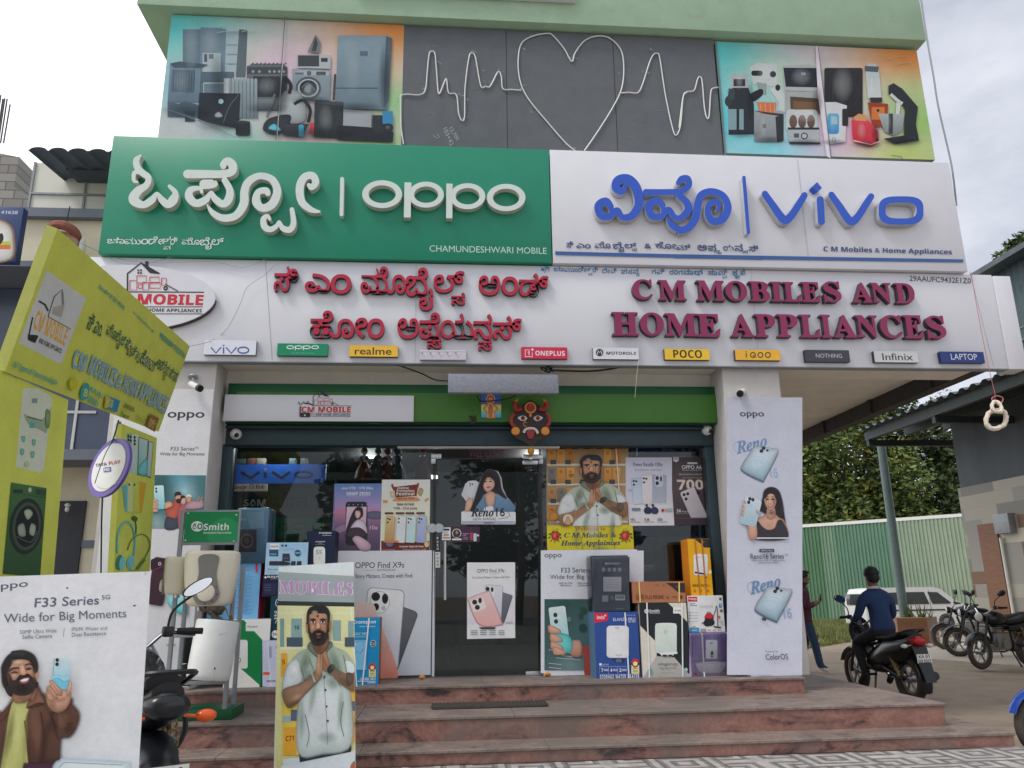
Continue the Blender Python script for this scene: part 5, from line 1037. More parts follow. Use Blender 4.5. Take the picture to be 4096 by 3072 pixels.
for x in (1200,1242): a.spl([(x-12,722),(x,716),(x+13,720),(x,728)], (70,46,44)); a.line([(x-14,706),(x,700),(x+14,705)], 4, (60,40,40), 3)
a.spl([(1205,770),(1225,766),(1246,768),(1226,782)], (180,80,86)); a.spl([(1216,735),(1224,735),(1230,756),(1216,758)], (226,186,164))
a.spl([(1018,985),(1030,900),(1060,865),(1085,870),(1080,930),(1050,985)], (206,164,140)); a.rrect(1020,725,1100,862,14,(206,208,214),None,14); a.rrect(1040,728,1078,770,12,(222,224,228),None,14); [a.ell(x,y,7,7,(36,36,42),n=10) for x,y in ((1062,740),(1082,746),(1062,758))]
a.rrect(985,990,1465,1100,12,(222,224,230)); a.rect(990,1072,1462,1098,(170,172,190)); a.text(mi('Reno16'),1068,955,1370,1032,(40,42,52),.02); a.text('NEW ARRIVAL',1088,1042,1296,1066,(80,84,96),.012); a.text('oppo',1182,1080,1272,1098,(50,52,62),.012); a.line([(1380,985),(1412,1010),(1390,1040),(1315,1052)], 4, (90,94,104), 4)
tag(a.build('cutout_decal'), 'cut-out decal of a woman in denim holding a phone, on the upper glass door', 'decal')
for nm, x0, y0, x1, y1, col, lab in (('price_card',815,1128,890,1240,(222,222,220),'small white price card stuck on the glass door beside the lock'),('offer_strip',892,1122,1148,1256,(70,40,66),'dark purple offer strip with a round portrait, stuck on the glass door')):
    a = Art(PY(GY-.013), 'B5', 1.2); a.rquad(x0,y0,x1,y1,.002,col)
    if nm[0] == 'p': a.rrect(828,1138,880,1156,8,(60,60,66)); a.text('P100X',835,1165,868,1176,(120,120,126)); a.rect(822,1212,884,1226,(214,120,60)); a.rect(830,1186,874,1202,(150,150,156))
    else: a.ell(944,1180,40,42,(222,222,226)); a.ell(944,1180,34,36,(56,48,56)); a.ell(946,1172,12,16,(176,130,104),n=12); a.spl([(920,1212),(946,1190),(970,1212)], (60,60,70)); a.rrect(902,1226,988,1240,6,(226,222,226)); a.text('realme',996,1176,1052,1188,(206,190,206)); a.text('16T',998,1194,1032,1206,(206,190,206)); a.rrect(1062,1172,1086,1240,6,(180,60,100)); a.rrect(1092,1180,1120,1250,6,(180,206,196)); a.ell(1132,1198,10,10,(206,206,210),n=10); [a.rect(1000,1214+8*i,1045,1218+8*i,(150,130,150)) for i in range(3)]
    tag(a.build(nm), lab, 'sticker')
for x0,y0,x1,y1,bgc,fc,lab in ((758,1202,795,1342,(40,40,44),(206,206,206),'black vertical push sticker with white capitals, upper of the two on the door edge'),(756,1345,797,1482,(206,206,204),(90,90,96),'white vertical push sticker with grey capitals, lower of the two on the door edge')):
    a = Art(PY(GY-.034), 'B5', 1.2); a.rquad(x0,y0,x1,y1,.002,bgc)
    for i, ch in enumerate('PUSH'): a.text(mb(ch), x0+10, y0+10+(y1-y0-14)*i/4, x1-12, y0+10+(y1-y0-14)*(i+.68)/4, fc)
    tag(a.build('push_sticker'), lab, 'sticker', 'push stickers on the door edge')
# right window
def f(a):
    a.grid(190,160,915,890, lambda u, v: mixc((150,120,84),(176,150,110),v), 4, 5)
    for j, (y, h) in enumerate(((215,120),(380,130),(560,120),(720,120))):
        for i in range(8):
            x = 205+i*82
            if 330 < x < 720 and y > 200 and i in (3,4,5) : continue
            c = [(206,140,60),(190,120,52),(120,116,110),(214,150,70),(176,130,80)][(i*3+j*2) % 5]; a.rect(x, y, x+66, y+h, c, tuple(int(v*.86) for v in c)); a.rect(x+18, y+20, x+46, y+48, tuple(int(v*.8) for v in c))
        a.rect(195, y+h+8, 905, y+h+26, (196,190,170)); [a.rect(225+130*i, y+h-26, 275+130*i, y+h+14, (62,66,70)) for i in range(5)]
    a.line([(800,160),(850,880)], 12, (206,196,170)); a.text(mb('1ST'),385,436,432,462,(90,60,40)); a.rect(190,150,915,214,(120,96,70)) ; [a.rect(300+110*i,165,352+110*i,215,(40,38,40)) for i in range(5)]
    a.shift = lambda x, y: (585+(x-372)*1.08, 268+(y-425)*.83); a.clip = a.box_ab; namaste(a, .5, False); a.shift = None; a.clip = None
    a.ell(240,810,50,46,(196,150,70)); a.spl([(205,800),(240,770),(290,790),(280,840),(220,850)], (176,120,50)); a.ell(375,838,44,46,(206,196,176)); a.spl([(350,880),(375,810),(402,880)], (196,150,110))
def clipbottom(a): pass
poster('welcome_portrait_poster','B7',190,160,915,890,GP,(150,130,96),'tall poster of a man in grey shirt with joined palms, on the right window',f)
def f(a):
    Y1 = (92,110,70)
    a.text(ms('Welcome to'),440,898,712,934,(176,96,84),.015); a.text(mi('C M Mobiles &'),345,952,808,994,(40,66,104),.022); a.text(mi('Home Applainces'),315,1022,846,1076,(40,66,104),.022)
    for sx, x in ((1,270),(-1,886)):
        for k in range(9):
            t = k*.7; a.spl([(x+sx*(-10+48*math.cos(t)), 990+44*math.sin(t)), (x+sx*(62*math.cos(t+.2)-6), 990+56*math.sin(t+.2)), (x+sx*(45*math.cos(t+.45)), 990+42*math.sin(t+.45))], (56,110,52))
        a.spl([(x-34,960),(x,940),(x+34,960),(x+24,1010),(x,1022),(x-28,1008)], (196,60,52)); a.ell(x-8,975,14,18,(222,110,90)); a.ell(x+14,985,10,12,(176,40,40)); a.line([(x-8,948),(x-16,920)], 6, (150,160,60)); a.line([(x+6,945),(x+14,912)], 6, (150,160,60))
poster('welcome_banner','B7',192,890,965,1107,GP-.006,(222,206,40),'bright yellow welcome banner with red flowers, under the portrait on the right window',f,'banner',g=1.15)
def f(a):
    a.grid(890,288,1300,690, lambda u, v: mixc((190,190,206),(206,204,214),v), 3, 4); a.rect(918,690,1318,886,(214,212,216)); a.text(ms('Power Bundle Offer'),955,332,1220,366,(78,80,98),.01); a.text('Reno15 Series 5G   Find X9 Series',972,390,1210,404,(110,112,126),.01)
    phone(a,950,470,1045,700,(176,190,210),(196,206,216),-5,3); phone(a,1036,445,1130,700,(222,206,210),(226,212,214),-3,3); a.poly([(1130,440),(1250,445),(1248,688),(1122,688)], (150,156,176),(176,180,192)); a.rrect(1144,440,1222,550,26,(186,190,202)); [a.ell(x,y,15,17,(40,40,48)) for x,y in ((1168,470),(1168,515))]; a.rrect(1194,455,1210,500,8,(44,44,52))
    a.rect(918,690,1318,696,(226,226,230)); a.spl([(1055,745),(1085,725),(1115,745),(1108,782),(1062,780)], (40,44,70)); a.spl([(1115,745),(1145,725),(1178,750),(1165,785),(1122,780)], (48,54,90)); a.ell(1075,712,12,12,(40,44,64),n=10); a.ell(1130,712,12,12,(40,44,64),n=10); a.ell(1218,756,15,14,(176,50,54)); a.rrect(945,735,1020,760,4,(120,124,140))
    for t, x0 in (('10%',930),('18',1052),('₹3359'[1:],1168)): a.text(mb(t),x0,826,x0+46,848,(80,82,96)); a.rect(x0,856,x0+90,861,(140,142,150))
    [a.rect(1235,740+12*i,1305,745+12*i,(150,150,160)) for i in range(3)]; a.line([(910,573),(946,580)],14,(176,180,196))
poster('phone_poster','B7',890,287,1322,889,GP-.003,(206,206,214),'pale bundle offer poster of three phones and earbuds on the right window',f)
def f(a):
    a.grid(1295,285,1722,885, lambda u, v: mixc((62,52,58),(86,72,76),1-abs(v-.45)*2), 4, 8)
    a.poly([(1312,285),(1360,285),(1360,318),(1336,330),(1312,318)], (196,190,186)); a.text(mb('NEW'),1318,292,1354,304,(80,70,70)); a.rrect(1436,330,1526,346,7,(196,190,190)); a.text('OPPO A6c',1385,356,1582,390,(226,222,222),.015); a.text('Durable and Long Lasting',1394,394,1580,408,(206,196,196)); a.rrect(1355,424,1625,452,10,(96,84,86)); a.text('EMI starting from ₹1300/- per month'.replace('₹',''),1364,432,1616,444,(196,186,184)); a.text('6 Years Durable Large Battery',1388,462,1596,474,(196,180,176))
    a.text(mb('7000'),1340,482,1662,574,(196,170,160),.03); a.text(mb('7000'),1348,490,1654,566,(222,206,196),-.01)
    X = phone(a,1425,560,1560,860,(206,200,204),(176,170,176),-24,3); a.ell(1530,600,12,14,(36,30,34)); a.rect(1320,820,1722,885,(62,54,62)); a.text('36',1338,744,1380,774,(226,222,222),.02); a.text('Months',1388,758,1448,774,(206,200,200)); a.text('Fluency Protection',1338,780,1452,790,(190,180,180)); a.text('ColorOS',1645,846,1700,862,(214,210,210)); a.line([(1325,826),(1720,830)],2,(120,104,110))
poster('phone_poster','B7',1295,285,1722,886,GP-.002,(70,60,66),'dark brown poster of a silver phone under big figures',f)
def river(a, x0, y0, x1, y1):
    a.grid(x0,y0,x1,y1, blobs((60,86,88), [(.2,.1,.3,(46,80,76),1),(.7,.25,.2,(150,176,182),.9),(.5,.5,.25,(66,100,100),.8),(.3,.95,.2,(120,146,146),.8),(.8,.85,.2,(110,136,136),.9),(.95,.1,.2,(52,70,74),.9)]), 10, 12)
    for i in range(16):
        x = x0+(x1-x0)*random.random(); y = y0+(y1-y0)*(.68+.3*random.random()); a.line([(x,y),(min(x1,x+(x1-x0)*.14),y+(y1-y0)*.02)], (y1-y0)*.008, (176,196,196))
    for i in range(14):
        x = x0+(x1-x0)*random.uniform(.05,.9); y = y0+(y1-y0)*random.uniform(.03,.42); r_ = (x1-x0)*random.uniform(.02,.05); a.ell(min(max(x,x0+r_),x1-r_), max(y,y0+r_), r_, r_, random.choice([(36,66,60),(44,76,70),(92,120,122)]), n=9)
def selfie_hand(a, X0, Y0, k):
    S = lambda pts, c, c2=None: a.spl([(X0+x*k, Y0+y*k) for x, y in pts], c, c2)
    S([(155,250),(200,190),(290,180),(330,260),(300,430),(240,430),(230,260)], (150,66,56)); S([(110,150),(190,130),(215,190),(200,270),(120,260)], (196,150,128),(170,120,100))
    a.rrect(X0-55*k, Y0-170*k, X0+95*k, Y0+250*k, 20*k, (206,226,226), (120,196,196), -7); a.spl([(X0-34*k,Y0+95*k),(X0+20*k,Y0+70*k),(X0+110*k,Y0+100*k),(X0+122*k,Y0+215*k),(X0-10*k,Y0+240*k)], (96,190,186)); a.ell(X0-18*k,Y0-95*k,18*k,20*k,(44,50,54)); a.ell(X0-12*k,Y0-38*k,18*k,20*k,(44,50,54)); a.ell(X0+22*k,Y0-75*k,11*k,15*k,(226,232,232))
    for y, x in ((45,-60),(120,-45),(190,-40),(235,-20)): S([(x-20,y-40),(x+10,y-45),(x+80,y-10),(x+90,y+18),(x+60,y+22),(x-10,y+18)], (206,158,134),(186,136,112))
def f(a):
    a.grid(140,116,1050,1200, lambda u, v: (206,208,214), 2, 2); a.text('oppo',172,146,326,190,(64,66,76),.02); a.text('F33 Series',320,268,556,310,INK,.012); a.text('5G',562,266,585,284,INK); a.text('Wide for Big Moments',220,330,760,374,INK,.012)
    for t, x0, x1 in (('50MP Ultra Wide',300,418),('IP69K Water and',468,586)): a.text(t,x0,396,x1,410,INK)
    for t, x0, x1 in (('Selfie Camera',312,406),('Dust Resistance',472,580)): a.text(t,x0,415,x1,430,INK)
    river(a,172,545,960,1175); selfie_hand(a, 285, 780, 1.0)
poster('phone_poster','B8',140,114,1050,1204,8.98,(206,208,214),'white poster of a hand holding a green phone at a river',f,th=.006)
# tall print on the right pillar
def f(a):
    a.grid(80,55,497,1590, lambda u, v: mixc((186,188,200),(206,208,222),v*1.3), 3, 8)
    a.text('oppo',150,136,288,172,INK,.03)
    for y0, k in ((0,0),(776,1)):
        dx = 75*k; B_ = (110,140,176)
        a.text(mi('Reno'),130+dx,292+y0,305+dx,365+y0,B_,.02,q=[(135+dx,372+y0),(305+dx,325+y0),(125+dx,305+y0)]); a.line([(160+dx,290+y0),(118+dx,315+y0),(128+dx,355+y0),(150+dx,350+y0)],3,(150,172,200),5)
        a.text(mb('16'),305+dx,445+y0,364+dx,500+y0,(150,172,200),-.01)
        q = [(238,340),(330,350),(356,365),(285,505),(268,517),(172,468),(166,440),(205,378)]; a.spl([(x+dx,y+y0) for x,y in q],(96,130,150)); a.spl([(x+dx+2,y+y0-8) for x,y in q],(200,212,220),(150,178,192),n=6); a.ring(248+dx,420+y0,58,40,2,(176,192,206)); a.ring(240+dx,428+y0,40,28,2,(170,188,202)); [a.ell(x+dx,y+y0,r_,r_*.9,(44,48,56),n=12) for x,y,r_ in ((282,336,11),(270,352,11),(303,348,7))]
    C = lambda u, v: (282+u*112, 556+v*107); woman(a, C)
    a.line([C(.15,1.6),C(.28,1.95),C(.45,1.6)],2,(206,180,150)); a.rect(200,830,420,838,(200,202,214))
    a.spl([(195,720),(225,700),(240,760),(240,832),(200,832)], (196,150,128)); a.rrect(160,612,255,765,18,(206,216,222),(160,190,202),14); [a.ell(x,y,9,10,(44,48,56),n=12) for x,y in ((203,617),(197,636),(220,622))]; a.ring(205,690,34,40,2,(180,196,206)); [a.ell(x,y,7,12,(196,150,128),rot=-20,n=10) for x,y in ((176,636),(168,660),(163,682),(160,704),(244,690))]
    a.rrect(255,894,338,912,6,(60,64,78)); a.text('OPPO AI Phone',264,899,330,907,(214,214,222)); a.text('Reno16 Series',205,920,392,948,INK,.015); a.text('5G',396,920,414,932,INK); a.text('AI Remix Collage | 50MP 3.5x Telephoto Camera',210,954,394,962,INK); a.text('Smart & Smooth ColorOS 16',252,965,364,973,INK)
    a.line([(270,1278),(292,1285)],16,(56,70,86)); a.text('Powered by',288,1454,358,1468,(96,98,110),.01); a.text('ColorOS',288,1474,414,1504,(84,88,104),.02); a.rect(245,1588,325,1594,(180,182,192))
poster('pillar_poster','C1',79,52,497,1593,8.462,(200,202,214),'tall pale poster of a woman with a phone covering the right pillar',f,g=1.05)
# tall print on the left pillar
a = Art(PY(8.462), 'D5', 1.15); q = a.ab(1208, 105); z0 = .5; ab = a.ab; a.ab = lambda x, y: (x, y); a.quad([(-3.5,q[1]),(q[0],q[1]),(q[0],z0),(-3.5,z0)], .004, (206,206,208)); a.ab = ab
a.text('oppo',868,272,1136,336,(54,56,64),.03); a.text('F33 Series',892,530,1064,558,INK,.012); a.text('5G',1070,528,1094,542,INK); a.text('Wide for Big Moments',812,570,1138,600,INK,.012)
a.grid(0,0,0,0, blobs((60,110,116), [(.3,.15,.3,(40,76,78),1),(.65,.3,.22,(190,216,222),1),(.9,.2,.2,(70,110,120),.8),(.5,.05,.2,(96,160,180),.8),(.15,.9,.2,(176,186,182),.8),(.95,.9,.2,(150,170,170),.8),(.5,.7,.3,(60,90,92),.6)]), 8, 10, quad=[(752,737),(1150,740),(1128,1134),(740,1132)])
a.spl([(905,940),(930,915),(960,930),(952,1020),(930,1060),(915,1130),(850,1130),(862,1030),(850,975),(890,960)], (176,84,66)); a.spl([(920,1060),(950,1050),(930,1132),(850,1132),(862,1050)], (60,66,80)); a.spl([(925,885),(945,872),(965,890),(960,930),(935,935)], (196,146,120)); a.spl([(920,900),(925,868),(955,862),(970,885),(955,885),(932,890)], (36,32,34)); a.spl([(932,918),(962,915),(955,942),(938,942)], (50,40,38))
a.spl([(965,960),(985,945),(1010,965),(1000,1040),(985,1130),(950,1130),(945,1000)], (170,90,104)); a.spl([(966,905),(985,895),(1002,915),(996,950),(970,948)], (206,160,136)); a.spl([(962,945),(965,900),(985,888),(1002,905),(990,905),(972,915)], (40,34,36))
a.spl([(1010,950),(1040,930),(1100,930),(1130,925),(1130,970),(1090,985),(1000,985)], (176,140,150)); a.spl([(1008,895),(1030,885),(1045,905),(1035,940),(1010,935)], (196,146,124)); a.spl([(1002,905),(1010,882),(1035,880),(1050,900),(1025,896)], (206,214,214)); a.line([(1090,930),(1100,895),(1110,930),(1125,900)], 9, (196,146,124))
a.rrect(770,815,845,990,12,(196,220,222),(110,190,200),-3); a.ell(785,838,8,9,(40,50,54),n=10); a.ell(786,860,8,9,(40,50,54),n=10); a.spl([(850,945),(890,935),(905,965),(850,985)], (200,150,124)); [a.spl([(757,y-10),(790,y-8),(800,y+8),(757,y+12)], (196,146,120)) for y in (925,950,972,998)]
a.view = 'B2'; a.rrect(1212,-40,1345,345,26,(70,36,52),(54,28,40),9); a.rrect(1215,-30,1345,70,22,(44,26,40),None,0); a.ring(1288,10,12,14,5,(206,200,206),14); a.line([(1225,70),(1345,15)],4,(170,40,60))
a.spl([(1345,290),(1400,250),(1515,250),(1512,330),(1500,420),(1440,400),(1380,360)], (176,222,222),(70,186,196)); a.text('50MP Ultra Wide',1130,655,1216,672,INK); a.text('Selfie Camera',1130,684,1212,698,INK); a.text('IP69K',1345,655,1420,672,INK)
tag(a.build('pillar_poster'), 'tall white poster of friends taking a selfie covering the left pillar', 'poster')

# ================================================================ cartons
CART = 'product cartons stacked on the platform'
def carton(view, x0, y0, x1, y1, Y, dep, col, side, label, fn, straps=(), scol=(226,224,216), wrap=False, g=1.25, ang=0, gy=True):
    pl = PY(Y) if not ang else PV(P((x0+x1)/2, y1, Y, view).x, Y, R(ang))
    a = Art(pl, view, g); a.rquad(x0, y0, x1, y1, dep, col, side); a.clip = a.box_ab; fn(a)
    o = tag(a.build('product_carton', None, MATTE), label, 'carton', CART)
    k = a.k
    if straps:
        s_ = Art(pl, view, g, k+.002)
        for x, x2 in straps: s_.line([(x, y0), (x2, y1)], 12, scol)
        s_.build('strap', o)
    if wrap:
        A = pl.w(a.box_ab[0]-.008, a.box_ab[1]-.0, .008); B = pl.w(a.box_ab[2]+.008, a.box_ab[3]+.012, -dep-.01)
        b = MB(); b.box(A, B, .02, seg=2)
        for v in b.bm.verts: v.co += Vector((mnoise.noise(v.co*14), mnoise.noise(v.co*14+Vector((9,9,9)))-.4, mnoise.noise(v.co*11)))*.008
        b.build('plastic_wrap', FILM, o, 50)
    return o
def star(a, x0, y0, x1, y1):
    w_ = x1-x0; a.rect(x0,y0+(y1-y0)*.35,x1,y1,(222,212,150)); a.ell((x0+x1)/2,y0+(y1-y0)*.3,w_*.5,(y1-y0)*.3,(196,50,46)); a.rect(x0,y0+(y1-y0)*.3,x1,y0+(y1-y0)*.42,(40,40,40)); a.ell((x0+x1)/2,y0+(y1-y0)*.34,w_*.3,(y1-y0)*.14,(222,212,150)); [a.rect(x0+w_*.15,y0+(y1-y0)*v,x1-w_*.15,y0+(y1-y0)*(v+.04),(120,110,70)) for v in (.5,.62,.74,.85)]
def f(a):
    a.poly([(612,668),(735,668),(732,735),(614,757)],(206,40,66)); a.text(mb('Indo'),634,690,704,722,(232,226,230)); a.text('ELANZA PRO',780,712,978,735,(222,224,232),.03); a.text('25L-4025',912,738,978,750,(206,210,222),.02); a.text('trade buy italy',892,682,976,694,(176,186,214)); a.spl([(700,690),(716,682),(712,700)],(230,200,206))
    a.rrect(722,780,918,1065,30,(222,222,236),(206,206,226)); a.rect(722,800,918,1045,(214,214,230)); a.poly([(750,790),(800,785),(820,1060),(760,1060)],(232,232,240)); a.poly([(772,1066),(886,1066),(870,1105),(800,1105)],(40,50,80)); a.rect(802,1075,855,1104,(90,100,130)); a.text('Indo',798,792,832,806,(90,96,120)); a.text('ELANZA PRO',804,1034,858,1044,(120,124,150))
    a.rect(656,1112,678,1132,(222,224,232)); a.text('2KW',682,1118,742,1130,(190,196,214)); a.line([(660,1142),(900,1142),(900,1210),(660,1210),(660,1142)],2.5,(176,186,214)); [a.line([(x,1145),(x,1208)],2.5,(176,186,214)) for x in (738,820)]
    [a.text(mb(t),x,1158,x+20,1188,(226,228,236)) for t, x in (('7',672),('4',752),('2',832))]; [a.rect(x,1162,x+44,1182,(150,160,196)) for x in (696,774,854)]; star(a,940,1070,1008,1205); a.text(mb('STORAGE WATER HEATER'),660,1216,1010,1242,(226,228,236),space=1.2)
carton('B8',610,664,1026,1250,8.62,.4,(48,76,140),(76,110,140),'deep blue water heater carton with a red corner, on the platform right of the door',f,((882,918),))
def f(a):
    a.poly([(1020,780),(1170,935),(1160,1120),(1095,1248),(1040,1248)],(206,200,186)); a.poly([(1265,578),(1428,578),(1440,750),(1330,640)],(206,200,186)); a.poly([(1160,1050),(1320,1060),(1475,1235),(1470,1248),(1040,1248)],(176,174,168),(160,158,152)); a.poly([(1012,770),(1020,780),(1040,1248),(1035,1248)],(206,200,186))
    a.ell(1076,652,20,20,(226,228,226)); a.text(mb('AO'),1064,642,1090,662,(30,32,34)); a.text(mb('Smith'),1100,636,1190,664,(226,228,226)); a.rect(1102,670,1196,674,(160,164,164)); a.rect(1310,618,1395,672,(226,222,212)); a.text(mb('150 years'),1318,638,1384,656,(40,110,70))
    a.rrect(1150,760,1342,1022,26,(206,216,206),(190,202,192)); a.ell(1246,765,92,10,(222,230,222)); a.ring(1244,836,14,16,3,(120,130,124),12); a.poly([(1180,1020),(1350,1010),(1345,1030),(1200,1035)],(214,222,214)); a.poly([(1196,1030),(1320,1028),(1300,1058),(1215,1058)],(222,228,222)); a.rect(1215,1036,1306,1056,(44,48,52)); a.ell(1260,1044,9,9,(150,156,156),n=10)
    a.text('elegance',1178,1106,1348,1134,(90,92,88),-.005); a.text('prime',1308,1128,1348,1138,(110,110,106)); a.text('Water Heater 15 Litres',1192,1148,1338,1160,(96,96,92)); a.text('Suitable for high rise',1212,1194,1322,1200,(120,118,112)); a.ell(1422,1170,17,18,(150,176,176)); a.poly([(1102,1165),(1122,1160),(1124,1205),(1106,1210)],(70,150,150))
carton('B8',1008,576,1470,1250,8.6,.4,(40,42,46),(176,170,156),'black and cream water heater carton with white straps, between the blue and the purple cartons',f,((1076,1100),(1386,1394)))
def f(a):
    a.grid(1455,850,1975,1228, lambda u, v: mixc((134,116,160),(176,160,190),v), 4, 4)
    for i in range(9): x = 1475+i*55; a.rect(x,862,x+22,1080,(150,134,176)) if i % 2 else a.rect(x,870,x+14,1060,(120,102,148))
    a.rect(1476,1080,1968,1105,(150,134,172)); a.rrect(1598,905,1702,1072,14,(222,220,228)); a.rect(1634,930,1660,938,(90,90,104)); a.rrect(1642,1004,1666,1062,10,(70,70,84)); a.ell(1655,1046,7,8,(220,220,226),n=10); a.poly([(1505,1110),(1785,1100),(1760,1165),(1720,1196),(1570,1200),(1530,1175)],(232,230,236),(206,200,214)); a.spl([(1505,1110),(1640,1098),(1785,1102),(1640,1118)],(214,206,222))
    a.rrect(1778,880,1918,918,4,(70,64,100)); a.text(mb('JOHNSON'),1788,888,1908,910,(226,224,236)); a.rrect(1805,930,1905,1110,16,(160,146,184)); a.text('AQUA',1788,1148,1872,1172,(232,230,240),.02); a.text('15',1888,1148,1916,1172,(110,130,190),.02); a.ell(1918,1100,14,16,(226,224,236)); a.ell(1925,1035,12,20,(90,150,176)); a.ell(1508,1206,14,8,(206,70,90)); a.text('JOHNSON APPLIANCES',0,0,0,0,(214,206,222),0,q=[(1572,1225),(1556,880),(1590,1224)])
carton('B8',1453,846,1978,1230,8.6,.42,(150,134,176),(120,108,140),'purple water heater carton printed with a bath tub, rightmost on the platform',f,((1562,1585),),wrap=True)
def f(a):
    a.rect(1442,524,1524,568,(196,40,60)); a.text(mb('Prestige'),1448,534,1518,556,(232,226,226)); a.text(mb('Clean'),1452,574,1504,588,(60,140,150)); a.text(mb('Home'),1462,592,1520,606,(60,110,120)); a.ell(1728,544,12,13,(90,92,96)); a.rect(1716,584,1742,620,(50,130,176)); a.text(mb('1'),1722,588,1736,612,(226,230,236)); a.rect(1724,636,1748,660,(110,110,116)); a.text('A VACUUM DESIGNED',1542,598,1660,610,(176,178,184)); a.text('ALL KINDS OF CLEANING',1542,612,1664,622,(176,178,184))
    a.spl([(1585,740),(1668,735),(1662,775),(1595,782)],(40,40,44)); a.poly([(1592,705),(1665,700),(1668,740),(1586,742)],(44,44,48)); a.spl([(1592,712),(1600,680),(1625,668),(1655,680),(1664,712)],(196,44,56)); a.line([(1608,672),(1612,660),(1640,660),(1642,672)],5,(40,40,44)); a.line([(1660,710),(1685,640),(1692,605),(1700,640),(1704,790)],6,(40,40,44),3); a.line([(1565,765),(1590,740)],9,(44,44,48)); a.poly([(1665,782),(1734,790),(1732,802),(1672,796)],(44,44,48)); a.ell(1714,704,12,14,(206,90,90))
    [a.rect(1472,662+26*i,1530,666+26*i,(170,170,176)) for i in range(4)]; [a.ell(1456,664+26*i,6,6,(110,110,114),n=8) for i in range(4)]; a.rect(1456,796,1538,850,(50,140,176)); a.text(mb('SMARTSI'),1474,816,1522,824,(226,232,236)); a.ell(1495,794,12,12,(190,130,120)); a.rect(1552,806,1600,836,(150,146,140)); [a.rect(1612+45*i,815,1642+45*i,822,(170,120,116)) for i in range(3)]; a.rect(1716,735,1752,755,(190,180,180))
carton('B8',1432,516,1774,856,8.64,.32,(222,220,214),(190,188,182),'white vacuum cleaner carton with a red canister picture, on top of the purple carton',f)
def f(a):
    a.poly([(1500,12),(1640,12),(1642,95),(1585,92),(1545,50)],(50,46,46)); a.line([(1545,50),(1585,92),(1642,95)],4,(226,190,120)); a.text(mi('V-Guard')[:1],1572,34,1606,48,(200,100,60)); a.rrect(1492,145,1615,335,22,(226,228,232),(206,208,214)); a.poly([(1500,300),(1600,318),(1596,332),(1502,316)],(50,50,54)); a.text('—',1528,172,1550,176,(120,120,126)); a.ell(1638,306,15,17,(236,222,180)); a.text(mb('MAHA PLUS'),1482,412,1614,434,(96,60,30)); a.text('5L',1618,414,1642,434,(190,120,40)); a.ell(1602,352,7,7,(70,50,40),n=8); [a.rect(x,460,x+24,482,(176,116,36)) for x in (1490,1540,1604)]
carton('B8',1436,12,1666,514,8.7,.26,(236,158,28),(196,120,30),'tall orange water heater carton bound with two cords, topmost of the right stack',f,((1500,1550),(1562,1602)),(176,110,50))
def f(a):
    a.poly([(1245,402),(1418,402),(1422,490),(1350,482),(1300,440)],(52,46,44)); a.text(mi('V-Guard')[:1],1330,432,1390,442,(130,90,70)); a.text(mb('SAFE-FLO PRIME'),982,514,1228,544,(84,48,32)); a.text('6L',1252,514,1280,544,(84,48,32)); a.line([(1240,510),(1242,550)],2,(110,66,44)); a.rect(982,504,1060,510,(130,84,60)); a.text('WATER HEATER',982,548,1050,556,(110,66,44)); a.rect(1302,516,1340,534,(130,84,60)); a.rect(1370,512,1392,540,(84,48,32)); a.text('ISI',1155,412,1180,426,(130,84,60)); a.rect(1210,414,1236,426,(150,100,74))
carton('B8',944,392,1424,572,8.62,.34,(160,106,76),(120,78,56),'flat brown water heater carton with yellow straps, lying on the black and cream carton',f,((1008,1018),(1362,1364)),(226,190,110))
def f(a):
    a.grid(600,172,925,660, lambda u, v: mixc((84,88,98),(98,116,132),max(0,v*1.6-.6)), 3, 6); a.text(mb('ZEBRONICS'),708,222,842,238,(196,200,206)); a.ell(716,230,10,9,(196,200,206)); [a.rect(x,268,x+30,300,(150,156,164)) for x in (680,730,776,822)]; a.rect(692,348,852,478,(196,196,200)); [a.rect(710,372+22*i,830,376+22*i,(170,170,178)) for i in range(4)]; a.rect(682,512,736,568,(170,176,182)); a.rect(798,506,884,556,(206,206,210)); [a.rect(806+8*i,512,810+8*i,542,(90,92,98)) for i in range(9)]; a.ell(770,535,16,20,(130,136,144)); a.line([(800,628),(870,630)],8,(150,160,170))
carton('B8',588,168,932,658,8.64,.3,(90,94,104),(70,74,84),'grey speaker carton wrapped in crinkled plastic, on top of the deep blue carton',f,wrap=True)
# left stack
def f(a):
    a.poly([(905,735),(1145,735),(1108,890),(905,890)],(0,0,0)) if 0 else None
    a.poly([(800,735),(940,730),(1104,905),(1095,1318),(880,1130),(800,1130)],(20,120,66)); a.rect(958,760,1066,828,(226,226,214)); a.text(mb('150 years'),970,780,1062,802,(40,110,70)); a.rrect(800,905,975,1160,20,(222,222,216),(206,206,200)); a.ring(890,1085,26,28,7,(120,122,124),18); a.text('one',845,1205,920,1235,(150,152,150),-.005); a.poly([(800,1140),(880,1130),(1080,1320),(1060,1330),(800,1330)],(222,220,208))
carton('B4',800,726,1142,1330,8.6,.3,(226,224,212),(170,176,168),'white and green water heater carton behind the water heater stand',f)
def f(a):
    a.rect(1105,912,1282,1318,(190,194,214)); a.line([(1150,920),(1180,1310)],9,(226,226,230)); a.rect(1112,1190,1170,1216,(226,90,50)); a.text(mb('BALTHEN'),1146,1262,1238,1278,(50,50,66)); a.ell(1250,975,24,25,(206,60,70)); [a.rect(1165+6*i,960,1168+6*i,1060,(150,150,166)) for i in range(4)]
carton('B4',1105,912,1290,1320,8.6,.3,(206,208,222),(160,162,176),'pale lilac carton with an orange mark, half behind the portrait standee',f)
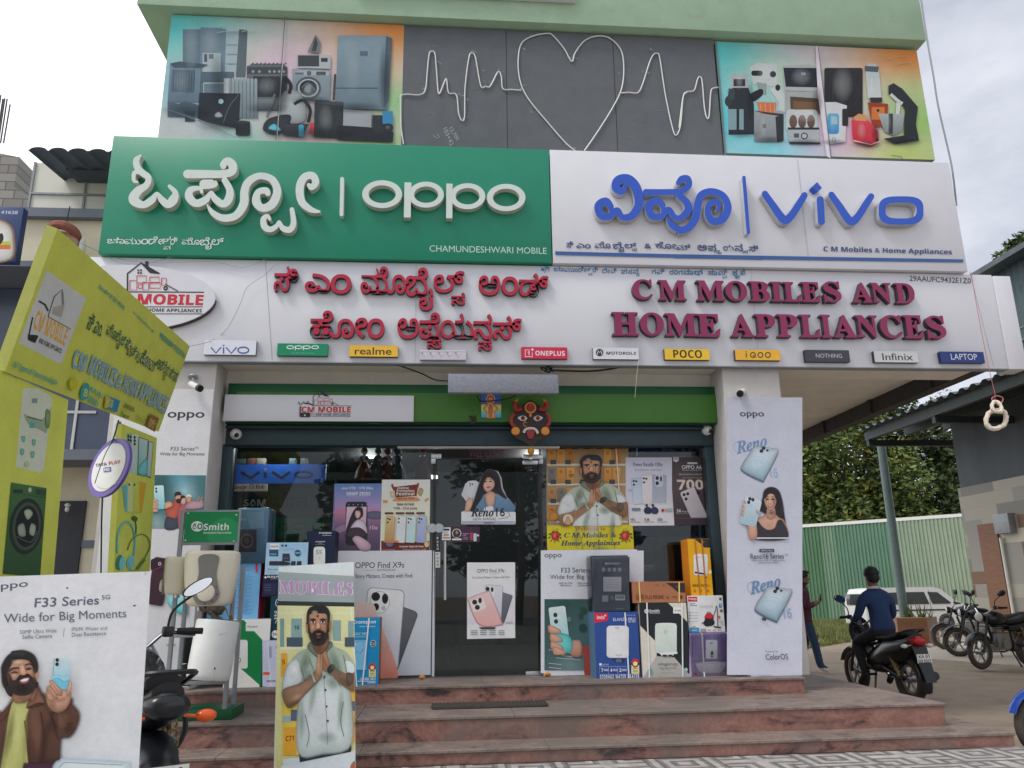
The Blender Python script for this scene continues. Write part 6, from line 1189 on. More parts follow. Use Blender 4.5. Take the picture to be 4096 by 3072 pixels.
def f(a):
    a.ring(1248,580,28,38,5,(206,212,216),20); a.text(ms('24'),1212,650,1262,696,(214,220,222)); a.text(ms('7'),1212,710,1240,758,(214,220,222)); a.ell(1219,856,33,35,(226,228,228)); a.text(mb('10L'),1198,844,1242,868,(40,60,66)); a.spl([(1235,575),(1262,568),(1262,590)],(206,212,216))
carton('B4',1182,522,1300,902,8.62,.3,(24,62,74),(16,44,54),'dark teal carton with a round ten litre badge, above the pale lilac carton',f)
def f(a):
    a.text(mb('BAJAJ'),1150,338,1262,360,(222,222,230)); a.poly([(1120,352),(1132,340),(1146,352),(1132,366)],(222,222,230)); a.text('BUILT FOR LIFE',1178,362,1250,370,(180,180,196)); a.rect(1118,400,1232,505,(44,46,76)); [a.rect(1124,420+22*i,1180,423+22*i,(110,112,140)) for i in range(3)]
carton('B4',1112,330,1262,520,8.62,.3,(32,34,60),(24,26,44),'navy carton with white capitals, under the pale blue home theatre carton',f)
def f(a):
    a.grid(1145,50,1495,325, lambda u, v: mixc((150,186,222),(170,200,228),v), 3, 3); a.rrect(1172,54,1254,106,6,(232,234,238)); a.text(mb('PHILIPS'),1178,72,1248,88,(60,90,140)); a.rect(1166,106,1246,166,(40,84,120)); a.text('5.1 Bluetooth',1172,140,1228,152,(206,216,226)); a.ell(1282,72,11,11,(50,80,110),n=12); a.ell(1314,72,11,11,(50,80,110),n=12); a.ell(1418,138,28,30,(40,84,120)); a.text(mb('4000W'),1396,132,1440,142,(214,222,230))
    [a.poly([(x,210),(x+40,208),(x+38,246),(x-4,246)],(50,54,66)) for x in (1168,1200,1236,1262,1360,1412)]; a.poly([(1285,142),(1345,142),(1350,210),(1280,210)],(56,60,72)); a.ell(1314,230,40,14,(44,48,60)); a.rect(1292,180,1338,186,(110,114,126)); a.text('Music, movies',1156,272,1240,290,(60,90,130),.01); a.text('and games',1156,300,1226,316,(110,140,176)); a.line([(1300,112),(1360,98),(1390,108)],3,(110,130,176))
carton('B4',1142,46,1498,328,8.62,.3,(156,190,222),(110,140,170),'pale blue home theatre carton with small black speakers, upper row of the left stack',f)
def f(a):
    a.text(mb('Crompton'),1608,1168,1716,1188,(222,226,230)); a.rect(1636,1196,1714,1200,(170,176,186)); a.text(mb('SOLARIUM'),1576,1248,1658,1258,(206,210,218)); a.text('PLUS',1602,1264,1634,1272,(190,196,206)); a.rect(1570,1278,1660,1280,(150,156,166)); a.rrect(1558,1298,1660,1462,26,(222,224,222),(200,202,200)); a.rrect(1576,1310,1642,1455,18,(206,208,206)); a.text('55',1582,1330,1628,1362,(90,92,96)); a.ring(1608,1395,8,8,2,(130,132,134),10)
carton('B3',1502,1158,1738,1465,8.64,.3,(30,38,62),(22,26,42),'tall dark navy carton with a white heater picture, next to the lilac poster',f)
def f(a):
    a.rect(560,0,0,0,(0,0,0)) if 0 else None; a.text('Crompton',0,0,1,1,(0,0,0)) if 0 else None
    a.text(mb('Crompton'),1912,734,2108,768,(232,236,238)); a.text('Home Appliances',1966,780,2104,796,(206,222,232),.01); a.text('CLASSIC NEO',1880,842,2040,862,(190,220,236),.02); a.text('WATER HEATER',1926,872,2024,884,(180,210,230)); a.ell(2085,938,26,30,(232,236,238)); a.ell(2085,938,22,26,(50,60,80)); a.text(mb('Free'),2070,928,2100,938,(226,230,234)); a.text(mb('Pipes'),2068,942,2102,952,(226,230,234)); a.rect(1915,908,2024,1170,(120,180,214)); a.line([(1930,925),(1960,915),(2010,920),(1990,945)],3,(60,80,110)); a.line([(1935,1020),(1955,1000),(1965,1030),(2000,985)],4,(60,80,110)); star(a,2048,1110,2108,1232); a.text(mb('CLASSIC NEO'),1968,1240,2106,1260,(232,236,238)); a.rect(1950,1268,2106,1274,(206,220,230)); a.rect(2036,1282,2106,1288,(206,220,230))
carton('B4',1880,712,2128,1306,8.56,.3,(22,130,180),(120,90,70),'bright blue water heater carton with a white strap, right of the portrait standee',f,((2050,1990),))
def f(a):
    a.rect(1068,230,1075,720,(196,40,70)) if 0 else None; a.text('for better buy italy',908,284,1002,296,(60,90,130)); 
    for i in range(22): a.rect(870+14*(i % 3), 312+17*i, 955+((i*37) % 80), 316+17*i, (90,130,176))
    a.rect(1046,226,1062,310,(206,50,80))
carton('B4',650,228,1062,722,8.66,.3,(112,168,212),(196,60,90),'light blue carton with fine print, behind the water heater stand',f)
def f(a):
    a.grid(895,960,1130,1440, lambda u, v: mixc((120,160,184),(96,136,160),v), 3, 4); a.text(mb('W 2'),905,1044,958,1066,(206,214,222)); a.rrect(898,1145,1054,1345,10,(84,84,100),(70,70,86)); a.ell(968,1246,60,66,(130,104,116)); a.ell(968,1246,44,48,(74,68,80)); a.ell(968,1246,24,26,(100,90,104)); a.poly([(960,990),(1120,985),(1120,1130),(1000,1140)],(140,176,196))
carton('B3',893,958,1134,1442,8.64,.34,(110,150,176),(84,120,144),'blue speaker carton wrapped in plastic, top of the left stack',f,wrap=True)
# ================================================================ water heater stand on the landing
IV, IVD = mat('ivory_enamel', (226,218,196), .35, 0, .04, 6), mat('warm_grey_panel', (128,126,120), .4, 0, .06, 8)
SY = 7.6
ws = thing('display_stand', P(800,2885,SY), 'steel display stand with a green name plate on top and a green base', 'stand')
xl, xr_ = P(733,2045,SY).x, P(957,2045,SY).x; zt = P(840,2040,SY).z
b = MB()
for x in (xl, xr_):
    for y in (SY, SY+.3): b.box((x-.018, y-.018, .34), (x+.018, y+.018, zt if y == SY else zt-.5), .004)
for z in (zt-.018, P(840,2173,SY).z, 1.02, .62): b.box((xl+.019, SY-.016, z-.016), (xr_-.019, SY+.016, z+.016), .003)
for x in (xl, xr_):
    for z in (1.02, .5): b.box((x-.014, SY+.019, z-.014), (x+.014, SY+.281, z+.014))
b.build('frame', M['grey_metal'], ws)
MB().box((xl-.12, SY-.03, .312), (xr_+.07, SY+.42, P(800,2838,SY).z), .006).build('base', M['green_dark'], ws)
a = Art(PY(SY-.022), 'B3', 1.2); a.rquad(428,990,880,1254,.006,(20,124,72)); a.clip = a.box_ab; a.spl([(640,1120),(760,1040),(885,1090),(885,1254),(640,1254)],(36,140,86)); a.ell(528,1118,54,46,(222,230,224)); a.text(mb('AO'),484,1092,572,1144,(20,110,66),.02); a.text(mb('Smith'),590,1092,806,1152,(226,232,226)); a.text(mb('Innovation has a name.'),584,1164,832,1182,(206,220,210)); [a.ell(x,y,8,8,(196,196,192),n=10) for x, y in ((450,1002),(876,1016),(424,1242),(852,1248))]
a.build('name_plate', ws)
def heater_box(c, w_, h_, d_, label, ang, knob=True):
    # rounded ivory body with a grey tongue panel and a knob; front faces -Y before turning
    t = thing('water_heater', c, label, 'water heater'); ORG[t.name] = Vector((0,0,0))
    def prof(z, k): 
        return [(w_/2*k*math.copysign(abs(math.cos(q))**.5, math.cos(q)), d_/2*(math.copysign(abs(math.sin(q))**.6, math.sin(q)))*min(1, k+.02), z) for q in [i*2*math.pi/28 for i in range(28)]]
    MB().rings([prof(z*h_, k) for z, k in ((-.5,.62),(-.47,.76),(-.42,.82),(-.3,.86),(0,.95),(.3,1),(.44,.99),(.48,.95),(.5,.84))]).build('body', IV, t, 50)
    pp = catmull([Vector((x*w_, 0, z*h_)) for x, z in ((-.17,.4),(.17,.4),(.16,.1),(.2,-.15),(.24,-.3),(.14,-.46),(0,-.48),(-.14,-.46),(-.24,-.3),(-.2,-.15),(-.16,.1))], 4, True)
    MB().prism([(p.x, -d_/2-.006, p.z) for p in pp], (0,.02,0)).build('panel', IVD, t)
    MB().lathe([(.075*w_*2.2,0),(.07*w_*2.2,.02),(.05*w_*2.2,.026)], (0,-d_/2-.006,-.26*h_), (0,-1,0), 20).build('knob', IV, t)
    b = MB()
    for k in range(7): q = R(150-k*40); b.ball((.12*w_*1.7*math.cos(q), -d_/2-.007, -.26*h_+.12*w_*1.7*math.sin(q)), .006, .003, .006, 6, 4)
    b.build('dial_marks', M['black'], t)
    b = MB()
    for s_ in (-1, 1): b.cyl((s_*.09, .02, -h_*.49), (s_*.09, .02, -h_*.58), .013, n=8)
    b.build('pipe_stub', M['steel'], t); t.rotation_euler = (0, 0, R(ang)); t['kind0'] = 0; del t['kind0']; return t
q = P(653,362,7.38,'B4'); heater_box(q, .46, .47, .3, 'ivory box shaped water heater with a grey panel and knob, facing front on the stand', 3)
q = P(345,340,7.56,'B4'); heater_box(q, .33, .33, .2, 'ivory water heater seen side on, hung on the left of the stand', -78)
cy_ = thing('water_heater', P(665,1290,7.36,'B4'), 'tall white cylinder water heater leaning on the stand with grey cloth in its top', 'water heater')
A0, A1 = P(622,1260,7.36,'B4'), P(716,735,7.40,'B4'); ax = (A1-A0); Lc = ax.length
MB().lathe([(.0,.0),(.2,.0),(.218,.02),(.222,.05),(.222,Lc-.01),(.214,Lc),(.206,Lc-.012),(.2,Lc-.05),(.0,Lc-.055)], A0, ax, 40, 1, .8).build('tank', M['white_plastic'], cy_, 40)
b = MB(); b.ball(P(680,1160,7.18,'B4'), .011, .006, .011, 10, 8); b.build('indicator', M['black'], cy_)
a = Art(PY(7.172), 'B4', 1.1); [a.ring(x,y,16,18,1.6,(170,172,168),14) for x, y in ((668,1180),(692,1205),(668,1228))]; a.text('V-Guard'[:1],0,0,0,0,(0,0,0),q=[(722,862),(738,862),(722,850)]) if 0 else None; a.line([(755,848),(775,842),(790,850),(780,862)],2.5,(150,152,148),3); a.rect(645,1264,688,1270,(140,142,138)); a.rect(720,856,760,862,(150,150,148)); a.build('print', cy_)
CL = mat('grey_dusty_cloth', (140,130,118), .95, 0, .25, 20, .4)
b = MB(); u_ = ax.normalized()
def fold(pts, wv, n=5):
    rows = []
    for i, p in enumerate(pts):
        rows.append([Vector(p)+Vector(wv)*((k/n)-.5)+Vector((0, .02*math.sin(k*2+i), .015*math.cos(k*1.7+i*2))) for k in range(n+1)])
    b.rings(rows, close=False, cap=False)
fold(catmull([P(x,y,7.4,'B4') for x, y in ((545,625),(600,640),(690,700),(760,740),(830,760))], 3), (0,-.1,.05)); fold(catmull([P(x,y,7.36,'B4') for x, y in ((620,640),(690,640),(770,605),(800,690),(850,740))], 3), (.02,.12,-.09))
b.build('cloth', CL, cy_, 60)
for x0,y0,x1,y1,lab in ((362,800,490,1115,'plain black carton standing behind the left leg of the heater stand'),(345,1130,480,1318,'plain black carton below another one behind the heater stand')):
    tag(MB().box(P(x0,y1,8.0,'B4'), P(x1,y0,8.0,'B4')+Vector((0,.25,0)), .004).build('black_carton', M['black']), lab, 'carton')

# ================================================================ yellow arch board
YE = (206,212,92); YP = MATTE
ua = ray(1716,2150).normalized(); va = (RX*.35+UX+fwd*.23)
oa = CAM+ray(20,1480)*4.85
PA = Plane(oa, ua, va); PB = Plane(oa-PA.n*.02, ua, (0,0,1))
ar = thing('arch_board', (-2.6, 5.4, 0), 'leaning bright yellow arch board of the shop with logos and prices of finance partners', 'board')
a = Art(PA, 'A4', 1.0); a.quad([(462,28),(1528,975),(1275,1662),(40,1180)], .07, YE, (196,200,110))
def T(t, p0, p1, pt, col, off=0, fn=None): a.text(t,0,0,0,0,col,off,q=[p0,p1,pt])
a.poly([(375,365),(692,590),(490,1122),(150,948)],(206,208,206))
Tq = lambda c, w_, col, pts: a.line(pts, w_, col)
a.text(mb('CM MOBILE'),0,0,0,0,(222,170,60),.02,q=[(262,832),(515,975),(300,680)]); a.line([(385,735),(568,838)],6,(60,60,60)); a.line([(300,888),(480,1050)],4,(60,60,60)) if 0 else None; a.text(mb('AND HOME APPLIANCES'),0,0,0,0,(70,70,70),0,q=[(308,945),(490,1035),(318,905)]); a.line([(262,740),(225,915)],11,(50,52,54)); a.poly([(222,880),(300,885),(305,900),(280,950),(225,925)],(50,52,54)); a.line([(385,735),(435,575),(498,518),(510,610)],6,(70,70,72)); a.line([(500,540),(505,640),(490,720)],16,(140,136,126)); a.poly([(430,660),(520,640),(490,740),(420,710)],(176,172,160)); a.line([(310,610),(360,640),(385,690)],14,(60,60,64))
TB, DG, LB_ = (60,160,160), (40,96,50), (136,176,186)
for s_, p0, p1, pt in (('ಚಾಮುಂಡೇಶ್ವರಿ ದೇವಿ ಪ್ರಸನ್ನ',(785,505),(990,685),(800,465)),('ಗವಿ ರಂಗನಾಥ ಸ್ವಾಮಿ ಕೃಪೆ',(1060,715),(1228,878),(1070,682)),('9900303069 9742327761',(1275,905),(1478,1075),(1290,860))): T(s_,p0,p1,pt,TB,.02)
for s_, p0, p1, pt in (('ಸಿ.ಎಂ.',(690,835),(805,902),(725,690)),('ಮೊಬೈಲ್ಸ್',(835,925),(1020,1055),(870,770)),('ಮತ್ತು',(1010,1040),(1105,1115),(1035,915)),('ಹೋಮ್',(1118,1105),(1235,1195),(1150,985)),('ಅಪ್ಲೈಯನ್ಸಸ್',(1245,1200),(1405,1320),(1275,1040))):
    T(s_,p0,p1,pt,(222,226,190),.05); T(s_,p0,p1,pt,DG,.025)
for s_, p0, p1, pt in (('CM',(562,1140),(670,1185),(598,990)),('MOBILES',(690,1190),(905,1305),(735,1035)),('&',(910,1300),(955,1325),(950,1180)),('HOME',(965,1330),(1085,1392),(1005,1190)),('APPLIANCES',(1095,1395),(1315,1520),(1135,1245))):
    T(mb(s_),p0,p1,pt,(206,212,206),.05); T(mb(s_),p0,p1,pt,LB_,.01)
T(mb('All Types of Finance Available'),(82,1150),(435,1300),(100,1085),TB)
a.ell(668,1335,34,72,(60,160,160),rot=14); T('B',(655,1370),(685,1380),(668,1310),YE,.03); T(mb('BAJAJ'),(708,1335),(800,1395),(718,1290),TB); T(mb('FINSERV'),(680,1412),(770,1465),(690,1355),TB)
a.poly([(838,1365),(952,1408),(925,1502),(822,1462)],(60,140,180)); a.poly([(832,1368),(870,1380),(850,1470),(822,1460)],(214,180,70)); T(mb('HDB'),(838,1450),(885,1468),(852,1385),(206,214,80)); T(mb('SAMSUNG'),(982,1462),(1062,1500),(990,1425),(70,80,40)); T('Finance+',(955,1530),(1020,1560),(962,1490),(70,80,40),.02); T('Pine Labs',(1080,1562),(1155,1595),(1090,1510),(150,160,60)); a.poly([(1190,1512),(1265,1548),(1230,1660),(1155,1620)],(150,110,60)); T('IDFC',(1178,1615),(1215,1632),(1195,1550),(220,206,120)); T('First',(1200,1600),(1245,1622),(1215,1560),(206,190,110))
a.ell(570,1270,36,50,(200,196,54))
a.build('top_panel', ar, YP)
a = Art(PB, 'B1', 1.0); a.quad([(-200,90),(605,442),(470,2050),(-330,2050)], .05, YE, (190,194,90))
a.poly([(200,350),(245,334),(330,340),(430,390),(462,440),(450,560),(385,1070),(350,1085),(140,1030),(165,760)],(206,212,190)); a.poly([(208,560),(260,590),(350,630),(420,580),(452,500),(440,650),(410,740),(340,700),(260,670),(225,620)],(150,172,140)); a.rect(280,428,330,470,(130,150,150)); a.rect(260,640,305,690,(90,170,160)); a.line([(240,590),(370,625)],12,(90,110,84)); [a.spl([(x,y),(x+30,y+2),(x+28,y+40),(x+14,y+50),(x+2,y+38)],(110,180,160)) for x, y in ((190,765),(282,795),(178,878),(270,902))]; a.ell(235,1010,20,26,(180,200,150)); a.spl([(405,530),(440,560),(430,680),(400,660)],(120,150,100))
a.poly([(95,1172),(408,1222),(350,2010),(20,1980)],(70,110,66),(50,84,52)); a.line([(100,1260),(402,1310)],5,(40,66,42)); a.rect(108,1235,195,1262,(40,60,40)); a.ell(258,1238,14,22,(190,196,170)); a.poly([(310,1225),(400,1238),(398,1290),(306,1276)],(50,80,56)); a.ell(225,1560,150,250,(40,50,42),rot=6); a.ell(228,1560,125,215,(70,84,72),rot=6); a.ell(230,1560,105,185,(30,36,34),rot=6); a.spl([(205,1430),(250,1410),(280,1450),(235,1500)],(170,180,160)); a.spl([(150,1560),(200,1540),(215,1640),(160,1640)],(150,160,146)); a.spl([(265,1540),(305,1560),(290,1640),(250,1620)],(160,170,156)); a.line([(135,1650),(260,1700),(320,1600)],8,(90,104,92),4)
a.build('left_leg', ar, YP)
a = Art(PB, 'B1', 1.0); a.quad([(1080,652),(1388,778),(1320,2050),(1000,2050)], .05, YE, (190,194,90)); a.clip = None
a.rrect(1118,735,1172,1085,14,(150,180,150),(180,200,180)); a.rrect(1165,745,1225,1100,14,(206,220,206),(176,206,190)); [a.ell(x,y,10,13,(40,60,50),n=10) for x, y in ((1135,762),(1135,795),(1135,828),(1155,770),(1155,802),(1190,772),(1190,802),(1190,832))]; a.poly([(1225,768),(1310,795),(1290,1118),(1212,1105)],(70,110,80)); a.poly([(1230,776),(1304,800),(1285,1110),(1218,1098)],(190,214,206),(120,180,176)); a.poly([(1312,805),(1356,818),(1330,1135),(1295,1120)],(70,90,70)); a.poly([(1316,812),(1350,822),(1328,1125),(1298,1112)],(200,212,206),(170,196,190)); a.spl([(1222,1090),(1230,1030),(1300,960),(1290,1105)],(110,190,186))
a.poly([(1080,1200),(1120,1190),(1122,1430),(1105,1425)],(96,190,200)); a.rrect(1122,1165,1175,1435,14,(206,214,150),None,0); a.rrect(1168,1168,1240,1440,14,(200,206,90)); a.poly([(1228,1160),(1290,1180),(1250,1440),(1225,1440)],(214,170,50)); [a.ell(x,y,9,13,(90,110,80),n=10) for x, y in ((1138,1190),(1184,1192))]
a.line([(1185,1480),(1200,1560),(1195,1640)],9,(60,90,60),3); a.spl([(1160,1480),(1185,1470),(1212,1490),(1200,1515),(1170,1505)],(70,100,60)); a.line([(1032,1800),(1035,1640),(1075,1545),(1120,1520),(1165,1560),(1190,1680),(1180,1820)],16,(110,190,186),5); a.ell(1050,1880,30,68,(70,130,110),rot=8); a.ell(1075,1885,26,62,(120,200,206),rot=8); a.ell(1150,1880,34,62,(120,196,206),rot=10); a.line([(1120,1770),(1160,1680),(1240,1630),(1300,1660),(1320,1740),(1270,1850)],8,(90,116,50),5); a.line([(1275,1850),(1200,1940)],26,(100,130,60)); a.line([(1130,1880),(1150,1950),(1200,1940)],4,(110,130,70),4)
a.build('right_leg', ar, YP)
b = MB()
for p in ((70,1035),(22,1110),(4,1180)):
    q = CAM+ray(*full(*p,'A4'))*5.0; b.ball(q, .03, .03, .03, 8, 6)
q0, q1 = CAM+ray(*full(1055,640,'B1'))*7.3, CAM+ray(*full(1050,740,'B1'))*7.35; b.tube([q0, (q0+q1)/2+Vector((.01,0,0)), q1], .018, 8); b.build('binding', M['dark_metal'], ar)
# round satellite sign
dc = P(443,683,6.2,'D5'); an = R(33)
PD = Plane(dc, (math.cos(an), -math.sin(an), .1), (.12,.1,1)); rd = .232
ds = thing('round_sign', dc, 'round white sign with a purple rim hung from the yellow arch on a cord', 'sign')
circ = lambda r_, n: [PD.w(r_*math.cos(k*math.pi/24), r_*math.sin(k*math.pi/24), n) for k in range(48)]
MB().prism(circ(rd,-.012), PD.n*.024).build('rim', mat('purple_plastic', (96,70,160), .35, 0, .05, 6), ds, 30)
MB().prism(circ(rd*.82,.0125), PD.n*.003).build('face', M['white_plastic'], ds, 30)
a = Art(PD, 'D5', 1.15, .018); a.text(mb('TATA'),0,0,0,0,(60,58,70),0,q=[(352,682),(434,670),(350,660)]); a.text(mb('PLAY'),0,0,0,0,(190,50,96),0,q=[(448,668),(534,656),(446,642)]); a.poly([(410,688),(463,681),(465,715),(412,722)],(90,70,150)); a.text(mb('HD'),0,0,0,0,(226,224,232),0,q=[(418,714),(456,709),(417,693)]); a.line([(360,820),(390,838),(440,840),(505,800)],3,(170,170,166),4); a.build('lettering', ds)
b = MB(); b.tube(catmull([P(505,335,6.5,'D5'), P(480,430,6.3,'D5'), P(455,500,6.18,'D5')], 4), .006, 5); b.tube(catmull([P(470,480,6.1,'D5'), P(418,560,6.05,'D5'), P(370,680,6.05,'D5'), P(330,800,6.1,'D5')], 5), .003, 5); b.tube([P(386,885,6.2,'D5'), P(380,1100,6.3,'D5'), P(375,1500,6.5,'D5')], .006, 5); b.build('cord', M['wire'], ds)

# ================================================================ printed board in the foreground
uo = ray(9000,1990).normalized(); oo = P(604,2285,3.35); PO = Plane(oo, uo, (-.02,.06,1))
a = Art(PO, 'B2', 1.3); wq = [PO.ab(*full(-420,126,'B2')), PO.ab(*full(1216,70,'B2'))]
zb_ = -1.75; ab = a.ab; a.ab = lambda x, y: (x, y); a.quad([(wq[0][0]-.12,0),(0,0),(0,zb_),(wq[0][0]-.12,zb_)], .012, (212,216,218), (190,190,186)); a.grid(wq[0][0]-.11,-.002,-.002,zb_+.002, lambda u, v: mixc((212,214,220),(196,216,222),max(0,v*1.7-.5)), 3, 8); a.ab = ab; W0 = wq[0][0]-.11; a.clip = (W0, zb_, -.001, -.001)
G1, G2 = (92,98,112), (110,116,128)
a.text('oppo',0,0,0,0,G1,.02,q=[(-80,247),(226,212),(-80,188)]); a.text('F33 Series',0,0,0,0,G1,.02,q=[(276,362),(795,338),(283,286)]); a.text('5G',0,0,0,0,G1,.01,q=[(818,300),(886,295),(818,264)]); a.text('Wide for Big Moments',0,0,0,0,G1,.02,q=[(32,508),(1018,462),(32,414)])
for t, p0, p1, pt in (('50MP Ultra Wide',(160,576),(456,562),(160,544)),('Selfie Camera',(180,616),(420,606),(180,584)),('IP69K Water and',(578,552),(862,541),(578,522)),('Dust Resistance',(578,598),(855,584),(578,566))): a.text(t,0,0,0,0,G2,.01,q=[p0,p1,pt])
a.line([(518,528),(511,600)],4,G2)
S = a.spl; BR_, BRD, YT = (106,74,60), (74,50,42), (186,186,116)
S([(-60,1900),(-40,1290),(40,1200),(110,1110),(160,1040),(290,1010),(330,1060),(440,1120),(560,1100),(575,1150),(625,1220),(610,1310),(560,1390),(480,1420),(470,1700),(460,1900)], BR_, BRD)
S([(0,1900),(50,1400),(95,1150),(120,1100),(250,1080),(235,1160),(205,1270),(210,1450),(230,1900)], YT, (176,176,108)); S([(215,1165),(265,1060),(300,1000),(330,1060),(360,1130),(270,1160)], (130,92,76)); S([(225,1165),(300,1130),(352,1135),(270,1165)], BRD); S([(90,1140),(40,1250),(-40,1290),(40,1190),(110,1110)], (90,60,50))
for p in ([(440,1150),(420,1250),(460,1330)],[(520,1130),(500,1220),(540,1290),(600,1290)],[(200,1270),(220,1450),(240,1640)],[(330,1200),(350,1400),(340,1600)],[(470,1420),(430,1300),(400,1200)]): a.line(p, 9, BRD, 5)
S([(115,1110),(100,1010),(130,930),(270,930),(300,1000),(250,1085),(180,1125)], (166,122,96)); S([(250,1080),(290,1010),(296,1040),(262,1120)], (140,98,78))
S([(60,880),(75,800),(140,760),(220,755),(275,790),(295,860),(285,960),(240,1020),(160,1035),(95,1000),(65,950)], (190,148,122), (160,116,94)); S([(278,880),(306,868),(308,920),(285,960)], (188,140,114)); S([(38,950),(62,960),(80,1010),(50,1000)], (176,130,106))
S([(20,900),(22,830),(70,750),(150,712),(210,714),(270,745),(300,800),(302,862),(282,880),(270,830),(240,785),(180,770),(120,785),(80,830),(62,900),(60,1000),(40,1000),(25,960)], (44,40,40)); a.ell(150,722,60,16,(50,46,46)); S([(40,1000),(60,990),(100,1050),(90,1078),(60,1050)], (50,44,42)); S([(275,980),(306,960),(312,995),(290,1005)], (50,44,42))
S([(60,930),(78,900),(100,950),(150,940),(170,908),(230,900),(262,930),(282,930),(290,985),(260,1040),(200,1064),(130,1056),(82,1010)], (56,46,42)); S([(135,945),(165,905),(205,895),(238,905),(262,935),(225,925),(180,930)], (50,40,38)); S([(160,950),(195,928),(240,925),(232,960),(200,975),(172,970)], (150,86,80)); S([(168,950),(200,934),(234,932),(222,950),(190,958)], (230,226,220))
S([(160,830),(185,815),(205,860),(222,890),(190,905),(165,895)], (196,148,120)); a.line([(165,893),(192,906),(222,892)], 5, (150,104,84), 3); a.line([(186,815),(196,850),(210,880)], 3, (220,182,156), 3)
a.line([(82,875),(105,852),(158,848)], 12, (50,42,40), 4); a.line([(205,828),(235,815),(262,822)], 11, (50,42,40), 4); S([(95,888),(120,876),(150,882),(122,896)], (84,60,54)); S([(212,856),(236,846),(258,850),(236,866)], (84,60,54)); a.line([(92,890),(120,884),(152,888)], 4, (60,44,40), 3); a.line([(210,860),(236,854),(262,856)], 4, (60,44,40), 3)
a.poly([(440,770),(566,768),(552,1000),(520,1025),(425,960)], (196,220,230), (120,186,206)); a.line([(440,770),(425,960)], 5, (130,150,160)); S([(428,915),(470,905),(510,920),(555,910),(552,965),(430,950)], (150,200,214)); S([(430,950),(470,930),(520,960),(552,945),(548,1000),(520,1022)], (110,184,204)); [a.ell(x,y,14,15,(46,46,52),n=14) for x, y in ((464,784),(462,818))]; a.ring(491,801,11,12,2.5,(206,214,220),14)
HS, HSD = (206,164,138), (170,126,104)
S([(385,1120),(380,1030),(395,990),(440,1000),(490,1030),(560,1030),(570,1080),(540,1160),(480,1200),(420,1180)], HS, HSD); S([(360,1130),(430,1110),(520,1060),(560,1090),(550,1140),(520,1230),(460,1330),(420,1250)], (150,108,90)) if 0 else None
S([(402,960),(425,950),(470,1000),(505,1045),(490,1070),(440,1040)], HS, HSD); S([(388,1010),(408,1000),(450,1050),(470,1090),(440,1100),(400,1060)], (196,152,128), HSD); S([(382,1050),(400,1045),(440,1090),(430,1115),(392,1100)], (190,146,122), HSD); S([(540,1030),(556,980),(566,938),(580,975),(574,1030),(545,1075)], HS, HSD)
for p in ([(420,960),(452,1010),(490,1055)],[(400,1015),(430,1060),(462,1095)]): a.line(p, 4, (140,98,80), 3)
for p in ((150,800,60,24,(226,190,164),.6),(120,905,26,22,(220,176,150),.6),(240,880,26,22,(216,172,146),.5),(192,865,12,40,(228,190,164),.6),(285,900,20,70,(110,74,58),.6),(75,900,20,70,(110,76,60),.5),(118,868,40,14,(104,70,56),.5),(232,845,34,12,(104,70,56),.5),(185,1020,80,40,(26,22,22),.5),(160,990,60,16,(36,30,28),.5),(200,1100,80,40,(96,66,50),.5),(165,735,90,26,(70,66,66),.5)): a.soft(*p)
for x, y, rx, ry, c, al, ro in ((90,1350,40,240,(60,42,36),.5,8),(300,1350,60,220,(134,96,78),.5,-8),(360,1450,40,260,(58,40,34),.6,10),(500,1260,70,90,(134,98,80),.5,0),(560,1340,60,50,(54,38,34),.6,-30),(430,1300,50,90,(56,40,34),.6,20),(150,1350,50,260,(206,206,140),.5,5),(210,1450,24,260,(130,128,74),.55,4),(30,1500,50,260,(64,46,38),.5,5),(460,1130,60,50,(206,166,140),.5,0),(430,1150,40,60,(120,84,68),.45,0),(500,1100,60,24,(120,84,68),.45,-20)): a.soft(x,y,rx,ry,c,al,ro)
S([(200,1640),(240,1612),(440,1605),(470,1640),(450,1900),(190,1900)], (70,44,56)); S([(440,1650),(490,1590),(560,1580),(1010,1605),(1045,1640),(1045,1900),(440,1900)], (206,222,228)); a.line([(470,1660),(510,1610),(570,1602),(990,1622)], 5, (110,140,150), 4)
for x, y in ((545,210),(1078,352)): a.ell(x,y,9,8,(90,90,88),n=9)
a.line([(1080,352),(1192,354)],5,(226,226,224)); a.ell(1170,95,8,16,(190,186,172),n=9); a.ell(1085,350,12,7,(120,116,110),n=9)
tag(a.build('printed_board', None, MATTE), 'big white foreground board of a bearded man holding up a phone, at the lower left', 'board')
# portrait standee
ps = Plane(P(1262,3076,5.95), (math.cos(R(3.2)),0,math.sin(R(3.2))), (-.055,.1,1))
sd_ = thing('portrait_standee', P(1290,3080,6.0), 'narrow standing board printed with a man joining his palms, in front of the steps', 'standee')
a = Art(ps, 'C6', 1.2); A_ = ps.ab(*full(66,128,'C6')); B_ = ps.ab(*full(692,1675,'C6')); ab = a.ab; a.ab = lambda x, y: (x, y); x0_, x1_ = A_[0], ps.ab(*full(634,110,'C6'))[0]+.004
a.quad([(x0_,A_[1]),(x1_,A_[1]),(x1_,B_[1]-.02),(x0_,B_[1]-.02)], .015, (206,206,176), (190,190,180)); a.clip = (x0_, B_[1]-.02, x1_, A_[1]); a.ab = ab
a.rect(40,90,720,190,(206,214,214)); a.poly([(60,165),(640,200),(640,410),(60,390)],(150,160,160)); a.text(ms('MOBILES'),0,0,0,0,(222,224,230),.05,q=[(70,335),(634,350),(70,228)]); a.text(ms('MOBILES'),0,0,0,0,(176,136,176),.02,q=[(74,332),(628,346),(74,230)])
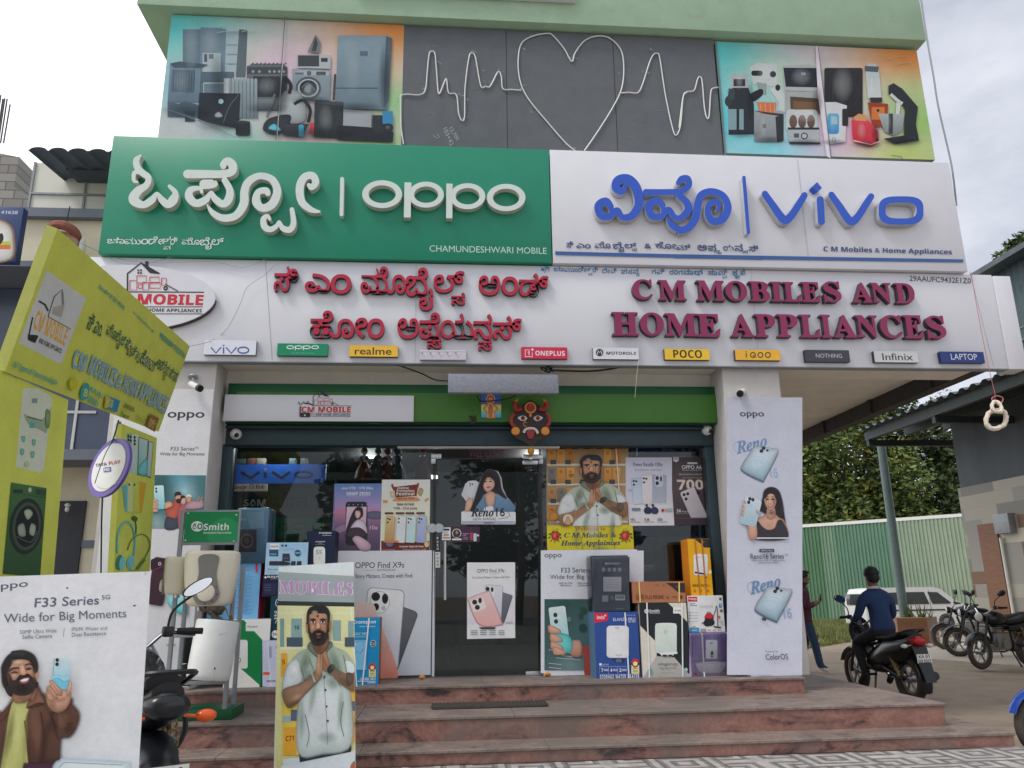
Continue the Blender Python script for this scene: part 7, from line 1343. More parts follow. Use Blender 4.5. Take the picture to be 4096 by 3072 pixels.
a.poly([(50,388),(660,400),(660,432),(50,422)],(50,56,56)); a.poly([(50,422),(660,432),(720,1720),(50,1720)],(214,212,160),(206,200,130)); a.rect(60,478,650,486,(236,234,200)); a.line([(618,440),(660,1040)],9,(236,232,206)); a.line([(80,750),(280,740)],22,(226,222,180)); a.line([(450,690),(650,720)],14,(226,222,180))
a.rect(162,522,243,738,(130,160,156)); a.rect(78,522,108,738,(120,150,150)); a.rect(480,535,540,690,(130,160,156)); a.rect(595,540,636,716,(130,156,156)); a.text(mb('16'),186,575,222,605,(60,76,80)); [a.rect(x,665,x+44,735,(70,84,96)) for x in (128,165,205,570,610)]
a.rect(86,785,132,965,(222,160,50)); a.text(mb('5'),92,835,116,870,(110,80,30)); a.rect(98,1090,225,1560,(226,190,80)); a.rect(104,1348,200,1560,(222,160,50)); a.text(mb('C71'),122,1415,182,1450,(96,70,30)); a.rect(160,1215,225,1300,(90,100,116)); a.rect(98,1260,160,1310,(150,176,176)); a.rect(585,1060,680,1450,(220,170,64)); a.rect(606,1150,680,1225,(90,100,116)); a.rect(612,1262,690,1440,(214,150,50)); a.text(mb('C71'),620,1315,664,1346,(96,70,30)); a.poly([(100,1590),(600,1540),(720,1480),(720,1720),(90,1720)],(206,214,214))
namaste(a, .15); a.poly([(90,1640),(300,1608),(620,1540),(720,1520),(720,1760),(90,1760)],(206,214,216)); a.spl([(616,1640),(640,1610),(665,1640),(655,1680),(620,1680)],(190,90,70)); a.spl([(630,1625),(645,1600),(655,1630)],(110,130,60))
a.build('printed_face', sd_, MATTE)
MB().tube([P(95,1340,6.05,'C6'), P(50,1690,6.35,'C6')], .006, 6).build('prop', M['dark_metal'], sd_)
# ================================================================ motorbikes
BK = dict(paint=mat('black_bike_paint', (26,28,32), .25, 0, .1, 8), seat=mat('black_vinyl', (30,30,32), .6, 0, .15, 20, .1), alloy=mat('cast_alloy', (150,150,150), .4, .8, .15, 12), orange=mat('orange_lens', (230,90,30), .2, 0, .08, 10), red=mat('red_lens', (180,20,28), .2, 0, .1, 8), mirror=mat('mirror_glass', (235,238,242), .03, 1, .0, 4), clear=mat('clear_lens', (206,206,200), .15, 0, .06, 8), spring=mat('worn_spring_steel', (150,132,96), .5, .6, .2, 20), plate=mat('number_plate', (222,222,218), .5, 0, .05, 10), dust=mat('dusty_tyre', (70,64,58), .9, 0, .3, 14, .3))
def bike(label, loc, rot, group=None, name='motorbike', paint='paint', lines=None, wide=1.0, loop=False, pz=.58, cat='motorbike', scooter=False, tl='red'):
    # faces +Y, rear axle at y = -.62, front axle at y = .64
    t = thing(name, (0,0,0), label, cat, group); ORG[t.name] = Vector((0,0,0)); Pm = BK[paint]
    for y, r, w_ in ((.64,.30,.045),(-.62,.30,.06)):
        wh = MB(); wh.torus((0,y,.3), r-w_, w_, (1,0,0), 28, 8); o = wh.build('wheel', BK['dust'], t, 50)
        b = MB(); b.torus((0,y,.3), r-2*w_-.012, .018, (1,0,0), 24, 6); b.cyl((-.06,y,.3), (.06,y,.3), .05)
        for k in range(6):
            q = k*math.pi/3; b.tube([(0,y+.05*math.cos(q),.3+.05*math.sin(q)), (0,y+(r-2*w_-.01)*math.cos(q),.3+(r-2*w_-.01)*math.sin(q))], .016, 6)
        b.build('rim', BK['alloy'], o)
    b = MB()
    for s_ in (-.085, .085): b.tube([(s_,.64,.3),(s_,.52,.62),(s_,.42,.92)], .022, 8)
    b.build('fork', M['dark_metal'], t)
    def guard(y, a0, a1, r, w_, nm):
        rows = []
        for k in range(13):
            q = R(a0+(a1-a0)*k/12); rows.append([(x, y+(r-(.02 if abs(x) > w_*.6 else 0))*math.cos(q), .3+(r-(.02 if abs(x) > w_*.6 else 0))*math.sin(q)) for x in (-w_,-w_*.55,0,w_*.55,w_)])
        b = MB(); b.rings(rows, close=False, cap=False); b.build(nm, Pm, t, 60)
    guard(.64, 20, 160, .345, .07, 'front_mudguard'); guard(-.62, 60, 205, .35, .085, 'rear_mudguard')
    if not scooter:
        MB().rings([[(w_*math.cos(q)*(1 if abs(math.cos(q)) else 1), y, z+h_*math.sin(q)) for q in [k*math.pi/8 for k in range(16)]] for y, z, w_, h_ in ((.38,.86,.04,.05),(.32,.86,.13,.1),(.18,.87,.16,.13),(.02,.86,.15,.12),(-.1,.83,.1,.08),(-.14,.82,.06,.05))]).build('fuel_tank', Pm, t, 60)
        b = MB(); b.box((-.13,-.05,.36), (.13,.28,.62), .03); b.cyl((-.16,.1,.42), (.16,.1,.42), .1, n=18)
        for k in range(6): b.box((-.11,.1,.5+.04*k), (.11,.27,.515+.04*k), .003)
        b.build('engine', BK['alloy'], t)
    else:
        MB().box((-.12,-.2,.34), (.12,.1,.5), .05).build('engine', M['black'], t)
        b = MB(); b.rings([[(w_*math.cos(q), y, z+h_*math.sin(q)) for q in [k*math.pi/8 for k in range(16)]] for y, z, w_, h_ in ((.46,.98,.1,.1),(.44,.86,.17,.2),(.36,.66,.15,.22),(.26,.46,.1,.12))]); b.build('leg_shield', Pm, t, 60)
        MB().rings([[(w_*math.cos(q), y, z+h_*math.sin(q)) for q in [k*math.pi/8 for k in range(16)]] for y, z, w_, h_ in ((.24,.46,.1,.1),(.05,.5,.15,.16),(-.3,.62,.17,.2),(-.66,.66,.16,.17),(-.86,.78,.1,.08))]).build('body_cover', Pm, t, 60)
        MB().prism([(-.1,-.9,.74),(.1,-.9,.74),(.07,-1.06,.3),(-.07,-1.06,.3)], (0,.02,.0)).build('plate_flap', M['black'], t)
    b = MB(); b.rings([[(w_*math.cos(q), y, z+h_*math.sin(q)) for q in [k*math.pi/8 for k in range(16)]] for y, z, w_, h_ in ((-.06,.79,.1,.04),(-.14,.8,.13,.05),(-.4,.81,.13,.05),(-.62,.86,.11,.05),(-.78,.88,.08,.04))]); b.build('seat', BK['seat'], t, 60)
    b = MB(); b.rings([[(w_*math.cos(q), y, z+h_*math.sin(q)) for q in [k*math.pi/8 for k in range(16)]] for y, z, w_, h_ in ((-.1,.7,.11,.06),(-.4,.7,.14,.1),(-.7,.76,.12,.08),(-.9,.84,.07,.05))]); b.build('side_panel', Pm, t, 60)
    b = MB(); b.tube([(0,.42,.9),(0,.2,.72),(0,-.2,.68),(0,-.62,.72)], .03, 8); b.tube([(0,.34,.76),(0,.26,.45),(0,-.02,.36),(0,-.25,.42),(0,-.22,.68)], .025, 8); b.tube([(-.09,-.2,.42),(-.09,-.62,.3)], .025, 8); b.tube([(.09,-.2,.42),(.09,-.62,.3)], .025, 8); b.tube([(-.1,-.02,.36),(-.22,-.1,.02)], .014, 6); b.build('frame', M['black'], t)
    hb = MB(); hb.tube(catmull([(-.36*wide,.26,1.06),(-.2*wide,.34,1.06),(-.08,.4,.96),(.08,.4,.96),(.2*wide,.34,1.06),(.36*wide,.26,1.06)], 4), .012, 8); hbo = hb.build('handlebar', M['chrome'], t)
    for s_ in (-1, 1):
        MB().cyl((s_*.25*wide,.31,1.062), (s_*.38*wide,.25,1.06), .019, n=10).build('grip', M['rubber'], hbo)
        b = MB(); b.tube([(s_*.23*wide,.36,1.05),(s_*.36*wide,.34,1.035)], .007, 6); b.box((s_*.2*wide-.03,.3,1.03), (s_*.2*wide+.03,.36,1.09), .01); b.build('lever', M['black'], hbo)
        mo = MB(); mo.tube(catmull([(s_*.2*wide,.34,1.08),(s_*.22*wide,.33,1.18),(s_*.32*wide,.3,1.27)], 4), .008, 6); mo.rings([[(s_*.34*wide+.085*k*math.cos(q)+.02*math.sin(q), .28+d_, 1.315+.05*k*math.sin(q)+.03*math.cos(q)*s_) for q in [j*math.pi/9 for j in range(18)]] for k, d_ in ((.9,.0),(1,.01),(.9,.035),(.5,.05))]); mm = mo.build('mirror', M['black'], t, 50)
        b = MB(); b.face([(s_*.34*wide+.08*.95*math.cos(q)+.02*math.sin(q), .278, 1.315+.05*.9*math.sin(q)+.03*math.cos(q)*s_) for q in [j*math.pi/9 for j in range(18)]]); b.build('mirror_face', BK['mirror'], mm, 0)
    b = MB(); b.slot(0).lathe([(.03,-.1),(.075,-.04),(.085,.03)], (0,.5,.9), (0,1,0), 18); b.slot(1).lathe([(.08,.03),(.06,.05),(.0,.06)], (0,.5,.9), (0,1,0), 18); b.build('headlight', [Pm, BK['clear']], t)
    MB().rings([[(w_*math.cos(q), y, .79+h_*math.sin(q)) for q in [k*math.pi/8 for k in range(16)]] for y, w_, h_ in ((-.84,.1,.06),(-.93,.095,.06),(-.96,.06,.035))]).build('tail_light', BK[tl], t, 60)
    for s_ in (-1, 1):
        b = MB(); b.tube([(s_*.08,-.86,.74),(s_*.15,-.86,.73)], .008, 6); b.ball((s_*.18,-.86,.73), .048, .03, .028); b.build('indicator', BK['orange'] if not scooter else BK['clear'], t)
        b = MB(); b.tube([(s_*.12,-.35,.72),(s_*.12,-.58,.34)], .017, 8)
        rr = [(s_*.12+.032*math.cos(k*.8), -.37-.19*k/56+.0, .68-.28*k/56+.032*math.sin(k*.8)) for k in range(56)]
        b.tube(rr, .007, 5); b.build('shock_absorber', BK['spring'], t)
        b = MB(); b.box((s_*.1,-.05,.3), (s_*.24,0,.33), .01); b.build('foot_peg', M['rubber'], t)
    MB().tube([(.13,.22,.42),(.16,.1,.28),(.17,-.2,.26),(.18,-.42,.3)], .022, 8).build('exhaust_pipe', M['chrome'], t)
    MB().lathe([(.02,0),(.05,.03),(.062,.12),(.065,.45),(.05,.5),(.02,.5)], (.18,-.4,.3), (0,-1,.12), 16).build('muffler', M['black'], t)
    b = MB(); b.tube(catmull([(-.1,-.55,.83),(-.13,-.75,.9),(-.09,-.92,.93),(.09,-.92,.93),(.13,-.75,.9),(.1,-.55,.83)], 4), .012, 6); b.build('grab_rail', M['black'], t)
    if loop:
        b = MB()
        for s_ in (-1, 1): b.tube(catmull([(s_*.1,.3,.66),(s_*.3,.34,.66),(s_*.34,.32,.5),(s_*.24,.3,.36),(s_*.1,.24,.34)], 5), .016, 8)
        b.build('crash_guard', M['black'], t)
    if lines:
        pl = Plane((0,-.975,pz), (1,0,0), (0,0,1)); pl.ab = lambda x, y, v=None, n=0: (x, y)
        a = Art(pl, 'F', 1.0); a.quad([(-.1,.055),(.1,.055),(.1,-.055),(-.1,-.055)], .006, (226,226,220), (90,90,90))
        a.text(mb(lines[0]), -.075, .045, .075, .006, (40,40,44)); a.text(mb(lines[1]), -.088, -.008, .088, -.046, (40,40,44)); a.build('number_plate', t)
    t.location = loc; t.rotation_euler = (0, 0, rot); return t
# near bike, seen from behind at the lower left
r0 = P(566,2900,4.3); f0 = P(548,2480,5.6); hd = math.atan2(-(f0.x-r0.x), f0.y-r0.y)
nb = bike('black motorbike with an orange indicator, parked behind the white foreground board', ((r0.x+f0.x)/2-.07, 5.12, -.03), hd+.1, lines=('KA 06 2','H 7387'), loop=True, pz=.50, tl='paint'); nb.scale = (1.1,1.1,1.1)
b = MB(); b.tube(catmull([Vector((.12,.4,1.0)),(.2,.36,.86),(.22,.2,.76),(.16,.05,.7)], 5), .009, 6); o = b.build('cable', M['grey_metal'], nb); 
# bike with rider, on the dirt to the right
q = G(3520,2778,-.12); rq = Vector((6.05, 11.1, -.12))
rb = bike('dark step-through motorbike standing on the dirt beside the shop with a rider on it', rq, R(3), lines=('KA 01','EW 8307'), scooter=True, name='motorbike')
# two parked bikes at the far right
PK = 'motorbikes parked on the right'
bike('dark motorbike parked side on beside the brown planter, front wheel turned to it', G(3890,2602,-.1)+Vector((.15,0,.0)), R(60), PK)
bike('dark motorbike nearest the right edge of the photo, parked with its mudguard to the camera', G(4030,2680,-.1)+Vector((.25,.35,0)), R(108), PK)
tag(MB().build('x', M['black'], None) if 0 else bpy.data.objects['motorbike'], None)
xb_ = copy_tree(bpy.data.objects['motorbike.003']); xb_.location = G(3985,2632,-.1)+Vector((.1,.2,0)); xb_.rotation_euler = (0,0,R(70)); xb_['label'] = 'dark motorbike squeezed between the two other parked motorbikes at the right'
# blue bike cut by the frame
BK['blue'] = mat('blue_bike_paint', (28,66,150), .25, 0, .1, 8)
bq = G(4150,2975,-.0)
bike('blue motorbike with only its front wheel inside the right edge', (bq.x+.8, bq.y-.05, -.17), R(82), None, paint='blue')

# ================================================================ people
def figure(name, label, joints, links, mats, loc, rot, root, rule, hairpts=None, sub=2):
    me = bpy.data.meshes.new('body'); ks = list(joints); me.from_pydata([joints[k][0] for k in ks], [(ks.index(a_), ks.index(b_)) for a_, b_ in links], []); me.update()
    o = bpy.data.objects.new('tmp', me); COL.objects.link(o)
    o.modifiers.new('s', 'SKIN'); ss = o.modifiers.new('u', 'SUBSURF'); ss.levels = ss.render_levels = sub
    for i, k in enumerate(ks):
        r_ = joints[k][1]; r_ = r_ if isinstance(r_, tuple) else (r_, r_); me.skin_vertices[0].data[i].radius = r_; me.skin_vertices[0].data[i].use_root = (k == root)
    dg = bpy.context.evaluated_depsgraph_get(); dg.update(); me2 = bpy.data.meshes.new_from_object(o.evaluated_get(dg)); bpy.data.objects.remove(o)
    for m in mats: me2.materials.append(m)
    for p in me2.polygons: p.use_smooth = True; p.material_index = rule(p.center)
    t = thing(name, (0,0,0), label, 'person'); ORG[t.name] = Vector((0,0,0)); me2.name = 'body'
    link_mesh('body', me2, None, t)
    if hairpts:
        b = MB()
        for c, rx, ry, rz in hairpts: b.ball(c, rx, ry, rz, 18, 12)
        for v in b.bm.verts: v.co += v.normal*mnoise.noise(v.co*40)*.012
        b.build('hair', mat('black_hair', (24,22,24), .7, 0, .3, 60, .5), t, 60)
    t.location = loc; t.rotation_euler = (0,0,rot); return t
SKN, JK, DK = mat('brown_skin', (120,84,64), .6, 0, .08, 20), mat('blue_knit', (34,56,96), .9, 0, .15, 30, .4), mat('dark_trousers', (34,34,40), .85, 0, .15, 20)
J = dict(pel=((0,-.1,.88),(.15,.12)), ab=((0,-.1,1.04),(.155,.115)), ch=((0,-.06,1.24),(.185,.125)), sh=((0,-.04,1.36),(.13,.1)), nk=((0,-.01,1.45),.058), hd0=((0,.01,1.53),(.075,.085)), hd=((0,.02,1.63),(.082,.1)), top=((0,.02,1.71),(.06,.07)))
Lk = [('pel','ab'),('ab','ch'),('ch','sh'),('sh','nk'),('nk','hd0'),('hd0','hd'),('hd','top')]
for s_, n in ((-1,'l'),(1,'r')):
    J.update({n+'s': ((s_*.19,-.04,1.34),.085), n+'e': ((s_*.27,.02,1.08),.058), n+'w': ((s_*.24,.2,1.02),.042), n+'h': ((s_*.22,.27,1.03),(.035,.045)), n+'hip': ((s_*.1,-.08,.85),.1), n+'k': ((s_*.2,.28,.72),.075), n+'a': ((s_*.2,.12,.3),.05), n+'f': ((s_*.22,.26,.16),.045)})
    Lk += [('sh',n+'s'),(n+'s',n+'e'),(n+'e',n+'w'),(n+'w',n+'h'),('pel',n+'hip'),(n+'hip',n+'k'),(n+'k',n+'a'),(n+'a',n+'f')]
def rule(c): return 2 if (c.z < .9 and not (abs(c.x) > .2 and c.z > .98)) else 0 if (c.z > 1.46 or (c.y > .21 and c.z > .97)) else 1
figure('person', 'man in a dark blue pullover seen from behind, sitting on the dark step-through motorbike', J, Lk, [SKN, JK, DK], rq+Vector((.02,.0,.0)), R(3), 'pel', rule, [((0,.0,1.665),.1,.108,.1),((0,-.03,1.6),.09,.085,.08)])
b = MB(); b.torus((rq.x, rq.y-.03, rq.z+1.455), .066, .02, (0,.2,1), 18, 6)
sc_ = b.build('collar', mat('pale_check_collar', (200,200,206), .8, 0, .3, 60)); sc_.parent = bpy.data.objects['person']; sc_.matrix_parent_inverse = (Matrix.Translation(rq+Vector((.02,0,0))) @ Matrix.Rotation(R(3), 4, 'Z')).inverted()
MR_, JN = mat('maroon_shirt', (84,40,56), .85, 0, .2, 12, .3), mat('blue_denim', (44,66,96), .85, 0, .15, 20)
J = dict(pel=((0,0,.95),(.14,.1)), ab=((0,0,1.1),(.14,.1)), ch=((0,.01,1.3),(.165,.11)), sh=((0,0,1.42),(.12,.08)), nk=((.02,0,1.5),.052), hd0=((.05,0,1.57),(.08,.07)), hd=((.05,0,1.66),(.1,.08)), top=((.03,0,1.74),(.07,.06)), ns=((.15,0,1.62),(.018,.015)))
Lk = [('pel','ab'),('ab','ch'),('ch','sh'),('sh','nk'),('nk','hd0'),('hd0','hd'),('hd','top'),('hd','ns')]
for s_, n in ((-1,'l'),(1,'r')):
    J.update({n+'s': ((0,s_*.18,1.4),.072), n+'e': ((.02,s_*.22,1.13),.052), n+'w': ((.2,s_*.12,1.2),.036), n+'h': ((.28,s_*.06,1.24),(.03,.038)), n+'hip': ((0,s_*.09,.92),.098), n+'k': ((.04-.06*s_,s_*.1,.5),.075), n+'a': ((.0-.16*s_,s_*.1,.1),.07), n+'f': ((.14-.16*s_,s_*.11,.04),(.045,.035))})
    Lk += [('sh',n+'s'),(n+'s',n+'e'),(n+'e',n+'w'),(n+'w',n+'h'),('pel',n+'hip'),(n+'hip',n+'k'),(n+'k',n+'a'),(n+'a',n+'f')]
def rule(c): return 3 if c.z < .085 else 2 if c.z < .88 else 0 if (c.z > 1.51 or (c.x > .15 and c.z > 1.1)) else 1
wq = G(3222,2690,-.12)+Vector((.1,0,0))
wp = figure('person', 'man in a maroon shirt and jeans looking at his phone behind the right pillar', J, Lk, [SKN, MR_, JN, mat('white_shoe', (220,216,210), .6)], wq, R(-12), 'pel', rule, [((.02,0,1.7),.112,.09,.085),((-.02,0,1.64),.08,.085,.09),((.07,0,1.755),.08,.07,.04)])
tag(MB().box(wq+Vector((.29,-.1,1.235)), wq+Vector((.305,-.02,1.37)), .004).build('handheld_phone', M['black']), 'dark phone held up by the man in the maroon shirt', 'phone')

# ================================================================ van, planter, post, fence, tree
vq = G(3625,2520,-.12); vy = 27.0; k = vy; VX0, VX1 = P(3462,2420,vy).x, P(3858,2440,vy).x; VZ = P(3600,2350,vy).z+.12; Lv = VX1-VX0
vn = thing('parked_van', ((VX0+VX1)/2, vy+.8, -.12), 'white van parked in front of the green sheet fence', 'van'); o_ = Vector((VX0, vy, -.12))
VW_, VG = mat('white_van_paint', (214,214,212), .3, 0, .04, 3), mat('van_window_glass', (54,62,64), .08, 0, .1, 3)
def side(pts, y0, y1): return [Vector((o_.x+x*Lv, y0, o_.z+z*VZ)) for x, z in pts]
body = [(0,.16),(0,.55),(.03,.82),(.07,.97),(.2,1.0),(.7,1.0),(.78,.96),(.9,.72),(1.0,.6),(1.02,.4),(1.0,.16)]
b = MB(); b.prism(side(body, vy, 0), (0,1.5,0)); b.build('body', VW_, vn, 25)
MB().box((VX0-.012, vy+.2, -.12+.6*VZ), (VX0+.2, vy+1.3, -.12+.86*VZ), .02).build('window', VG, vn)
for pts in ([(.03,.6),(.055,.84),(.12,.86),(.13,.6)],[(.16,.61),(.17,.88),(.35,.89),(.36,.61)],[(.39,.61),(.385,.89),(.61,.89),(.65,.61)],[(.68,.61),(.645,.89),(.745,.88),(.87,.64),(.86,.61)]):
    b = MB(); b.prism(side(pts, vy-.012, 0), (0,.01,0)); b.build('window', VG, vn, 0)
for x in (.37, .66): MB().box((o_.x+x*Lv-.012, vy-.008, o_.z+.2*VZ), (o_.x+x*Lv+.012, vy, o_.z+.93*VZ)).build('door_seam', M['grey_metal'], vn)
MB().box((o_.x+.02*Lv, vy-.014, o_.z+.46*VZ), (o_.x+.98*Lv, vy, o_.z+.49*VZ)).build('trim_strip', M['black'], vn)
for x in (.2, .8):
    b = MB(); q = Vector((o_.x+x*Lv, vy+.02, o_.z+.28)); b.torus(q, .21, .08, (0,1,0), 20, 8); o = b.build('wheel', BK['dust'], vn); MB().cyl(q-Vector((0,.05,0)), q, .14, n=14).build('hubcap', BK['alloy'], o)
BT = mat('brown_wood_tile', (132,92,66), .6, 0, .18, 3, .1, stretch=(1,1,7), g=1.0)
py_ = 19.6; x0, x1, x2 = P(3600,2580,py_).x, P(3712,2585,py_).x, P(3770,2588,py_).x; pz = P(3650,2472,py_).z
pt = thing('planter', ((x0+x2)/2, py_+.5, -.12), 'low brown wood patterned tiled planter box beside the parked motorbikes', 'planter')
b = MB(); b.prism([(x0,py_,-.12),(x1,py_-.1,-.12),(x2+.4,py_+.7,-.12),(x0+.5,py_+1.1,-.12)], (0,0,pz+.12)); b.build('box', BT, pt, 0)
b = MB()
for i in range(26):
    x = random.uniform(x0+.5, x2); y = py_+random.uniform(.2,.7); q = Vector((x, y, pz)); a_ = random.uniform(0,6.3); h_ = random.uniform(.15,.5); d = Vector((math.cos(a_)*.12, math.sin(a_)*.12, h_)); w_ = Vector((.03,.01,0)); b.face([q-w_, q+w_, q+d])
b.build('plants', mat('planter_leaves', (84,104,52), .8, 0, .3, 9), pt, 0)
PG = mat('grey_green_post', (96,112,112), .5, .2, .12, 8)
EX = 11.0
def PX(x, y, X, v='F'):
    d = ray(*full(x, y, v)); return CAM + d*(X/d.x)
b = MB(); q = P(3618,2468,20.2); b.cyl((q.x,20.2,pz-.02), (q.x,20.2,P(3560,1760,20.2).z), .11, n=12)
tag(b.build('steel_post', PG), 'tall grey steel post holding up the tin awning on the right', 'post')
# tin awning with its dark underside
E0, E1 = PX(3478,1738,EX), PX(4230,1400,EX); ez = (E0.z+E1.z)/2; y0, y1 = 9.5, E0.y+.2
aw = thing('tin_awning', (EX+1.5, 14, ez-.3), 'dark tin roofed awning on the right with steel purlins under it', 'awning')
TIN, TIND = mat('weathered_tin', (104,112,116), .6, .4, .2, 5), mat('dark_purlin_steel', (54,62,64), .6, .2, .2, 8)
b = MB(); rows = []
n = int((y1-y0)/.09)
for i in range(n+1):
    y = y0+(y1-y0)*i/n; dz = .035*(1 if (i//2) % 2 else -1); rows.append([(EX-.25, y, ez+dz), (EX+5.5, y, ez+.75+dz)])
b.rings(rows, close=False, cap=False); b.build('tin_sheet', TIN, aw, 0)
for x in (0, 1.1, 2.2, 3.3): MB().box((EX+x-.06, y0, ez+x*.136-.26), (EX+x+.06, y1-.05, ez+x*.136-.06)).build('purlin', TIND, aw)
for i, y in enumerate((y1-.15, 16.5, 13.2)): MB().box((EX-.05, y-.06, ez-.42), (EX+3.6, y+.06, ez-.27)).build('cross_beam', TIND, aw)
# tiled wall and shed body under the awning
WX = PX(3832,1960,1).x and 12.75
def mosaic():
    m = bpy.data.materials.new('mixed_strip_tiles'); m.use_nodes = True; nt = m.node_tree; N = nt.nodes; L = nt.links; bs = N['Principled BSDF']; bs.inputs['Roughness'].default_value = .5
    tc = N.new('ShaderNodeTexCoord'); mp = N.new('ShaderNodeMapping'); mp.inputs['Rotation'].default_value = (R(90), R(90), 0); L.new(tc.outputs['Object'], mp.inputs[0])
    br = N.new('ShaderNodeTexBrick'); L.new(mp.outputs[0], br.inputs[0]); br.inputs['Scale'].default_value = 1; br.inputs['Brick Width'].default_value = 1.2; br.inputs['Row Height'].default_value = .3; br.inputs['Mortar Size'].default_value = .004; br.inputs['Color1'].default_value = (0,0,0,1); br.inputs['Color2'].default_value = (1,1,1,1); br.inputs['Mortar'].default_value = (.4,.4,.4,1)
    rp = N.new('ShaderNodeValToRGB'); rp.color_ramp.interpolation = 'CONSTANT'; L.new(br.outputs[0], rp.inputs[0]); e = rp.color_ramp.elements; e[0].color = (*rgb((170,164,150)),1); e[1].position = .75; e[1].color = (*rgb((120,90,66)),1)
    for p_, c in ((.3,(150,146,138)),(.5,(196,190,176)),(.62,(128,124,116))): k = e.new(p_); k.color = (*rgb(c),1)
    L.new(rp.outputs[0], bs.inputs[0]); return m
wl0 = PX(3830,1955,WX); zt2 = wl0.z; yb = wl0.y
tw = thing('tiled_wall', (WX+.2, 15, -.12), 'strip tiled shop wall under the tin awning at the right edge', 'wall')
MB().box((WX, 8.5, -.12), (WX+.4, yb, zt2)).build('tile_face', mosaic(), tw)
DW = mat('dark_grey_sheet_wall', (84,92,98), .7, .1, .22, 2, .1, stretch=(1,1,.3))
MB().box((WX+.08, 8.5, zt2+.002), (WX+.4, yb, ez+.5)).build('sheet_face', DW, tw)
q0, q1 = PX(3915,2100,WX), PX(3990,2100,WX); MB().box((WX-.05, q1.y, -.12), (WX-.003, q0.y, q0.z)).build('brown_panel', BT, tw)
q0 = PX(4012,2150,WX); MB().cyl((WX-.06,q0.y,-.12), (WX-.06,q0.y,q0.z), .035).build('pipe', M['white_plastic'], tw)
q0, q1 = PX(3977,2060,WX-.1), PX(4052,2130,WX-.1); MB().box((WX-.16, q1.y, q1.z), (WX-.003, q0.y, q0.z), .01).build('meter_box', M['grey_metal'], tw)
# taller building behind the awning
HX = 14.2; h0, h1 = PX(3982,1098,HX), PX(4230,940,HX)
hb_ = thing('corrugated_building', (HX+2, 14, 3), 'tall dark corrugated sheet building at the upper right edge', 'building')
CG = mat('dark_green_corrugated', (78,94,98), .6, .2, .15, 4)
b = MB(); rows = []
n = 90
for i in range(n+1):
    y = 8+(h0.y-8)*i/n; x = HX+(.03 if i % 2 else -.03); rows.append([(x, y, 2.5), (x, y, h0.z)])
b.rings(rows, close=False, cap=False); b.build('corrugated_wall', CG, hb_, 0)
c0 = PX(3930,1110,HX); MB().box((HX-.02, h0.y+.02, 2.5), (HX+2, c0.y, h0.z-.05)).build('plain_wall', M['cream'], hb_)
MB().box((HX-.45, 7.5, h0.z), (HX+3, c0.y+.3, h0.z+.14)).build('roof', DW, hb_)
MB().box((HX+.2, 8, 2.5), (HX+3, h0.y, h0.z-.1)).build('core', M['interior'], hb_)
b = MB(); ra, rb_ = PX(3972,1365,HX-.9), PX(4200,1240,HX-.9)
for k in range(4): z = -.0-.28*k; b.tube([(HX-.9, ra.y, ra.z+z), (HX-.9, 8.5, ra.z+z)], .025, 6)
for y in (ra.y, ra.y-2.2, ra.y-4.4): b.tube([(HX-.9, y, ra.z-1.1), (HX-.9, y, ra.z+.05)], .035, 6)
b.tube([(HX-.9, ra.y, ra.z), (HX, ra.y, ra.z)], .025, 6); b.build('railing', PG, hb_)
# green sheet fence
FA, FB = Vector((P(3140,2130,35).x, 35, -.12)), Vector((P(3850,2051,29.6).x, 29.6, -.12)); FZ = (P(3140,2124,35).z+P(3842,2053,29.6).z)/2
fn_ = thing('sheet_fence', (FA+FB)/2, 'tall green corrugated sheet fence with a white top rail behind the van', 'fence')
d_ = (FB-FA); Ld = d_.length; d_.normalize(); nn = Vector((d_.y,-d_.x,0)); greens = [(70,120,92),(96,140,108),(74,128,96),(130,158,128),(134,160,132),(138,164,136)]
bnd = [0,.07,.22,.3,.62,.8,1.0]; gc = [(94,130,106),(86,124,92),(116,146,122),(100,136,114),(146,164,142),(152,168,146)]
for i in range(6):
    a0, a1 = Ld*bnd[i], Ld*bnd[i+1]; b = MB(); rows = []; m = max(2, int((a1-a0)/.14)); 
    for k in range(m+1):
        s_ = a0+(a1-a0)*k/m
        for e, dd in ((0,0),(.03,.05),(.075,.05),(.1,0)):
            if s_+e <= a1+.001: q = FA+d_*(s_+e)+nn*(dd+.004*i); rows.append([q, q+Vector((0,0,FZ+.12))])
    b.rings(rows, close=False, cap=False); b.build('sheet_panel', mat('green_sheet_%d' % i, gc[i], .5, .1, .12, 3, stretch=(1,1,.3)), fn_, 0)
b = MB(); b.box((-.07,0,0),(.07,Ld,.13)); b.build('top_rail', M['white_plastic'], fn_, 0, xf=Matrix.Translation(FA+Vector((0,0,FZ+.1))) @ Matrix.Rotation(math.atan2(-d_.x, d_.y), 4, 'Z'))
bw0 = P(3150,2150,30); MB().box((bw0.x-1.5, 30, -.12), (P(3214,2300,30).x, 30.3, P(3180,2165,30).z), .01)
bm_ = bpy.data.materials.new('concrete_block'); bm_.use_nodes = True
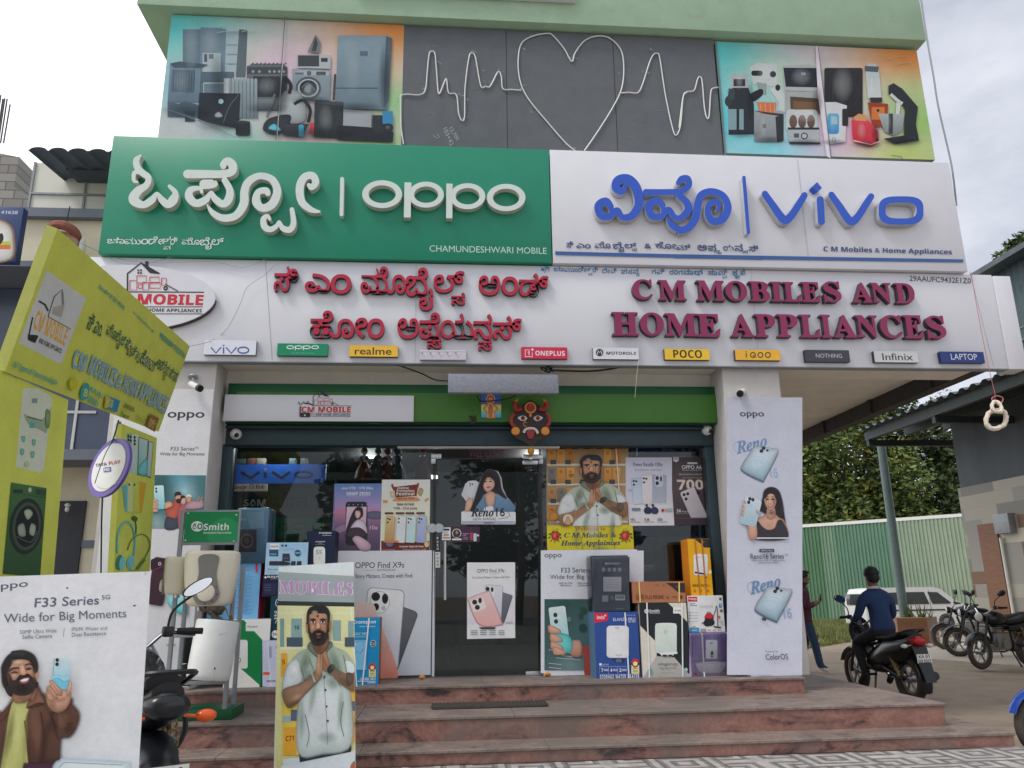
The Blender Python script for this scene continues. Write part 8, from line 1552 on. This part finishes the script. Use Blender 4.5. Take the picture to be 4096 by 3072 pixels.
_n = bm_.node_tree.nodes; _l = bm_.node_tree.links; tcx = _n.new('ShaderNodeTexCoord'); mpx = _n.new('ShaderNodeMapping'); mpx.inputs['Rotation'].default_value = (R(90),0,0); brx = _n.new('ShaderNodeTexBrick'); _l.new(tcx.outputs['Object'], mpx.inputs[0]); _l.new(mpx.outputs[0], brx.inputs[0]); brx.inputs['Scale'].default_value = 1; brx.inputs['Brick Width'].default_value = .4; brx.inputs['Row Height'].default_value = .2; brx.inputs['Mortar Size'].default_value = .012; brx.inputs['Color1'].default_value = (*rgb((160,156,150)),1); brx.inputs['Color2'].default_value = (*rgb((134,130,126)),1); brx.inputs['Mortar'].default_value = (*rgb((104,100,96)),1); _l.new(brx.outputs[0], _n['Principled BSDF'].inputs[0]); _n['Principled BSDF'].inputs['Roughness'].default_value = .9
tag(MB().box((bw0.x-1.5, 30, -.12), (P(3216,2300,30).x, 30.3, P(3180,2210,30).z), .01).build('block_wall', bm_), 'grey concrete block wall at the left end of the green sheet fence', 'wall')
def leafmat(name, a_, b_, c_):
    m = bpy.data.materials.new(name); m.use_nodes = True; nt = m.node_tree; N = nt.nodes; L = nt.links; bs = N['Principled BSDF']; bs.inputs['Roughness'].default_value = .6
    g = N.new('ShaderNodeNewGeometry'); tc = N.new('ShaderNodeTexCoord'); nz = N.new('ShaderNodeTexNoise'); nz.inputs['Scale'].default_value = .9; nz.inputs['Detail'].default_value = 3; L.new(tc.outputs['Object'], nz.inputs[0]); mv = N.new('ShaderNodeMapRange'); L.new(nz.outputs[0], mv.inputs[0]); mv.inputs[1].default_value = .3; mv.inputs[2].default_value = .72; mq_ = N.new('ShaderNodeMix'); mq_.inputs[0].default_value = .62; L.new(g.outputs['Random Per Island'], mq_.inputs[2]); L.new(mv.outputs[0], mq_.inputs[3])
    rp = N.new('ShaderNodeValToRGB'); L.new(mq_.outputs[0], rp.inputs[0]); e = rp.color_ramp.elements; e[0].color = (*rgb(a_),1); e[1].color = (*rgb(c_),1); e[1].position = .97; k = e.new(.6); k.color = (*rgb(b_),1); L.new(rp.outputs[0], bs.inputs[0]); bs.inputs['Subsurface Weight'].default_value = 0
    return m
def tree(label, base, h_, cl, nleaf, size, lm, group=None, trunk=True, name='tree'):
    t = thing(name, base, label, 'tree', group)
    if trunk:
        b = MB()
        b.tube(catmull([base, base+Vector((.1,0,h_*.2)), base+Vector((-.1,.1,h_*.4)), base+Vector((.1,0,h_*.7))], 4), [.28-.015*i for i in range(13)], 8)
        for c, r_ in cl[:7]: b.tube([base+Vector((0,0,h_*.3)), (base+Vector((0,0,h_*.4))+c)/2, c], [.12,.08,.03], 6)
        b.build('trunk', mat('grey_brown_bark', (92,80,68), .9, 0, .25, 8, .5), t)
    V = []; F = []
    tot = sum(r_**2 for c, r_ in cl)
    for c, r_ in cl:
        for i in range(int(nleaf*r_*r_/tot)):
            d = Vector((random.gauss(0,1), random.gauss(0,1), random.gauss(0,1))).normalized(); rr = r_*random.uniform(.55,1.05); q = c+d*rr+Vector((random.gauss(0,.1),)*3)
            u = Vector((random.gauss(0,1), random.gauss(0,1), random.gauss(0,.5))).normalized(); v = (d+Vector((random.gauss(0,.5),random.gauss(0,.5),random.gauss(0,.5)+.3))).cross(u).normalized(); s_ = size*random.uniform(.6,1.3)
            k = len(V); V += [q-u*s_, q-v*s_*.45, q+u*s_, q+v*s_*.45]; F.append((k,k+1,k+2,k+3))
    me = bpy.data.meshes.new('crown'); me.from_pydata([tuple(v) for v in V], [], F); me.materials.append(lm); link_mesh('crown', me, None, t); return t
LM1 = leafmat('yellowing_leaves', (66,86,40), (98,118,54), (168,150,60)); LM2 = leafmat('dark_leaves', (50,66,38), (70,86,46), (110,120,62))
def clumps(c, sp, n, r0, r1): return [(c+Vector((random.uniform(-1,1)*sp[0], random.uniform(-1,1)*sp[1], random.uniform(-1,1)*sp[2])), random.uniform(r0, r1)) for _ in range(n)]
q = P(3330,1960,38); tree('dense yellow green tree spreading above the left part of the green fence', Vector((q.x,38,-.12)), 9, clumps(Vector((q.x-.3,38,6.5)), (3.6,2.0,3.6), 60, .8,1.7), 30000, .15, LM1, 'trees behind the green fence')
q = P(3700,1960,40); tree('darker green tree behind the steel post and the green fence', Vector((q.x,40,-.12)), 9, clumps(Vector((q.x+.6,40,6.8)), (4.4,2.2,4.0), 60, .9,1.8), 26000, .16, LM2, 'trees behind the green fence')
q = P(3130,1900,46); tree('far dull green tree showing just beside the right pillar', Vector((q.x-1,46,-.12)), 9, clumps(Vector((q.x-1,46,7.0)), (4,2,4), 44, 1,2), 14000, .22, LM2, 'trees behind the green fence')
q = P(4050,1000,24); tree('thin leafy tree top showing above the dark corrugated building', Vector((q.x+.4,24,-.12)), q.z, [(P(x,y,24), r_) for x, y, r_ in ((4045,990,.28),(4075,985,.3),(4004,1030,.25),(4010,1050,.2),(3965,1078,.14),(4090,960,.3))], 420, .12, LM2)
# grass
V = []; F = []
for i in range(9000):
    u = random.random(); x = random.uniform(3180,3400); yy = 2500+random.random()**1.4*105*(1-.35*(x-3180)/220); q = G(x, yy, -.12); a_ = random.uniform(0,6.3); h_ = random.uniform(.06,.34)*(1 if yy < 2570 else .55); w_ = random.uniform(.012,.03); k = len(V)
    V += [q+Vector((-w_*math.cos(a_),-w_*math.sin(a_),0)), q+Vector((w_*math.cos(a_),w_*math.sin(a_),0)), q+Vector((random.gauss(0,.07),random.gauss(0,.07),h_))]; F.append((k,k+1,k+2))
me = bpy.data.meshes.new('grass'); me.from_pydata([tuple(v) for v in V], [], F); me.materials.append(leafmat('rough_grass', (86,98,50), (120,126,66), (166,156,96))); tag(link_mesh('grass', me, None, None), 'rough green grass growing at the foot of the green fence', 'grass', None, 'stuff')

# ================================================================ neighbour on the left
NY = 11.2
lb_ = thing('neighbour_building', (-6.6, NY+2, -.1), 'cream neighbour building with grey bands and a tin roofed balcony on the left', 'building')
z1, z2 = P(400,888,NY,'F').z, P(330,1085,NY,'F').z
zA, zB = P(300,1390,NY,'A1').z, P(200,1690,NY,'A1').z; zC = P(150,385,NY,'A4').z
MB().box((-11, NY, zB), (-3.7, NY+6, zA)).build('upper_wall', M['cream'], lb_)
GB = mat('grey_blue_band', (112,120,132), .7, 0, .08, 5)
MB().box((-11, NY-.12, zA), (-3.7, NY+6, zA+.14)).build('roof_band', GB, lb_)
MB().box((-11, NY-.25, zC), (-3.7, NY+6, zB-.002)).build('floor_band', GB, lb_)
b = MB(); rows = []; xa, xb = P(205,1210,NY+.5,'A1').x, -3.6; za, zb2 = zA+.14, P(300,1030,NY+.5,'A1').z
MB().box((xa, NY+.5, za), (xb, NY+3, zb2)).build('sheet_wall', mat('white_translucent_sheet', (222,220,206), .5, 0, .05, 3, .05), lb_)
b = MB()
for z in (za+(zb2-za)*.5, za+(zb2-za)*.24): b.box((xa, NY+.47, z-.015), (xb, NY+.498, z+.015))
b.box((xa-.03, NY+.47, za), (xa, NY+.55, zb2)); b.box((P(535,1200,NY+.5,'A1').x, NY+.475, za), (P(548,1200,NY+.5,'A1').x, NY+.497, zb2)); b.build('sheet_frame', M['grey_metal'], lb_)
b = MB(); rows = []; rf = P(180,930,NY-.6,'A1')
for i in range(60):
    x = rf.x+(xb-rf.x+.3)*i/59; dz = .06*abs(math.sin(i*math.pi/6))**.5; rows.append([(x, NY-.6, rf.z+dz-.05), (x, NY+2.5, rf.z+.3+dz)])
b.rings(rows, close=False, cap=False); b.build('tin_roof', mat('blue_grey_tin', (92,102,116), .6, .2, .15, 4), lb_, 0)
MB().box((rf.x+.2, NY+.1, zb2+.002), (xb, NY+2, rf.z+.05)).build('roof_beam', DW, lb_)
MB().box((-11, NY+.9, -.1), (-3.7, NY+5.8, zC-.002)).build('ground_floor', M['cream'], lb_)
MB().box((-11, NY+.2, P(200,650,NY+.5,'D5').z), (P(470,640,NY+.5,'D5').x, NY+.895, P(200,575,NY+.5,'D5').z)).build('window_ledge', GB, lb_)
MB().box((-11, NY+.6, P(200,578,NY+.6,'D5').z), (P(485,300,NY+.6,'D5').x, NY+.895, zC-.01)).build('dark_recess', mat('dim_blue_glass', (84,94,116), .25, 0, .1, 2), lb_)
b = MB(); ym = NY+.59
b.box((P(193,300,ym,'D5').x-.02, ym-.02, P(200,570,ym,'D5').z), (P(193,300,ym,'D5').x+.02, ym, zC-.01)); b.box((-9, ym-.021, P(200,275,ym,'D5').z-.02), (P(345,260,ym,'D5').x, ym-.001, P(200,275,ym,'D5').z+.02)); b.build('mullion', M['white_plastic'], lb_)
q0, q1 = P(20,930,NY+.88,'D5'), P(188,1600,NY+.88,'D5'); MB().box((q0.x-1.2, NY+.86, -.1), (q1.x, NY+.895, q0.z)).build('doorway', M['interior'], lb_)
q0, q1 = P(146,1220,NY+.88,'D5'), P(450,1270,NY+.88,'D5'); MB().box((q0.x, NY+.87, q1.z), (q1.x, NY+.895, q0.z)).build('grey_band', GB, lb_)
q = P(130,960,NY+.7,'D5'); b = MB(); b.ball(q, .04,.04,.03); b.ball(q-Vector((.0,0,.06)), .03,.03,.04); tag(b.build('bulb_light', M['white_plastic']), 'white globe lamp by the dark doorway of the neighbour building', 'lamp')
blk = thing('block_building', (-13, 17, 5), 'unfinished grey concrete block building with steel bars at the far upper left', 'building')
q0, q1 = P(190,1240,16,'A1'), P(120,990,16,'A1'); b = MB(); b.box((-22, 16, -.1), (q1.x, 22, q1.z)); b.box((q1.x, 16, -.1), (q0.x, 22, q0.z-.0)); b.prism([(q1.x,16,q0.z),(q0.x,16,q0.z),(q1.x,16,P(120,1180,16,'A1').z)], (0,5,0)); b.build('block_mass', bm_, blk, 0)
q2 = P(0,890,16,'A1'); MB().prism([(q1.x,16.02,q1.z),(q2.x-2,16.02,q1.z),(q2.x-2,16.02,P(-60,860,16,'A1').z)], (0,4,0)).build('parapet', bm_, blk, 0)
b = MB()
for x, yt in ((5,600),(18,625),(30,622),(45,625),(64,660)):
    q = P(x,yt,16.5,'A1'); b.tube([P(x-42,905,16.5,'A1'), q], .018, 5)
b.build('reinforcing_bars', mat('rusty_bar', (110,100,100), .8, .3), blk)
# blue sign with a number
SY2 = 10.0; q0, q1 = P(-260,1300,SY2,'A1'), P(128,1655,SY2,'A1')
bs_ = thing('blue_signboard', (q0+q1)/2, 'dark blue sign board with a phone number at the left edge of the photo', 'sign board')
MB().box((q0.x, SY2, q1.z), (P(152,1303,SY2,'A1').x, SY2+.12, q0.z), .004).build('panel', mat('navy_sign_paint', (46,66,116), .4, 0, .05, 4), bs_)
a = Art(PY(SY2-.002), 'A1', 1.05); a.text(mb('97414 41638'),-110,1328,112,1354,(206,210,226)); a.spl([(-120,1640),(-120,1440),(-20,1390),(60,1420),(88,1500),(70,1636)],(170,130,96)); a.spl([(-110,1632),(-110,1450),(-20,1400),(50,1428),(76,1505),(60,1630)],(216,214,208)); a.poly([(-110,1530),(70,1525),(68,1548),(-110,1552)],(190,200,70)); a.poly([(-110,1550),(68,1548),(66,1575),(-110,1580)],(214,120,60)); a.spl([(-20,1500),(10,1475),(22,1505),(5,1540),(-20,1540)],(40,36,36)); a.build('lettering', bs_)
# festive head ornament, half hidden by the arch board
wq_ = P(398,1545,10.9,'A1'); hm = thing('hanging_head_ornament', wq_, 'painted festive head with a red turban hung on the cream wall behind the arch board', 'ornament')
b = MB(); b.ball(wq_, .22, .12, .24, 20, 14); b.build('head', mat('ornament_face', (190,150,120), .6), hm)
MB().torus(wq_+Vector((0,-.02,.14)), .18, .065, (0,.5,1), 24, 8).build('turban', mat('red_turban', (150,92,84), .8, 0, .25, 14, .4), hm)
for s_ in (-1,1): MB().ball(wq_+Vector((s_*.27,0,-.05)), .045,.06,.17).build('side_tuft', M['rope'] if s_ < 0 else M['white_plastic'], hm)
MB().tube([wq_+Vector((0,0,.25)), wq_+Vector((.02,0,.6))], .008, 5).build('hook', M['wire'], hm)

# ================================================================ canopy fittings and wires
def bullet(p0, p1, label):
    t = thing('security_camera', p0, label, 'camera'); d = (p1-p0).normalized()
    b = MB(); b.slot(0).cyl(p0, p0+d*.15, .034, .036, 14); b.slot(1).cyl(p0+d*.15, p0+d*.19, .039, .038, 14); b.build('housing', [M['white_plastic'], M['black']], t)
    b = MB(); b.cyl(p0+Vector((0,.06,.1)), p0+Vector((0,.05,.08)), .05); b.tube([p0+Vector((0,.05,.09)), p0+d*.06], .015, 6); b.build('bracket', M['grey_metal'], t)
bullet(P(140,345,8.40,'D2'), P(140,345,8.40,'D2')+Vector((.21,-.16,-.12)), 'white bullet security camera on the left end of the canopy')
bullet(P(720,400,8.52,'D3'), P(720,400,8.52,'D3')+Vector((-.16,-.2,-.12)), 'dark fronted bullet security camera above the right pillar poster')
for v, x, y, lab in (('D2',535,785,'small dome camera at the left end of the shutter box'),('D3',400,750,'small dome camera at the right end of the shutter box')):
    q = P(x,y,8.86,v); b = MB(); b.slot(0).cyl(q+Vector((0,.045,0)), q, .062, .058, 18); b.slot(0).ball(q, .05,.045,.05); b.slot(1).ball(q+Vector((.02,-.03,-.02)), .026,.022,.026, 10, 8); tag(b.build('dome_camera', [M['white_plastic'], M['black']]), lab, 'camera')
def wire(nm, pts, r_, m, label, cat='cable'): tag(MB().tube(catmull(pts, 6), r_, 6).build(nm, m), label, cat)
W4 = lambda x, y, Y, v='D4': P(x, y, Y, v)
wire('hanging_cable', [W4(125,132,8.42),W4(330,205,8.6),W4(440,255,8.5),W4(540,265,8.4)], .008, M['wire'], 'black cable looping from the fascia to the display board')
wire('hanging_cable', [W4(1300,185,8.45),W4(1450,192,8.5),W4(1600,192,8.5),W4(1750,175,8.5),W4(1870,146,8.43)], .011, M['wire'], 'thick black cable sagging under the fascia right of the display board')
b = MB()
for i in range(9): b.tube(catmull([W4(1265+random.uniform(-20,20),140,8.42), W4(1280+random.uniform(-90,60),168+random.uniform(-14,10),8.5), W4(1290+random.uniform(-40,40),196,8.42)], 4), .007, 5)
b.tube([W4(1268,140,8.45), W4(1282,200,8.4)], .02, 6); tag(b.build('cable_bundle', M['wire']), 'tangled bundle of black cables above the display board', 'cable')
wire('hanging_cable', [W4(752,372,8.42),W4(780,412,8.5),W4(880,410,8.5),W4(985,395,8.5),W4(1035,372,8.42)], .007, M['wire'], 'thin black cable drooping below the display board')
wire('pull_string', [W4(1942,110,8.33),W4(1930,230,8.35),W4(1916,388,8.38)], .002, M['rope'], 'white string dangling from the brand plate with the round badge', 'string')
A4 = lambda x, y: P(x, y, 8.36, 'A4')
wire('stay_wire', [P(500,75,6.6,'A4'),A4(790,210),A4(1000,280),A4(1280,305),A4(1700,295),A4(1960,340),A4(2140,270)], .003, M['grey_metal'], 'thin wire running from the arch board along the top of the fascia', 'wire')
wire('stay_wire', [P(1530,975,7.6,'A4'),A4(1700,930),A4(1830,830),A4(1930,640),A4(1990,500),A4(2130,400),A4(2212,320)], .003, M['grey_metal'], 'thin wire rising from the arch board corner up the fascia', 'wire')
wire('stay_wire', [A4(870,245),A4(940,300),A4(1080,318),A4(1230,300),A4(1430,240)], .003, M['grey_metal'], 'thin wire sagging just below the green sign board', 'wire')
wire('grey_conduit', [P(1562,0,8.5,'A3'),P(1605,280,8.45,'A3'),P(1640,480,8.4,'A3'),P(1672,680,8.4,'A3'),P(1745,1000,8.4,'A3'),P(1768,1140,8.4,'A3'),P(1785,1300,8.4,'A3')], .011, M['grey_metal'], 'pale conduit hanging down the right side of the building from the roof band', 'conduit')
tp = P(425,345,8.3,'D6'); lp = lambda x, y, Y=8.3: P(x, y, Y, 'D6')
rl = thing('rope_loop', lp(615,1400), 'cream rope loop hung on a red cord below the right end of the fascia', 'rope')
MB().tube(catmull([lp(432,350),lp(470,580),lp(515,820),lp(560,1040),lp(585,1150),lp(606,1240),lp(608,1290)], 4), .0035, 6).build('red_cord', M['redcord'], rl)
b = MB(); b.tube(catmull([lp(600,1370),lp(560,1390),lp(542,1450),lp(570,1495),lp(620,1500),lp(675,1470),lp(690,1420),lp(675,1380),lp(640,1365)], 5, True), .026, 8, True); b.tube(catmull([lp(640,1380,8.26),lp(600,1370,8.24),lp(585,1330,8.26),lp(610,1300,8.28),lp(650,1330,8.26),lp(655,1375,8.24)], 5, True), .02, 8, True)
for v in b.bm.verts: v.co += v.normal*.004*math.sin(v.co.x*160+v.co.z*120)
b.build('loop', M['rope'], rl)
b = MB(); b.tube(catmull([lp(585,1280),lp(620,1260),lp(665,1275),lp(655,1310),lp(610,1315)], 5, True), .007, 6, True); b.build('cord_knot', M['redcord'], rl)
# door mat and litter on the landing
q = [G(x, y, .31) for x, y in ((1728,2840),(2190,2826),(2178,2802),(1735,2812))]; b = MB(); xs = [p.x for p in q]; ys = [p.y for p in q]
b.box((q[0].x, q[0].y, .311), (q[1].x, q[0].y+.34, .326), .004)
for i in range(30): x = q[0].x+(q[1].x-q[0].x)*i/29; b.box((x-.008, q[0].y+.004, .326), (x+.008, q[0].y+.335, .333))
tag(b.build('door_mat', mat('worn_rubber_mat', (62,58,54), .9, 0, .2, 20)), 'dark ribbed rubber mat on the landing below the glass door', 'mat')
for x, y, v in ((582,940,'B6'),(1596,916,'B6')):
    q = G(x,y,.475,v); tag(MB().ball(q+Vector((0,0,.018)), .035,.025,.02, 8, 6).build('marigold', mat('orange_petals', (214,130,40), .8, 0, .3, 40, .5)), 'small orange marigold at the '+('left' if x < 1000 else 'right')+' foot of the glass door', 'flower')
for i, x in enumerate((-11,-4.5,3.0,8.0)):  # leafy trees behind the camera, added to darken the sky reflection in the glass
    c_ = Vector((x, -22-(i % 3)*1.5, 5.2)); tree(['first','second','third','fourth'][i]+' leafy tree from the left, added to darken the reflection in the shop glass', Vector((x, c_.y, -.1)), 7, clumps(c_, (1.7,1.3,2.8), 14, .8,1.5), 2600, .3, LM2, 'trees added to darken the glass reflection', name='reflection_tree')
# palms and a pale house across the road, which only the glass shows
for i, (x, y, h_) in enumerate(((3.2,-17,11),(5.5,-19,12.5),(7.6,-16,10),(-2.5,-22,12))):
    t = thing('palm_tree', (x,y,-.1), ['coconut palm across the road','taller coconut palm across the road','short coconut palm across the road','lone coconut palm across the road'][i]+', mirrored in the shop glass', 'tree', 'palms mirrored in the glass')
    MB().tube(catmull([(x,y,-.1),(x+.2,y,h_*.4),(x-.1,y,h_)], 5), .16, 8).build('trunk', mat('palm_bark', (84,74,64), .9, 0, .2, 10), t)
    V = []; F = []
    for k in range(20):
        a_ = k*2.4; e = random.uniform(-.2,.9)
        for j in range(26):
            u = j/26*3.2; c = Vector((x-.1+math.cos(a_)*u*math.cos(e), y+math.sin(a_)*u*math.cos(e), h_+u*math.sin(e)-.22*u*u)); dn = Vector((-math.sin(a_), math.cos(a_), -.8))
            for s_ in (-1,1): n = len(V); V += [c, c+Vector((math.cos(a_)*.1,math.sin(a_)*.1,0)), c+Vector((s_*dn.x,s_*dn.y,-.8))*.6]; F.append((n,n+1,n+2))
    me = bpy.data.meshes.new('crown'); me.from_pydata([tuple(v) for v in V], [], F); me.materials.append(LM2); link_mesh('crown', me, None, t)
